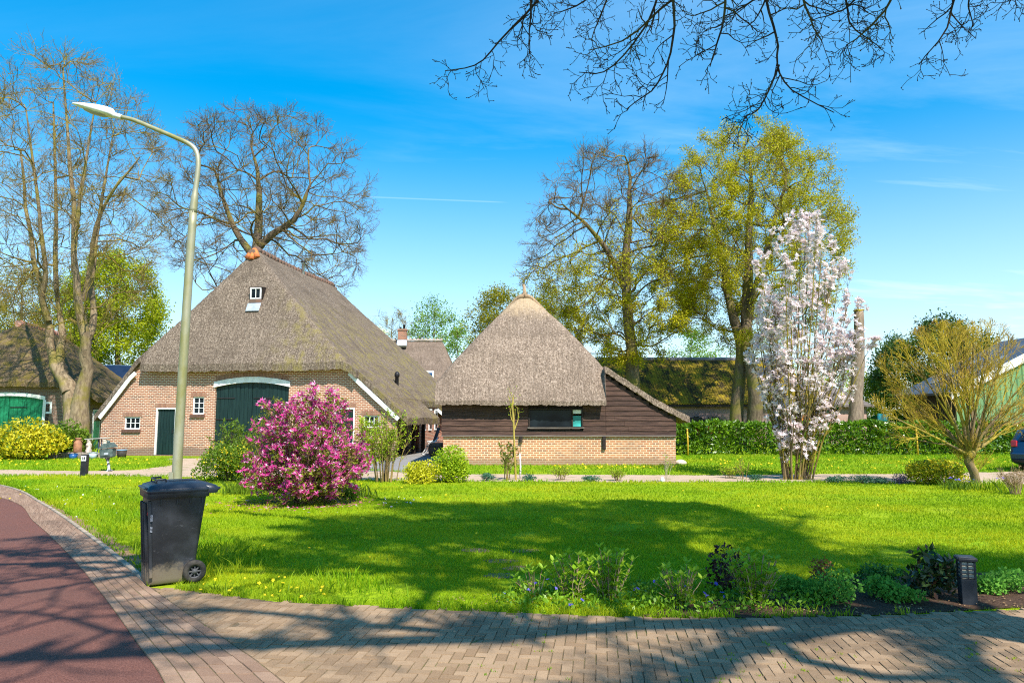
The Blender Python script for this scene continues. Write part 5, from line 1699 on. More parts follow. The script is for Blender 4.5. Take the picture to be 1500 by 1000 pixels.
# ------------------------------------------------------------------ blossoming shrubs
def flowers(mb, p, ax, n, size, asp, spread, r, mat=0, curl=.3):
    """n strap petals round each axis"""
    N = len(p); a = (np.arange(n)[None] + r.random((N, 1)) + r.normal(0, .15, (N, n))) * 2 * PI / n
    ref = np.where(np.abs(ax[:, 2:3]) > .9, np.array([[1.0, 0, 0]]), np.array([[0, 0, 1.0]])); U = unit(np.cross(ax, ref)); V = np.cross(ax, U)
    rad = U[:, None] * np.cos(a)[..., None] + V[:, None] * np.sin(a)[..., None]
    sp = r.normal(spread, .22, (N, n, 1)); d = unit(ax[:, None] * np.cos(sp) + rad * np.sin(sp)); sd = unit(np.cross(d, ax[:, None] + .01))
    L = (size * r.uniform(.7, 1.2, (N, 1, 1))) * r.uniform(.85, 1.1, (N, n, 1)); W = L * asp * .5; p0 = p[:, None]
    tip = d * L + (rad * curl - ax[:, None] * curl * .5) * L
    V_ = np.stack([p0 + 0 * d, p0 + d * L * .55 + sd * W, p0 + tip, p0 + d * L * .55 - sd * W], 2).reshape(-1, 3)
    q = np.arange(N * n)[:, None] * 4
    mb.add(V_, q + np.arange(4)[None], mat)


# white magnolia: a fan of upright mossy stems from one stool
b = gnd(1165, 702); Y = b[1]
b = np.array([b[0], b[1], 0]); r = rng(71)
st = []
TOP = [(1108, 470), (1118, 410), (1130, 390), (1150, 380), (1160, 350), (1172, 330), (1186, 312), (1196, 318), (1205, 345), (1222, 350), (1232, 390), (1245, 430), (1258, 470), (1268, 520), (1240, 500), (1135, 450), (1215, 400), (1180, 340), (1100, 520)]
for k, (px, py) in enumerate(TOP):
    bx = 1166 + (px - 1180) * .22 + r.normal(0, 3); dy = r.normal(0, .65)
    st.append(([loc(b, bx, 706, Y + dy * .1), loc(b, bx + (px - bx) * .22, 640, Y + dy * .3), loc(b, bx + (px - bx) * .6, 640 - (640 - py) * .42, Y + dy * .7), loc(b, px, py, Y + dy)], (.030, .026, .019, .008)))
for k in range(13):
    bx = r.uniform(1148, 1184); px = bx + r.normal(0, 14); py = r.uniform(600, 660); st.append(([loc(b, bx, 706, Y), loc(b, (bx + px) / 2, (706 + py) / 2, Y + r.normal(0, .1)), loc(b, px, py, Y + r.normal(0, .2))], (.02, .015, .008)))
envM = (*loc(b, 1185, 490, Y), 1.85, 1.5, 3.75)
M_WPET = m_leaf('white magnolia petals', (.82, .66, .67), (.94, .86, .86), .55, .32)
BK_MAG = m_bark('mossy magnolia stems', (.085, .062, .035), (.19, .14, .07), (.28, .22, .03), .7)


def mag_flowers(mat, n, size, asp, npet, spread, zlo, seedx, mod=None):
    def f(tb, cb, allL, r):
        p = np.concatenate([on_lines(allL[-1][0], int(n * .62), r, .5), on_lines(allL[-2][0], int(n * .38), r, .6)])
        p = p[p[:, 2] > zlo]
        if mod:
            p = p[mod(p, r)]
        # several flowers gather at one shoot
        p = np.repeat(p, 2, 0)[:n] + r.normal(0, .035, (min(n, len(p) * 2), 3))
        ax = unit(r.normal(0, .55, (len(p), 3)) + (0, 0, .8))
        flowers(cb, p, ax, npet, size, asp, spread, r, mat)
    return f


tree('white_magnolia', 'tall white flowering magnolia with many upright mossy stems, on the lawn edge', 'tree', b, st, envM, [
    dict(n=8, t0=.22, t1=1, ang=.38, asd=.14, len=.30, tap=.4, K=6, gnarl=.09, up=.30, lift=.08, rk=.6, rmax=.02, rmin=.008),
    dict(n=6, t0=.2, ang=.5, len=.55, K=5, gnarl=.12, up=.25, lift=.06, rk=.6, rmin=.005, rtip=.004),
], BK_MAG, TW_ASH, 72, leaf=[dict(n=1, size=.01, m=M_WPET, mat=1), dict(n=1500, size=.055, m=LF_GREEN, mat=2, jit=.02)],
     extra=mag_flowers(1, 5200, .080, .50, 7, .9, .15, 1, lambda p, r: r.random(len(p)) < np.clip((p[:, 2] - .5) / 3.6, 0, 1)), gn=.25, K=10, sides=(6, 4, 3))

# purple magnolia bush on the lawn
b = gnd(446, 738); b[2] = 0; Y = b[1]; r = rng(81); st = []
for k in range(64):
    a = r.uniform(0, 2 * PI); ph = math.asin(r.uniform(.0, 1.0)); rho = r.uniform(.80, 1.0); tx, ty = math.cos(a) * math.cos(ph) * rho * 1.22, math.sin(a) * math.cos(ph) * rho * 1.05
    h = .62 + 1.72 * math.sin(ph) ** 1.25 * rho
    st.append(([(r.normal(0, .10), r.normal(0, .08), -.02), (tx * .22, ty * .22, h * .22), (tx * .72, ty * .72, h * .58), (tx, ty, h)], (.022, .018, .012, .005)))
M_PPET = m_leaf('purple magnolia petals', (.56, .012, .24), (.78, .13, .42), .5, .32, c3=(.93, .60, .74), c3at=.82)
tree('purple_magnolia', 'round purple pink flowering magnolia bush on the lawn before the farmhouse doors', 'shrub', b, st, (0, 0, 1.10, 1.36, 1.2, 1.36), [
    dict(n=8, t0=.2, ang=.7, len=.42, K=5, gnarl=.16, up=.06, rk=.6, rmin=.006, fill=True),
    dict(n=5, t0=.2, ang=.6, len=.5, K=4, gnarl=.18, up=.15, rk=.6, rmin=.004, rtip=.003),
], m_bark('magnolia bush stems', (.13, .085, .05), (.25, .17, .10), (.22, .17, .04), .4), TW_ASH, 82,
     leaf=[dict(n=1, size=.01, m=M_PPET, mat=1), dict(n=16000, size=.060, asp=.5, m=m_leaf('magnolia leaves', (.14, .19, .010), (.32, .34, .03), .5, .4), mat=2, jit=.03)],
     extra=mag_flowers(1, 3400, .066, .42, 6, .72, .10, 2, lambda p, r: (r.random(len(p)) < np.clip(.35 + (p[:, 0] ** 2 + p[:, 1] ** 2) * .6 + p[:, 2] * .25, 0, 1))), gn=.4, K=8, sides=(6, 4, 3))
# fallen petals
m = MB(); n = 420; a = r.uniform(0, 2 * PI, n); q = .55 + np.abs(r.normal(0, .42, n)); p = np.column_stack([b[0] + np.cos(a) * q * 1.25, b[1] - .1 + np.sin(a) * q * .95, np.full(n, .03)])
p[:, 2] = np.where(((p[:, 0] - b[0]) / 1.25) ** 2 + ((p[:, 1] - b[1]) / .78) ** 2 < 1, .016, .045)
d = unit(np.column_stack([r.normal(0, 1, (n, 2)), np.zeros(n)])); s_ = np.column_stack([-d[:, 1], d[:, 0], r.normal(0, .3, n)])
V = np.stack([p, p + d * .035 + s_ * .013 + (0, 0, .006), p + d * .07, p + d * .035 - s_ * .013], 1).reshape(-1, 3); m.add(V, np.arange(n)[:, None] * 4 + np.arange(4)[None])
o = m.build('fallen_petals', [M_PPET]); tag(o, 'pink petals fallen in a ring under the purple magnolia', 'petals', kind='stuff')

# coral-bark maple with a leaning trunk and a fan of ochre twigs
b = gnd(1440, 714); b[2] = 0; Y = b[1]; r = rng(91)
st = [([loc(b, 1440, 718, Y), loc(b, 1432, 695, Y), loc(b, 1422, 672, Y), loc(b, 1420, 655, Y)], (.12, .095, .105, .10))]
for px, py, dy in ((1300, 560, .3), (1318, 500, -.3), (1345, 480, .5), (1372, 470, -.5), (1400, 474, .2), (1425, 470, .6), (1452, 480, -.4), (1480, 500, .3), (1520, 540, -.3), (1545, 590, .2), (1285, 600, -.4), (1335, 590, .8), (1395, 520, -.9), (1455, 560, -1.0), (1500, 600, .9), (1410, 480, .9)):
    bx = 1421 + r.normal(0, 4)
    st.append(([loc(b, bx, 668, Y), loc(b, bx + (px - bx) * .30 , 668 - (668 - py) * .34, Y + dy * .4), loc(b, bx + (px - bx) * .68, 668 - (668 - py) * .72, Y + dy * .8), loc(b, px, py, Y + dy)], (.048, .032, .018, .006)))
tree('pollard_maple', 'low ochre twigged maple with a short leaning trunk and a wide leafless fan', 'tree', b, st, (*loc(b, 1412, 585, Y), 2.45, 2.0, 2.05), [
    dict(n=11, t0=.22, ang=.42, asd=.16, len=.45, K=7, gnarl=.08, up=.10, lift=.03, rk=.5, rmin=.007, rmax=.016),
    dict(n=7, t0=.2, ang=.45, len=.6, K=5, gnarl=.10, up=.10, rk=.6, rmin=.005, rtip=.004),
    dict(n=4, t0=.2, ang=.45, abs=.34, K=3, gnarl=.12, up=.10, rk=.7, rmin=.004, rtip=.0032),
], m_bark('mossy maple bark', (.12, .085, .05), (.23, .17, .09), (.36, .27, .03), .62), m_bark('ochre twigs', (.28, .175, .028), (.46, .32, .05), (.46, .35, .03), .6), 92,
     leaf=dict(n=700, size=.04, m=m_leaf('dry seed heads', (.22, .10, .04), (.34, .18, .07), .8, .1), jit=.01, t0=.8), gn=.25, K=10, sides=(8, 4, 3, 3))

# ------------------------------------------------------------------ shrubs and garden plants
def blob_points(lobes, n, r, shell=.62):
    """points through a cluster of lobes, most of them near the outside"""
    lb = np.array(lobes); vol = lb[:, 3] * lb[:, 4] + lb[:, 4] * lb[:, 5]; k = r.choice(len(lb), n, p=vol / vol.sum())
    d = unit(r.normal(0, 1, (n, 3))); q = np.where(r.random(n) < shell, r.uniform(.82, 1.04, n), r.random(n) ** .5)[:, None]
    p = lb[k, :3] + d * lb[k, 3:6] * q
    return p[p[:, 2] > .01]


def lobe_set(w, h, dpt, n, r, flat=.5):
    L_ = [(0, 0, h * .48, w * .40, dpt * .40, h * .50)]
    for k in range(n):
        a = r.uniform(0, 2 * PI); q = r.uniform(.25, .62)
        rr = r.uniform(.22, .36); z = h * r.uniform(.20, .80 - .35 * q)
        L_.append((math.cos(a) * w * q * .62, math.sin(a) * dpt * q * .62, z, w * rr, dpt * rr, h * rr * 1.0))
    return L_


def shrub(name, label, base, w, h, mat, n, size, seed, dpt=None, cat='shrub', asp=.55, lobes=8, stemm=None, nst=14, group=None, up=.25, shell=.62, extra_mat=None, en=0, esize=.05, sk=.75):
    r = rng(seed); t = thing(name, label, cat, base, 0, group); dpt = dpt or w
    L_ = lobe_set(w, h, dpt, lobes, r)
    m = MB(); p = blob_points(L_, n, r, shell)
    wob = 1 + .10 * vnoise(p[:, 0] * 3 / w, p[:, 2] * 3 / h, 2.0, seed)[:, None]; p = p * wob; p = p[p[:, 2] > .0]
    leaf_quads(m, p, size, asp, r, 0, up)
    if en:
        q = blob_points(L_, en, r, .95); leaf_quads(m, q, esize, .7, r, 1, .5)
    m.build('foliage', [mat] + ([extra_mat] if extra_mat else []), t)
    s_ = MB()
    for k in range(nst):
        a = r.uniform(0, 2 * PI); q = r.uniform(.1, .8); e_ = np.array([math.cos(a) * q * w * .42, math.sin(a) * q * dpt * .42, h * sk * r.uniform(.7, 1)])
        s_.tubes(spline([(r.normal(0, w * .03), r.normal(0, w * .03), -.02), e_ * (.3, .3, .45), e_], 6)[None], np.linspace(.012, .004, 6)[None] * max(.5, min(1.6, h)), 4)
    s_.build('stems', [stemm or TW_ASH], t)
    return t


LF_GOLD = m_leaf('golden variegated leaves', (.34, .38, .008), (.74, .66, .030), .5, .35)
LF_FORS = m_leaf('yellow variegated leaves', (.38, .37, .010), (.82, .68, .030), .5, .38, c3=(.12, .20, .012), c3at=.80)
LF_MID = m_leaf('mid green leaves', (.075, .150, .008), (.200, .290, .016), .5, .38)
LF_LIME = m_leaf('lime leaves', (.20, .33, .006), (.48, .58, .02), .5, .4)
LF_LAUREL = m_leaf('laurel leaves', (.026, .090, .004), (.200, .350, .012), .32, .28, .5, 1.6)
LF_BLUE = m_leaf('blue green leaves', (.030, .105, .060), (.090, .200, .115), .55, .25)
LF_SEDUM = m_leaf('sedum leaves', (.065, .230, .022), (.230, .470, .065), .6, .35, .15)
LF_RHODO = m_leaf('dark leathery leaves', (.014, .040, .008), (.050, .085, .018), .35, .2, .5, c3=(.085, .040, .018), c3at=.8)
LF_HYD = m_leaf('young hydrangea leaves', (.190, .380, .010), (.480, .640, .045), .5, .45)
M_YFLOW = m_leaf('yellow flowers', (.75, .52, .01), (.85, .66, .02), .6, .3)


def base(px, py):
    q = gnd(px, py); return (q[0], q[1], 0)


def m_per_px(py):
    return gnd(750, py)[1] / F


bp = (*at(42, 612, 30.0)[:2], 0)
shrub('golden_shrub', 'big bright yellow shrub in front of the green arched door at far left', bp, 3.05, 1.72, LF_FORS, 9000, .135, 101, dpt=2.2, lobes=12, shell=.75)
bp = (*at(104, 612, 31.2)[:2], 0)
shrub('green_shrub', 'dull green shrub between the yellow shrub and the maple stump', bp, 1.9, 1.65, LF_MID, 3600, .12, 102, dpt=1.5)
s = m_per_px(708)
shrub('cotoneaster_shrub', 'dark green shrub with small yellow flowers left of the purple magnolia', base(333, 706), 1.75, 1.15, LF_MID, 5200, .075, 103, dpt=1.3, extra_mat=M_YFLOW, en=420, esize=.06, stemm=BK_OVER)


def wispy(name, label, bp, w, h, seed, lm, twig, n1=24, nl=2600, lsize=.06, group=None, spread=.5, dpt=None, cat='shrub', tip=None, r0=.014, keep=None, sub=(7, 5), asp=.5):
    """a shrub of upright stems with scattered small leaves"""
    r = rng(seed); st = []
    for k in range(n1):
        a = r.uniform(0, 2 * PI); q = math.sqrt(r.random()) * spread; hh = h * r.uniform(.65, 1.02) * (1 - .25 * q)
        e_ = np.array([math.cos(a) * q * w, math.sin(a) * q * (dpt or w), hh])
        o_ = np.array([math.cos(a) * q * w * .35, math.sin(a) * q * (dpt or w) * .35, -.02])
        st.append(([o_, o_ + (e_ - o_) * (.2, .2, .4), o_ + (e_ - o_) * (.6, .6, .72), e_], (r0, r0 * .8, r0 * .6, r0 * .3)))
    return tree(name, label, cat, bp, st, (0, 0, h * .55, w * .62, (dpt or w) * .62, h * .56), [
        dict(n=sub[0], t0=.25, ang=.5, len=.3, K=4, gnarl=.14, up=.2, rk=.6, rmin=r0 * .3, rtip=r0 * .2),
        dict(n=sub[1], t0=.2, ang=.6, len=.5, K=3, gnarl=.16, up=.15, rk=.6, rmin=r0 * .22, rtip=r0 * .15),
    ], twig, twig, seed + 1, leaf=dict(n=nl, size=lsize, m=lm, jit=.025, asp=asp, **({'keep': keep} if keep else {})), gn=.5, K=8, sides=(5, 3, 3), group=group)


wispy('berberis_shrub', 'taller loose shrub with reddish shoots above the dark green one, by the barn doors', base(348, 700), 1.5, 1.75, 104, LF_MID, BK_OVER, 20, 2600, .07)
wispy('upright_shrub', 'tall twiggy shrub with fresh green leaves right of the purple magnolia', base(564, 706), 1.7, 1.85, 105, LF_LIME, TW_ASH, 34, 4200, .06, dpt=1.1)
shrub('euonymus_shrub', 'rounded lime green shrub with yellow leaf edges before the left end of the barn', base(656, 706), 1.20, .98, m_leaf('euonymus leaves', (.15, .32, .006), (.52, .60, .02), .5, .4), 5200, .065, 106, dpt=1.0, lobes=10)
shrub('euonymus_shrub', 'lower golden yellow shrub beside the rounded lime one, to its left', base(618, 708), 1.1, .60, LF_GOLD, 3400, .062, 107, dpt=.7, lobes=8)
shrub('aucuba_shrub', 'yellow variegated shrub at the foot of the leaning ochre maple', base(1376, 709), 1.45, .68, LF_FORS, 4200, .070, 108, dpt=.8, lobes=10, shell=.88)
# low plants along the track
for px, py, w, h, lm, lab in ((714, 704, .42, .20, LF_BLUE, 'small blue green cushion plant left of the slender sapling'), (775, 704, .42, .20, LF_BLUE, 'small blue green cushion plant right of the slender sapling'),
                              (868, 705, .55, .17, LF_BLUE, 'flat blue green cushion plant on the track edge below the barn window'), (1225, 707, .48, .20, LF_BLUE, 'blue green cushion just right of the white magnolia'),
                              (1264, 708, .52, .22, LF_BLUE, 'blue green cushion, second to the right of the white magnolia'), (1291, 708, .36, .17, LF_BLUE, 'smallest blue green cushion left of the purple heather'),
                              (1108, 702, .40, .14, LF_BLUE, 'blue green cushion at the left foot of the white magnolia')):
    shrub('cushion_plant', lab, base(px, py), w, h, lm, 750, .04, int(px), cat='plant', lobes=5, nst=4, group='cushion plants along the track')
shrub('heather_plant', 'purple grey heather between the cushion plants and the variegated shrub', base(1320, 708), .5, .30, m_leaf('heather', (.10, .06, .12), (.22, .16, .22), .7, .2), 700, .04, 131, cat='plant', lobes=5)
for px, py, w, h, lab in ((822, 703, .55, .36, 'loose yellow green plant on the track edge left of the barn window'), (905, 704, .55, .30, 'low yellow green plant on the track edge under the barn corner'), (1068, 700, .55, .28, 'low yellow green tuft at the left of the white magnolia')):
    wispy('perennial_plant', lab, base(px, py), w, h, int(px) + 1, LF_LIME, TW_ASH, 14, 520, .045, cat='plant', r0=.006, group='perennials along the track')
# saplings by the barn
wispy('sapling', 'small leafy sapling with drooping leaves in front of the barn base', base(742, 703), .55, 1.12, 141, m_leaf('olive sapling leaves', (.10, .13, .015), (.24, .25, .03), .5, .35), TW_ASH, 5, 330, .085, cat='tree', spread=.5, sub=(6, 4))
b = np.array(base(756, 703)); r = rng(142); Y = b[1]
tree('slender_sapling', 'thin upright yellow barked sapling reaching up to the barn eave', 'tree', b, [
    ([loc(b, 756, 705, Y), loc(b, 754, 660, Y), loc(b, 753, 625, Y), loc(b, 751, 592, Y), loc(b, 752, 578, Y)], (.032, .028, .026, .02, .005)),
    ([loc(b, 754, 628, Y), loc(b, 759, 612, Y), loc(b, 758, 596, Y)], (.018, .014, .005)), ([loc(b, 753, 622, Y), loc(b, 748, 608, Y), loc(b, 750, 590, Y)], (.016, .012, .005))],
    (*loc(b, 752, 600, Y), .5, .5, .9), [dict(n=5, t0=.5, ang=.5, len=.25, K=4, gnarl=.1, up=.3, rk=.5, rmin=.005)], m_bark('yellow bark', (.30, .22, .05), (.44, .34, .08), (.40, .33, .05), .5), TW_ASH, 143, leaf=dict(n=50, size=.05, m=LF_LIME), gn=.1, K=10, sides=(7, 4))
b = np.array(base(762, 701)); Y = b[1]; t = thing('birch_sapling', 'short white barked stem standing right beside the yellow sapling', 'tree', b)
m = MB(); m.tube([(0, 0, 0), (.01, 0, .35), (-.01, 0, .72)], (.028, .024, .018), 7); m.build('trunk', [m_plain('birch bark', (.78, .74, .70), (.10, .08, .07), 16, .8, .2, a=.52, b=.6, stretch=(.4, .4, 1))], t)
m = MB(); m.tubes(np.array([[(-.01, 0, .70), (0.02, .02, .9), (.03, 0, 1.12)], [(-.01, 0, .6), (-.06, 0, .8), (-.07, .03, .98)]]), np.array([[.012, .009, .004]] * 2), 4); m.build('twigs', [TW_ASH], t)
wispy('wispy_plant', 'thin pale wispy plant in front of the right corner of the barn', base(975, 706), .5, .85, 144, LF_LIME, m_bark('pale stems', (.35, .28, .18), (.48, .40, .28)), 6, 120, .04, cat='plant', r0=.006)
wispy('wispy_plant', 'thin young shrub with few leaves left of the white magnolia, on the track edge', base(1090, 702), .6, .62, 145, LF_LIME, TW_ASH, 6, 160, .05, cat='plant', r0=.008)
# dead-looking stems and bulb leaves at the right edge
wispy('dry_shrub', 'dry brown twiggy shrub by the car at the right edge', base(1490, 724), .75, .62, 146, m_leaf('dry leaves', (.20, .12, .05), (.34, .24, .10), .8, .2), m_bark('dry stems', (.24, .15, .08), (.38, .26, .15)), 26, 500, .04, r0=.006)


def strappy(name, label, bp, n, h, spread, seed, mat, cat='plant', flower=None, wd=.010):
    r = rng(seed); t = thing(name, label, cat, bp); x, y = r.normal(0, spread, (2, n)); hh = h * r.uniform(.5, 1.1, n)
    V, Fc = blades(x, y, hh, np.full(n, wd), seed + 1); m = MB(); m.add(V, Fc); m.build('leaves', [mat], t)
    if flower:
        p = np.column_stack([r.normal(0, spread, flower[1]), r.normal(0, spread, flower[1]), h * r.uniform(.7, 1.0, flower[1])]); m = MB(); flowers(m, p, unit(r.normal(0, .4, (flower[1], 3)) + (0, -.3, 1)), 6, .04, .5, .9, r); (lambda o_: o_.__setitem__('kind', 'stuff'))(m.build('flowers', [flower[0]], t))
    return t


M_BLUEFL = m_leaf('blue flowers', (.09, .06, .50), (.22, .18, .78), .6, .3)
strappy('bulb_clump', 'strappy green bulb leaves with violet flowers left of the leaning maple trunk', base(1408, 717), 160, .28, .20, 151, LF_MID, flower=(M_BLUEFL, 6))
strappy('bulb_clump', 'strappy green bulb leaves right of the leaning maple trunk', base(1462, 718), 200, .30, .24, 152, LF_LIME, flower=(M_BLUEFL, 4))
strappy('bulb_clump', 'fresh green bulb leaves at the left foot of the purple magnolia', base(362, 722), 420, .30, .26, 153, LF_MID)
strappy('bulb_clump', 'fresh green bulb leaves at the right foot of the purple magnolia', base(512, 728), 320, .28, .24, 154, LF_MID)

# foreground bed
def hydrangea(label, px, py, w, h, seed, leafy_=1.0, n1=22, mat=None, dpt=None):
    """a clump of cut pale stems with pairs of new leaves at their tips"""
    r = rng(seed); t = thing('hydrangea', label, 'shrub', base(px, py), 0, 'hydrangeas in the front bed'); m = MB(); lv = MB(); dpt = dpt or w * .7
    K = 6
    for k in range(n1):
        a = r.uniform(0, 2 * PI); q = math.sqrt(r.random()); hh = h * r.uniform(.55, 1.0) * (1 - .15 * q)
        e_ = np.array([math.cos(a) * q * w * .5, math.sin(a) * q * dpt * .5, hh]); o_ = np.array([e_[0] * .35, e_[1] * .35, -.02])
        P = spline([o_, o_ + (e_ - o_) * (.35, .35, .45), e_], K) + r.normal(0, .006, (K, 3)); rad = r.uniform(.0035, .006)
        m.tubes(P[None], np.linspace(rad, rad * .75, K)[None], 5)
        if r.random() < .35:
            Q = spline([P[2], P[2] + (r.normal(0, .05), r.normal(0, .05), hh * .25)], 3); m.tubes(Q[None], np.full((1, 3), rad * .7), 4)
        for pz in np.linspace(.30, 1.0, int(8 * leafy_) + 1):
            if r.random() > .95 * min(1, leafy_) + .05:
                continue
            i = pz * (K - 1); c = P[min(K - 1, int(i))]
            a2 = r.uniform(0, PI)
            for s_ in (0, PI) if pz < .99 else (0, 1.6, 3.1, 4.7):
                sz = r.uniform(.045, .088) * (1 if pz > .8 else .75); d = unit(np.array([math.cos(a2 + s_), math.sin(a2 + s_), r.uniform(.35, 1.3)])); sd = unit(np.cross(d, (0, 0, 1.0))); nn2 = np.cross(sd, d)
                A = c + d * .006; tipp = A + d * sz
                V = [A, A + d * sz * .35 + sd * sz * .26 + nn2 * sz * .05, A + d * sz * .7 + sd * sz * .2 + nn2 * sz * .05, tipp, A + d * sz * .7 - sd * sz * .2 + nn2 * sz * .05, A + d * sz * .35 - sd * sz * .26 + nn2 * sz * .05, A + d * sz * .5]
                lv.add(V, [(0, 1, 6), (1, 2, 6), (2, 3, 6), (3, 4, 6), (4, 5, 6), (5, 0, 6)], 0)
    m.build('stems', [M_PSTEM], t); lv.build('leaves', [mat or LF_HYD], t)
    return t


M_PSTEM = m_bark('pale cut stems', (.24, .15, .085), (.42, .30, .18))
hydrangea('thin leafless looking hydrangea at the left end of the front bed', 783, 872, .42, .30, 161, .35, 12)
hydrangea('hydrangea clump second from the left in the front bed, with bright leaf tips', 838, 876, .42, .46, 162, 1.0, 20)
hydrangea('leafiest tall hydrangea left of centre in the front bed', 893, 876, .50, .49, 163, 1.15, 26)
hydrangea('hydrangea with bare pale cut stems in the middle of the front bed', 998, 884, .52, .40, 164, .7, 30)
hydrangea('dense bright green hydrangea beside the dark purple leaved shrub', 1105, 884, .56, .52, 165, 1.35, 34)
shrub('dark_shrub', 'small dark purple leaved shrub behind the dense bright hydrangea', base(1066, 868), .34, .50, m_leaf('dark purple leaves', (.030, .012, .014), (.075, .030, .028), .5, .2), 520, .05, 166, lobes=5, nst=8, up=.7)
shrub('dark_shrub', 'dark leathery evergreen shrub left of the garden lamp', base(1366, 872), .52, .44, LF_RHODO, 620, .085, 167, lobes=6, nst=10, up=.7, asp=.42)
shrub('spirea_shrub', 'reddish leaved small shrub behind the green mounds of the front bed', base(1204, 856), .30, .26, m_leaf('reddish leaves', (.17, .06, .02), (.30, .14, .03), .5, .3), 300, .035, 168, lobes=4, nst=8)
shrub('spirea_shrub', 'lime leaved low shrub between the green mounds of the front bed', base(1232, 852), .34, .17, LF_LIME, 330, .04, 169, lobes=4, nst=6)
for k, (px, py, w, h, lab) in enumerate(((1158, 868, .22, .15, 'pale leafy mound right of the dense hydrangea'), (1190, 874, .26, .13, 'low loose green mound left of the largest dark green mound'), (1224, 882, .34, .27, 'largest dark green mound in the front bed'),
                                       (1284, 862, .30, .22, 'dark green mound at the back, just left of the leathery shrub'), (1286, 876, .26, .17, 'mid green mound in front of the back one'), (1316, 881, .26, .13, 'low pale green mound in front of the leathery shrub'),
                                       (1447, 868, .24, .12, 'low pale mound just right of the garden lamp'), (1480, 866, .38, .19, 'wide pale green mound at the right edge of the front bed'))):
    shrub('sedum_mound', lab, base(px, py), w * 1.25, h * 1.2, LF_SEDUM if k not in (3,) else m_leaf('deep sedum leaves %d' % k, (.030, .120, .014), (.095, .250, .035), .5, .3), 900, .040, 170 + k, cat='plant', lobes=5, nst=0 + 4, group='green mounds in the front bed', asp=.6, up=.6)
# periwinkle carpet with blue flowers
r = rng(191); m = MB()
PERI = np.array(ground_poly([(718, 884), (760, 862), (830, 858), (930, 858), (1010, 868), (1100, 866), (1200, 866), (1260, 884), (1180, 897), (1100, 899), (1020, 902), (930, 900), (830, 897), (750, 894)]))
x, y = scatter(PERI, 1300, 192, (-2, 4), (6, 8)); k = vnoise(x, y, 4, 3) > -.28; x, y = x[k], y[k]
zz = np.abs(r.normal(.035, .03, len(x))) * (1.2 + vnoise(x, y, 3, 7)); 
leaf_quads(m, np.column_stack([x, y, zz]), .046, .5, r, 0, .7)
k = (r.random(len(x)) < .010) & (x < 2.2); p = np.column_stack([x[k], y[k], zz[k] + .045]); flowers(m, p, unit(r.normal(0, .4, (len(p), 3)) + (0, -.5, 1)), 5, .021, .9, 1.25, r, 1, .1)
o = m.build('periwinkle', [m_leaf('periwinkle leaves', (.075, .190, .008), (.250, .420, .020), .4, .35), M_BLUEFL]); tag(o, 'periwinkle ground cover with blue flowers around the hydrangeas', 'ground cover', kind='stuff')
# dandelions, daisies, dead leaves
def specks(name, label, pts, size, mat, seed, npet=7, zz=.05):
    r = rng(seed); m = MB(); p = np.column_stack([pts, np.full(len(pts), zz)]); flowers(m, p, unit(r.normal(0, .3, (len(p), 3)) + (0, -.4, 1)), npet, size, .6, 1.2, r, 0, .1); o = m.build(name, [mat]); tag(o, label, 'flowers', kind='stuff')


pts = []
for (x0, y0, x1, y1, n) in ((0, 672, 220, 684, 55), (0, 700, 210, 735, 22), (800, 683, 990, 690, 45), (1010, 672, 1480, 690, 110), (280, 850, 480, 884, 26), (300, 700, 700, 735, 18), (330, 760, 700, 850, 16), (900, 720, 1450, 760, 14), (210, 760, 330, 850, 8)):
    for k in range(n):
        pts.append(gnd(r.uniform(x0, x1), r.uniform(y0, y1))[:2])
pts = np.array(pts)
specks('dandelions', 'yellow dandelions dotted over the grass', pts[pts[:, 1] > 20], .042, M_YFLOW, 193, zz=.09)
specks('verge_dandelions', 'yellow dandelions in the roadside verge and the lawn', pts[(pts[:, 1] > 12) & (pts[:, 1] <= 20)], .028, M_YFLOW, 197, zz=.07)
specks('near_dandelions', 'yellow dandelions along the grass edge near the bin', pts[pts[:, 1] <= 12], .020, M_YFLOW, 195, zz=.06)
pts = np.array([gnd(r.uniform(20, 260), r.uniform(712, 770))[:2] for k in range(40)] + [gnd(r.uniform(560, 620), r.uniform(730, 742))[:2] for k in range(14)])
pts = pts[inpoly(pts[:, 0], pts[:, 1], LAWN)]
specks('daisies', 'white daisies scattered in the verge grass', pts, .020, M_WHITE, 194)
m = MB(); n = 520; q = np.array([gnd(r.uniform(640, 1500), r.uniform(872, 900))[:2] for k in range(n)]); p = np.column_stack([q, np.full(n, .02)])
d = unit(np.column_stack([r.normal(0, 1, (n, 2)), r.normal(0, .25, n)])); s_ = unit(np.cross(d, (0, 0, 1.0))); L = r.uniform(.012, .035, n)[:, None]
m.add(np.stack([p, p + d * L * .5 + s_ * L * .3 + (0, 0, .004), p + d * L, p + d * L * .5 - s_ * L * .3], 1).reshape(-1, 3), np.arange(n)[:, None] * 4 + np.arange(4)[None])
o = m.build('dead_leaves', [m_leaf('dead leaves', (.22, .12, .05), (.50, .33, .17), .8, .1)]); tag(o, 'dry brown leaf litter along the front bed', 'leaves', kind='stuff')

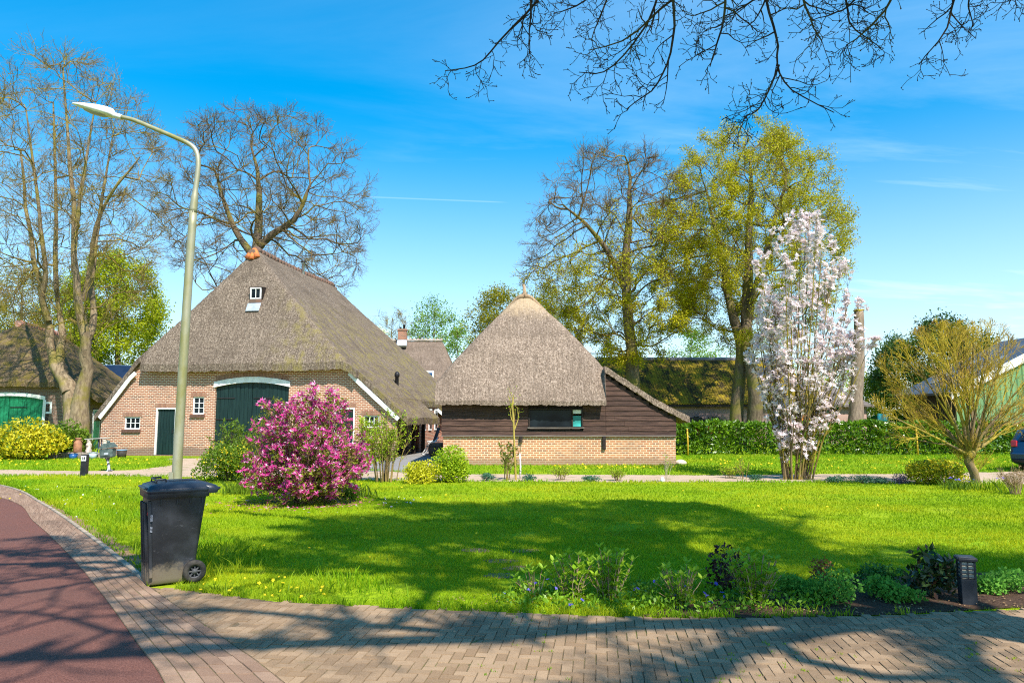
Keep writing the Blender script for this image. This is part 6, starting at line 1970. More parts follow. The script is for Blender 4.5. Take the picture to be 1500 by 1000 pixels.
# laurel hedge behind the right lawn, and its marker canes
hy = 33.6; hx0, hx1 = 7.4, 30.0
t = thing('laurel_hedge', 'clipped glossy laurel hedge across the back of the right lawn', 'hedge', (hx0, hy, 0)); r = rng(201)
m = MB(); Lh = hx1 - hx0
def hpts(n):
    x = r.uniform(0, Lh, n); f = r.random(n); y = np.where(f < .62, np.abs(r.normal(0, .10, n)), r.uniform(0, .9, n)); z_ = np.where(f < .62, r.uniform(.02, 1.46, n), np.where(f < .86, 1.46 - np.abs(r.normal(0, .07, n)), r.uniform(.1, 1.4, n)))
    hgt = 1 + .10 * vnoise(x, 0 * x, 1.1, 4) + .09 * vnoise(x, 0 * x, 3.6, 5)
    y = y + .10 * vnoise(x, z_ * 1.5, 1.6, 6) + .06 * np.sin(x * 2 * PI / 1.25) + .18 * np.clip(z_ - 1.1, 0, 1)
    return np.column_stack([x, y, z_ * hgt])
leaf_quads(m, hpts(30000), .19, .42, r, 0, .25)
m.build('foliage', [LF_LAUREL], t)
m = MB()
for x in np.arange(.3, Lh, .42):
    for k in range(3):
        e_ = np.array([x + r.normal(0, .25), .35 + r.normal(0, .15), 1.35]); m.tubes(spline([(x, .35, -.02), (x + r.normal(0, .1), .35 + r.normal(0, .1), .6), e_], 5)[None], np.linspace(.02, .007, 5)[None], 4)
m.build('stems', [BK_OAK], t)
for px, lab in ((1007.5, 'yellow marker cane at the left end of the laurel hedge'), (1344, 'yellow marker cane before the middle of the laurel hedge')):
    q = at(px, 660, 33.0); t = thing('marker_cane', lab, 'stake', (q[0], 33.0, 0), 0, 'yellow canes before the hedge'); m = MB()
    m.tube([(0, 0, -.05), (.01, 0, .6), (0, 0, 1.22)], (.040, .038, .036), 8); m.build('cane', [m_plain('yellow cane', (.62, .40, .03), (.45, .27, .02), 6, .7, .2)], t)
    m = MB(); m.box((0, -.0, 1.15), (.09, .09, .04), 0, bev=.01); m.build('tie', [M_IRON], t)

# ------------------------------------------------------------------ the oak beside the camera whose boughs hang into the picture
ob = np.array([6.6, 1.9, 0.0]); r = rng(301)
def W(px, py, Y):
    return at(px, py, Y) - ob
limbs = []
tr_ = [([(0, 0, -.1), (.0, .1, 1.6), (-.15, .1, 3.4), (-.4, .1, 5.6), (-.8, 0, 8.5), (-.6, -.3, 12.0), (-.8, -.4, 15.5)], (.52, .42, .38, .34, .27, .16, .05))]
LM = [[(-.3, .1, 5.0), (-2.0, 1.0, 6.9), (-4.2, 2.6, 8.3), (-6.6, 4.2, 8.9), (-8.6, 5.2, 8.6)], [(-.4, .1, 5.8), (-1.2, 1.6, 7.4), (-1.7, 3.9, 8.6), (-2.2, 5.8, 8.9)],
      [(-.5, 0, 6.6), (.8, 1.8, 8.2), (1.2, 4.0, 9.2), (1.0, 6.0, 9.4)], [(-.6, 0, 7.2), (-3.0, -.6, 9.2), (-6.2, -.8, 10.6), (-9.6, -.6, 11.2)], [(-.5, 0, 6.2), (-2.6, -2.0, 8.0), (-6.0, -3.6, 9.4), (-10.0, -4.2, 9.8)],
      [(-.6, 0, 7.8), (-2.0, 1.6, 10.4), (-3.4, 3.6, 12.0), (-5.0, 5.0, 12.8)], [(-.4, 0, 6.8), (2.0, -.6, 8.8), (4.6, -.8, 10.2)], [(-.6, -.2, 9), (-.2, -2.2, 11.2), (.6, -4.2, 12.6)], [(-.7, 0, 9.4), (.6, 1.8, 12), (1.6, 3.6, 13.4)], [(-.7, -.1, 10), (-2.6, -.4, 12.6), (-4.8, -.8, 14.2)],
      [(-.4, .0, 6.0), (-3.0, .2, 7.6), (-6.8, .4, 8.6), (-11.4, .2, 8.6)]]
LM += [[(-.4, 0, 6.2), (-1.5, -2.6, 8.2), (-2.6, -5.2, 9.2), (-3.6, -7.6, 9.4)], [(-.3, 0, 6.8), (.2, -3.0, 8.8), (-.4, -6.4, 9.8)]]
for q in LM:
    tr_.append((q, (.17, .12, .08, .035)))
# drooping ends, drawn from what hangs into the frame
HG = [[(905, -190, 7.4), (850, -110, 7.5), (785, 0, 7.6), (738, 48, 7.7), (700, 92, 7.8), (652, 104, 7.9)], [(1010, -190, 8.2), (985, -80, 8.1), (962, 4, 8.0), (938, 52, 7.9), (890, 102, 7.8), (848, 106, 7.8)],
      [(1010, -170, 7.2), (985, -60, 7.1), (986, 50, 7.0), (966, 118, 7.0), (918, 160, 6.9)], [(1085, -180, 8.0), (1112, -70, 7.8), (1124, 10, 7.6), (1139, 60, 7.5), (1141, 98, 7.4), (1164, 134, 7.4), (1222, 165, 7.3)],
      [(1141, 96, 7.4), (1126, 132, 7.4), (1110, 160, 7.5), (1090, 172, 7.5)], [(1240, -170, 8.6), (1236, -60, 8.4), (1243, 14, 8.2), (1252, 44, 8.1), (1290, 70, 8.0)], [(1420, -170, 7.6), (1405, -60, 7.6), (1398, 4, 7.6), (1384, 48, 7.6), (1346, 95, 7.5)],
      [(1100, -170, 6.8), (1066, -60, 6.8), (1062, 10, 6.8), (1052, 62, 6.8), (1040, 98, 6.8)], [(1180, -170, 7.0), (1170, -50, 7.0), (1186, 20, 7.0), (1204, 60, 7.0)], [(900, -170, 8.4), (906, -60, 8.3), (880, 20, 8.2), (866, 60, 8.2)],
      [(1310, -170, 7.2), (1322, -60, 7.2), (1300, 10, 7.2), (1262, 50, 7.2), (1240, 66, 7.1)], [(800, -170, 7.0), (790, -60, 7.0), (778, 10, 7.0), (776, 80, 7.0)], [(1510, -150, 7.4), (1500, -40, 7.4), (1478, 6, 7.4)], [(1090, -120, 7.6), (1030, -40, 7.6), (960, 20, 7.6), (915, 58, 7.6), (862, 74, 7.6)],
      [(1340, -120, 7.8), (1290, -40, 7.8), (1240, 10, 7.8), (1190, 30, 7.8)], [(1210, -120, 8), (1150, -40, 8), (1090, 10, 8), (1050, 30, 8)], [(1390, -150, 8.2), (1440, -50, 8.2), (1420, 4, 8.1), (1425, 40, 8.0)], [(980, -140, 8.6), (930, -60, 8.6), (850, 4, 8.6), (810, 20, 8.6)]]
for q in HG:
    tr_.append(([W(*x) for x in q], (.021, .015, .010, .005) if q[0][1] < 0 else (.012, .009, .006)))
nT, nH = 1 + len(LM), len(HG)


def overhang_extra(tb, cb, allL, r):
    P, Rd, L = allL[0]
    # knobbly side twigs with buds on the drooping ends
    Hs = (P[nT:], Rd[nT:], L[nT:])
    a = spawn(*Hs, dict(n=10, t0=.28, t1=1, ang=.95, asd=.25, abs=.46, tap=.25, K=6, gnarl=.30, lift=.0, up=-.05, rk=.6, rmin=.005, rtip=.0035, fill=False), None, r)
    c = spawn(*a, dict(n=4, t0=.15, t1=1, ang=.95, asd=.25, abs=.24, K=4, gnarl=.32, rk=.7, rmin=.0036, rtip=.003, fill=False), None, r)
    d = spawn(*c, dict(n=2, t0=.3, t1=1, ang=.9, abs=.075, K=3, gnarl=.3, rk=.8, rmin=.003, rtip=.0026, fill=False), None, r)
    for q in (a, c, d):
        cb.tubes(q[0], q[1], 5 if q is a else 4)
    e_ = np.concatenate([d[0][:, -1], c[0][:, -1]]); n = len(e_)
    ax = unit(np.concatenate([d[0][:, -1] - d[0][:, -2], c[0][:, -1] - c[0][:, -2]]))
    B = np.stack([e_ - ax * .004, e_ + ax * .005, e_ + ax * .014], 1); cb.tubes(B, np.tile([.003, .0055, .0012], (n, 1)), 5)


def oak_levels():
    return [dict(n=14, t0=.25, ang=.75, len=.45, K=9, gnarl=.2, lift=.02, rk=.55, rmin=.025, rmax=.07),
            dict(n=9, t0=.2, ang=.8, len=.5, K=6, gnarl=.25, rk=.6, rmin=.016, rtip=.012), dict(n=8, t0=.15, ang=.8, abs=.8, K=5, gnarl=.28, rk=.6, rmin=.017, rtip=.013), dict(n=6, t0=.2, ang=.8, abs=.36, K=3, gnarl=.3, rk=.7, rmin=.013, rtip=.010)]


# the woody crown (no side growth from the drooping ends: those are added by hand above)
def overhang():
    r = rng(302)
    t = thing('overhanging_oak', 'bare oak beside the viewpoint whose dark budding boughs hang into the top of the picture', 'tree', ob)
    K = 18; P = np.stack([resample(p, K, r, .06 * min(1, rr[0] * 4)) for p, rr in tr_]); Rd = np.stack([np.interp(np.linspace(0, 1, K), np.linspace(0, 1, len(rr)), rr) for p, rr in tr_])
    lens = np.linalg.norm(np.diff(P, axis=1), axis=2).sum(1); tb, cb = MB(), MB()
    tb.tubes(P[:nT], Rd[:nT], 10); cb.tubes(P[nT:], Rd[nT:], 7)
    for env, idx, thin in (((-.7, .9, 11.3, 5.5, 3.6, 3.2), list(range(nT)), 1.0), ((-7.8, -1.4, 9.4, 4.2, 3.0, 2.4), [4, 5, 11], .6), ((-2.4, -4.6, 9.2, 4.8, 2.2, 2.2), [12, 13], .12)):
      cur = (P[idx], Rd[idx], lens[idx])
      for k, lv in enumerate(oak_levels()):
        lv = dict(lv, n=max(2, int(lv['n'] * thin)))
        cur = spawn(*cur, lv, env, r)
        # keep clear of the view itself below the drooping boughs
        w_ = cur[0] + ob; el_ = (w_[..., 2] - CAMZ) / np.maximum(w_[..., 1], .3); ok = ~(((w_[..., 1] > 1.0) & (el_ < .68)).any(1))
        cur = (cur[0][ok], cur[1][ok], cur[2][ok])
        (tb if k == 0 else cb).tubes(cur[0], cur[1], (6, 5, 3, 3)[k])
    overhang_extra(tb, cb, [(P, Rd, lens)], r)
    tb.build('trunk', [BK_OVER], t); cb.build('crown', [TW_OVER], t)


overhang()

# ------------------------------------------------------------------ street and garden things
M_BIN = None


def m_binplastic():
    t = NT('scuffed dark plastic'); v = t.coords('Object'); vs = t.coords('Object', (2.2, 1, 9), (0, R(38), 0)); vs2 = t.coords('Object', (9, 1, 1.5), (0, R(30), 0))
    base_ = t.mix(t.ramp(t.noise(v, 2.6, 4), .38, .68), (.0095, .0105, .013), (.034, .038, .046))
    col = t.mix(t.math('MULTIPLY', t.ramp(t.noise(vs, 3.4, 6, .75), .635, .70), .55), base_, (.16, .16, .165))
    col = t.mix(t.math('MULTIPLY', t.ramp(t.noise(vs2, 2.6, 6, .75), .66, .70), .5), col, (.20, .19, .18))
    oz = t.n('ShaderNodeSeparateXYZ', {0: v}).outputs[2]
    dirt = t.ramp(t.math('ADD', oz, t.math('MULTIPLY', t.noise(v, 16, 5, .75), -.30)), -.03, .08, .85, 0)
    col = t.mix(dirt, col, (.150, .118, .080))
    ro = t.ramp(t.noise(v, 3, 4), .3, .7, .38, .58)
    return t.finish(col, ro, t.bump(t.noise(v, 26, 4), .12, .006), .5)


M_BIN = m_binplastic()
M_RUBBER = m_plain('black rubber', (.022, .020, .018), (.050, .044, .036), 14, .85, .3, 60)

# wheelie bin: local x = towards its wheels (right), y = away from us
bc = gnd(258, 857); brz = R(35)
BINX = .0
bn_ = thing('wheelie_bin', 'black two wheeled rubbish bin with closed lid standing on the pavement edge', 'rubbish bin', (bc[0] + BINX - .17, bc[1] + .19, .020), brz)


bn_.scale = (.975, .975, .975)


def ringrect(x0, x1, w, z, rr, n=4, bow=0.0):
    """rounded rectangle ring"""
    o = []
    for cx, cy, a0 in ((x1 - rr, -w + rr, -PI / 2), (x1 - rr, w - rr, 0), (x0 + rr, w - rr, PI / 2), (x0 + rr, -w + rr, PI)):
        for k in range(n + 1):
            a = a0 + k * PI / 2 / n; o.append((cx + math.cos(a) * rr, cy + math.sin(a) * rr, z))
    return np.array(o)


def loft(mb, rings, mat=0, smooth=True, cap0=True, cap1=True):
    V = np.stack(rings); k, n = V.shape[:2]; i = np.arange(n); j = (i + 1) % n
    f = np.concatenate([np.stack([a * n + i, a * n + j, (a + 1) * n + j, (a + 1) * n + i], -1) for a in range(k - 1)])
    mb.add(V.reshape(-1, 3), f, mat, smooth)
    if cap0:
        mb.add(V[0], [tuple(range(n))[::-1]], mat)
    if cap1:
        mb.add(V[-1], [tuple(range(n))], mat)


m = MB()
XB0, XB1, XT0, XT1 = -.245, .205, -.265, .300       # foot and rim
def bx(z):
    u = z / .93; return XB0 + (XT0 - XB0) * u, XB1 + (XT1 - XB1) * u, .215 + .065 * u
rings = []
for z_ in (0, .012, .05, .3, .55, .80, .90):
    a, b_, w_ = bx(z_); ins = .012 if z_ == 0 else 0
    rings.append(ringrect(a + ins, b_ - ins, w_ - ins, z_, .045))
loft(m, rings)
for z_, g_, h_ in ((.895, .022, .055),):
    a, b_, w_ = bx(z_); loft(m, [ringrect(a - g_, b_ + g_, w_ + g_, z_, .05), ringrect(a - g_ - .006, b_ + g_ + .006, w_ + g_ + .006, z_ + .012, .05), ringrect(a - g_ - .006, b_ + g_ + .006, w_ + g_ + .006, z_ + h_, .05)])
for x in (-.16, .0, .13, .25):
    a, b_, w_ = bx(.86); m.box((x, -w_ - .006, .865), (.012, .022, .07), 0, bev=.003)
# ribs and the lifting comb on the front face (towards the road)
for y in (-.13, 0, .13):
    m.box((bx(.45)[0] - .006, y, .45), (.03, .03, .80), 0, ry=R(-4), bev=.008)
m.box((bx(.5)[0] + .015, -bx(.5)[2] - .004, .48), (.035, .016, .80), 0, ry=R(-3.7), bev=.006)
m.box((XB1 + .02, 0, .12), (.10, .40, .14), 0, bev=.02)
m.build('body', [M_BIN], bn_)
# a number sticker and a small red mark on the front corner
M_STICK = m_plain('worn sticker', (.22, .23, .26), (.10, .11, .13), 60, .6, 0)
for z_, h_ in ((.70, .07), (.60, .025), (.565, .025)):
    s_ = MB(); s_.box((bx(z_)[0] + .018, -bx(z_)[2] - .0145, z_), (.022, .004, h_)); s_.build('sticker', [M_STICK], bn_)
s_ = MB(); s_.box((bx(.74)[0] - .010, -.19, .74), (.004, .05, .03)); s_.build('red_mark', [m_plain('red mark', (.45, .02, .02), None, 4, .6, 0)], bn_)
lid = MB()
a, b_, w_ = bx(.95); w_ += .028; a -= .03; b_ -= .0
loft(lid, [ringrect(a, b_ + .02, w_, .952, .06, 6), ringrect(a - .004, b_ + .03, w_ + .004, .965, .06, 6), ringrect(a - .004, b_ + .03, w_ + .004, .992, .06, 6), ringrect(a + .012, b_ + .02, w_ - .014, 1.004, .06, 6), ringrect(a + .02, b_ + .01, w_ - .03, 1.026, .06, 6), ringrect(a + .09, b_ - .03, w_ - .08, 1.050, .06, 6), ringrect(a + .16, b_ - .12, w_ - .13, 1.060, .06, 6)])
lid.box((a + .012, 0, 1.0), (.07, w_ * 1.5, .022), 0, bev=.008)
lid.box((a + .20, -.10, 1.055), (.10, .035, .03), 0, bev=.012)
lid.box((.06, 0, 1.062), (.30, .20, .012), 0, bev=.005)
# rear lip that hangs over the hinge
loft(lid, [ringrect(b_ - .04, b_ + .105, w_ - .015, .930, .05), ringrect(b_ - .05, b_ + .125, w_ - .005, .975, .06), ringrect(b_ - .05, b_ + .09, w_ - .02, 1.012, .05), ringrect(b_ - .08, b_ + .02, w_ - .05, 1.030, .05)])
lo = lid.build('lid', [m_plain('dark blue black plastic', (.012, .017, .026), (.022, .030, .043), 5, .36, .1, 40, spec=.5)], bn_)
h = MB()
h.tube([(a + .10, -.16, 1.03), (a + .10, -.16, 1.085), (a + .19, -.16, 1.088), (a + .20, -.16, 1.045)], .011, 8)
h.tube([(a + .10, .16, 1.03), (a + .10, .16, 1.085), (a + .19, .16, 1.088), (a + .20, .16, 1.045)], .011, 8)
h.tube([(a + .10, -.16, 1.085), (a + .10, .16, 1.085)], .011, 8)
h.tube([(b_ + .10, -w_ + .03, .965), (b_ + .125, -w_ + .06, .975), (b_ + .125, w_ - .06, .975), (b_ + .10, w_ - .03, .965)], .014, 8)
h.build('handle', [M_BIN], lo)
for sy in (-1, 1):
    cx, cz, rw_ = .205, .108, .118
    yc = sy * .268
    m = MB(); prof = [(.066, -.030), (.100, -.032), (.114, -.022), (.118, -.006), (.118, .006), (.114, .022), (.100, .032), (.066, .030)]
    m.lathe(prof + [prof[0]], (cx, yc, cz), 28, rx=PI / 2); wh = m.build('wheel', [M_RUBBER], bn_)
    m = MB(); m.lathe([(.0, -.026), (.026, -.026), (.030, -.016), (.030, .016), (.0, .02)], (cx, yc, cz), 16, rx=PI / 2)
    m.lathe([(.060, -.022), (.070, -.026), (.070, .026), (.060, .022), (.060, -.022)], (cx, yc, cz), 24, rx=PI / 2)
    for k in range(8):
        an = k * PI / 4; m.box((cx + math.cos(an) * .044, yc, cz + math.sin(an) * .044), (.040, .026, .014), 0, ry=-an, bev=.003)
    m.build('rim', [m_plain('grey hub plastic', (.045, .046, .05), (.09, .09, .092), 30, .6, .1)], wh)
m = MB(); m.tube([(.205, -.28, .108), (.205, .28, .108)], .013, 10); m.build('axle', [M_IRON], bn_)

# lamp post
yl = 12.6
lb = np.array([*at(258.5, 612, yl)[:2], 0.0])
lp = thing('street_lamp', 'mossy metal street lamp with a curved arm and a white head, behind the bin', 'street lamp', lb)
pl = lambda px, py, dy=0: loc(lb, px, py, yl + dy)
M_POLE = m_plain('mossy galvanised pole', (.36, .345, .255), (.255, .235, .085), 3.2, .5, .15, 30, stretch=(1, 1, .35), metal=.35)
m = MB(); j = pl(284.5, 296)
P = spline([pl(258, 800) * (1, 1, 0) + (0, 0, -.1), pl(258.5, 720), pl(262, 640), pl(274, 440), pl(283, 310)], 26)
m.tubes(P[None], np.interp(np.linspace(0, 1, 26), [0, .12, .18, .2, 1], [.098, .098, .098, .088, .068])[None], 18, 0, True, True)
P = spline([pl(283, 312), pl(285.5, 285), pl(288.5, 262), pl(290.5, 238), pl(287, 221), pl(277, 211), pl(258, 202), pl(225, 188), pl(196, 176), pl(176, 171)], 40)
m.tubes(P[None], np.interp(np.linspace(0, 1, 40), [0, .1, .13, 1], [.068, .062, .046, .038])[None], 14, 0, True, True)
m.build('pole', [M_POLE], lp)
m = MB(); m.box((.0, -.10, .62), (.075, .02, .34), 0, bev=.008); m.build('hatch', [M_POLE], lp)
a0, a1 = pl(176, 171), pl(106, 152); ax = a1 - a0; L_ = np.linalg.norm(ax); pit = math.atan2(ax[2], -ax[0])
hd = MB()
def hxf(v):      # head's own frame: x along the arm towards the tip
    d = ax / L_; up_ = np.array([0, 0, 1.0]); sd = unit(np.cross(up_, d)); u2 = np.cross(d, sd); v = np.asarray(v, float)
    return a0 + v[:, :1] * d + v[:, 1:2] * sd + v[:, 2:3] * u2
rings = []
for x, w_, t_, b_2 in ((-.03, .040, .045, -.045), (.12, .042, .048, -.045)):
    an = np.linspace(0, 2 * PI, 17)[:-1]; rings.append(hxf(np.column_stack([np.full(16, x), np.cos(an) * w_, np.where(np.sin(an) > 0, np.sin(an) * t_, -np.sin(an) * b_2)])))
loft(hd, rings)
rings = []
for x, w_, t_, b_2 in ((.11, .05, .06, -.05), (.16, .105, .105, -.06), (.26, .135, .115, -.07), (.42, .14, .105, -.07), (.58, .115, .080, -.055), (.72, .09, .055, -.03), (.82, .05, .03, -.012), (.86, .015, .014, -.006)):
    x = x * L_ / .86
    an = np.linspace(0, 2 * PI, 25)[:-1]; rings.append(hxf(np.column_stack([np.full(24, x), np.cos(an) * w_, np.where(np.sin(an) > 0, np.sin(an) * t_, -np.sin(an) * b_2)])))
loft(hd, rings)
hp = hd.build('lamp_head', [m_plain('white lamp housing', (.82, .83, .83), (.62, .64, .62), 4, .4, .05)], lp)
m = MB(); rings = []
for x, w_, b_2 in ((.22, .10, .066), (.30, .115, .085), (.50, .11, .085), (.62, .08, .06)):
    x = x * L_ / .86
    an = np.linspace(PI, 2 * PI, 12); rings.append(hxf(np.column_stack([np.full(12, x), np.cos(an) * w_, np.sin(an) * b_2 - .006])))
loft(m, rings); m.build('lens', [m_plain('lamp lens', (.35, .37, .38), (.28, .30, .31), 4, .12, 0, spec=.6)], hp)

# number post by the track: black, with a white square reading 18
nb = gnd(123, 697); t = thing('number_post', 'short black post with a white square house number, on the verge by the track', 'post', (nb[0], nb[1], 0), R(4))
sc = nb[1] / F; hp_ = 30.5 * sc; w_ = 8 * sc
m = MB(); m.box((0, 0, hp_ / 2 - .03), (w_, w_, hp_ + .06), 0, bev=.008, taper=(.97, .97)); m.box((0, 0, hp_ * .72), (w_ + .006, w_ + .006, .012), 0); m.build('post', [m_plain('black post plastic', (.012, .012, .014), (.024, .024, .028), 6, .5, .05)], t)
m = MB(); m.box((0, -w_ / 2 - .004, hp_ - .5 * w_ - .02), (w_ * .86, .008, w_ * .9), 0); pnl = m.build('number_plate', [M_WHITE], t)
c_ = bpy.data.curves.new('house_number', 'FONT'); c_.body = '18'; c_.size = w_ * .62; c_.align_x = 'CENTER'; c_.align_y = 'CENTER'; c_.extrude = .001; c_.offset = .006
to = bpy.data.objects.new('number', c_); COL.objects.link(to); c_.materials.append(m_plain('grey number', (.03, .03, .025), None, 4, .6, 0)); to.parent = pnl; to.location = (0, -w_ / 2 - .0095, hp_ - .5 * w_ - .02); to.rotation_euler = (PI / 2, 0, 0)
bpy.context.view_layer.update()
me_ = bpy.data.meshes.new_from_object(to); bpy.data.objects.remove(to)
to = bpy.data.objects.new('number', me_); COL.objects.link(to); to.parent = pnl; to.location = (0, -w_ / 2 - .0095, hp_ - .5 * w_ - .02); to.rotation_euler = (PI / 2, 0, 0)

# cast mailbox on a leaning pedestal
mb_ = gnd(160, 690); t = thing('mailbox', 'ornate green grey cast mailbox on a leaning pedestal by the track', 'mailbox', (mb_[0], mb_[1], 0), R(6))
sc = mb_[1] / F; M_CAST = m_plain('verdigris cast metal', (.045, .075, .068), (.10, .135, .12), 10, .5, .4, 40)
m = MB(); hb_ = 20 * sc
m.lathe([(.10, 0), (.10, .02), (.05, .06), (.035, .16), (.055, .20), (.03, .26), (.05, hb_ * .85), (.085, hb_)], (0, 0, 0), 14, 0, True, ry=R(-10)); m.build('pedestal', [m_plain('worn cast pedestal', (.55, .58, .56), (.05, .06, .06), 9, .5, .3, a=.45, b=.55)], t)
bw, bh_ = 17 * sc, 13 * sc; cx = -hb_ * .17; z0 = hb_ - .01
m = MB(); m.box((cx, 0, z0 + bh_ / 2), (bw, bw * .8, bh_), 0, ry=R(-5), bev=.03, taper=(1.08, 1.05)); bo = m.build('box', [M_CAST], t)
m = MB(); m.prism([(cx - bw * .62, z0 + bh_ - .01), (cx + bw * .62, z0 + bh_ + .05), (cx + bw * .25, z0 + bh_ + .19), (cx - bw * .25, z0 + bh_ + .16)], -bw * .48, bw * .48); m.lathe([(.0, .10), (.045, .07), (.05, .03), (.02, 0)][::-1], (cx, 0, z0 + bh_ + .17), 10); m.build('lid', [M_CAST], bo)
m = MB(); m.box((cx, -bw * .43, z0 + bh_ * .52), (bw * .7, .02, bh_ * .6), 0, ry=R(-5), bev=.008); m.box((cx + .02, -bw * .45, z0 + bh_ * .45), (bw * .35, .02, bh_ * .22), 1, ry=R(-5), bev=.006)
m.build('front_plate', [M_CAST, M_LEAD], bo)

# things against the house: milk churn, blue tub, zinc bucket, grindstone with two stone figures, black tub, stone edging
yg = 30.5
def put(px, py=670, Y=yg):
    q = at(px, py, Y); return (q[0], Y, 0)
sc = yg / F
t = thing('stone_edging', 'low stone edging behind the blue tub and the milk churn', 'edging', put(104)); m = MB(); r = rng(401); x = -1.0
while x < 1.05:
    w_ = r.uniform(.22, .42); m.box((x + w_ / 2, .12, .13), (w_ - .01, .22, .26 + r.normal(0, .015)), 0, bev=.02, rz=r.normal(0, .03)); x += w_
m.build('stones', [m_plain('grey stone', (.30, .25, .20), (.19, .16, .13), 6, .9, .4)], t)
t = thing('milk_churn', 'rusty brown milk churn standing on the stone edging', 'milk churn', (put(110)[0], yg + .14, .27)); m = MB()
m.lathe([(.0, 0), (.155, 0), (.165, .02), (.165, .36), (.15, .42), (.105, .48), (.10, .53), (.125, .56), (.13, .58)], (0, 0, 0), 20); bo = m.build('body', [m_plain('rusty metal', (.40, .19, .10), (.24, .11, .065), 6, .7, .3)], t)
m = MB(); m.lathe([(.12, .575), (.125, .60), (.06, .615), (.0, .615)], (0, 0, 0), 18); m.build('lid', [MATS['rusty metal']], t)
m = MB()
for s_ in (-1, 1):
    m.tube([(s_ * .15, 0, .42), (s_ * .20, 0, .47), (s_ * .11, 0, .51)], .012, 6)
m.build('handle', [MATS['rusty metal']], t)
def tub(name, label, pos, r0, r1, h, mat, rimm, cat, handles=True):
    t = thing(name, label, cat, pos); m = MB()
    m.lathe([(.0, .0), (r0, 0), (r1, h), (r1 - .012, h), (r0 - .012, .02), (0, .02)], (0, 0, 0), 22); m.build('body', [mat], t)
    m = MB(); a = np.linspace(0, 2 * PI, 25); P = np.column_stack([np.cos(a) * r1, np.sin(a) * r1, np.full(25, h)]); m.tubes(P[None], np.full((1, 25), .014), 6); m.build('rim', [rimm], t)
    if handles:
        m = MB()
        for s_ in (-1, 1):
            m.tube([(s_ * r1, -.05, h * .8), (s_ * (r1 + .05), -.03, h * .82), (s_ * (r1 + .05), .03, h * .82), (s_ * r1, .05, h * .8)], .009, 6)
        m.build('handle', [rimm], t)
    return t
M_BLUE = m_plain('blue enamel', (.012, .07, .22), (.02, .10, .28), 4, .35, .05)
tub('enamel_tub', 'dark blue enamel tub in front of the stone edging', put(107, Y=yg - .25), .15, .165, .22, M_BLUE, M_BLUE, 'tub')
tub('zinc_bucket', 'pale zinc bucket under the grindstone between the number post and the mailbox', put(136, Y=yg - .2), .12, .17, .27, m_plain('pale zinc', (.45, .53, .60), (.34, .40, .46), 6, .45, .1), M_LEAD, 'bucket')
tub('planter_tub', 'black tub with a light blue rim against the farmhouse wall', put(178, Y=yg + .8), .17, .20, .34, m_plain('black tub plastic', (.03, .026, .024), (.055, .045, .038), 5, .7, .1), m_plain('light blue rim', (.22, .40, .62), None, 3, .5, 0), 'tub', False)
q = put(140, Y=yg + .45); t = thing('garden_bench', 'weathered plank bench on two carved stone figures beside the brick wall', 'bench', q)
M_STONE = m_plain('pale carved stone', (.62, .54, .46), (.40, .33, .27), 9, .9, .5, 30)
for x in (-.32, .36):
    m = MB(); m.lathe([(.15, 0), (.15, .06), (.11, .08), (.10, .22), (.13, .34), (.09, .42), (.12, .52), (.11, .60), (.07, .68), (.10, .74), (.09, .80), (.0, .82)], (x, 0, 0), 12); m.box((x, -.10, .55), (.10, .08, .10), 0, bev=.03); m.box((x + .02, -.09, .24), (.11, .09, .14), 0, bev=.03); m.build('stone_figure', [M_STONE], t)
m = MB(); m.box((.02, 0, .84), (1.0, .22, .04), 0, ry=R(-3), bev=.008); m.build('plank', [m_plain('silvery plank', (.42, .40, .38), (.28, .26, .24), 4, .8, .2, stretch=(1, 6, 1))], t)
m = MB(); m.tube([(.06, .02, .82), (.10, 0, .45), (.04, -.05, .1)], .022, 7); m.tube([(.20, .02, .82), (.22, 0, .5), (.26, -.03, .1)], .018, 7); m.build('brace', [m_plain('blue black iron', (.02, .035, .07), None, 4, .5, .1)], t)

# garden lamp in the front bed
gb = gnd(1418.5, 884); t = thing('garden_lamp', 'short dark square bollard lamp with slatted glass sides in the front bed', 'garden lamp', (gb[0], gb[1], 0), R(-17))
sc = gb[1] / F; w_ = 19.5 * sc; hh = 66 * sc; M_ANTH = m_plain('anthracite metal', (.016, .020, .026), (.030, .034, .040), 8, .45, .08)
m = MB(); m.box((0, 0, hh * .26), (w_, w_, hh * .56), 0, bev=.004); m.build('post', [M_ANTH], t)
m = MB(); m.box((0, 0, hh * .72), (w_ * .80, w_ * .80, hh * .34), 0); m.build('glass', [m_plain('frosted lamp glass', (.42, .40, .33), (.34, .32, .26), 8, .25, .05)], t)
m = MB()
for sx in (-1, 1):
    for sy in (-1, 1):
        m.box((sx * (w_ / 2 - .007), sy * (w_ / 2 - .007), hh * .73), (.014, .014, hh * .37), 0)
m.box((0, -w_ / 2 + .004, hh * .73), (.008, .008, hh * .37), 0); m.box((w_ / 2 - .004, 0, hh * .73), (.008, .008, hh * .37), 0)
for k in range(4):
    z_ = hh * (.58 + .085 * k)
    for s_ in (-1, 1):
        m.box((0, s_ * (w_ / 2 + .001), z_), (w_ + .004, .007, .009), 0); m.box((s_ * (w_ / 2 + .001), 0, z_), (.007, w_ - .014, .009), 0)
m.build('slats', [M_ANTH], t)
m = MB(); m.box((0, 0, hh * .945), (w_ * 1.22, w_ * 1.22, hh * .07), 0, bev=.006, taper=(1.04, 1.04)); m.box((0, 0, hh * .99), (w_ * 1.22, w_ * 1.22, .010), 0, bev=.003, taper=(.9, .9)); m.build('cap', [M_ANTH], t)

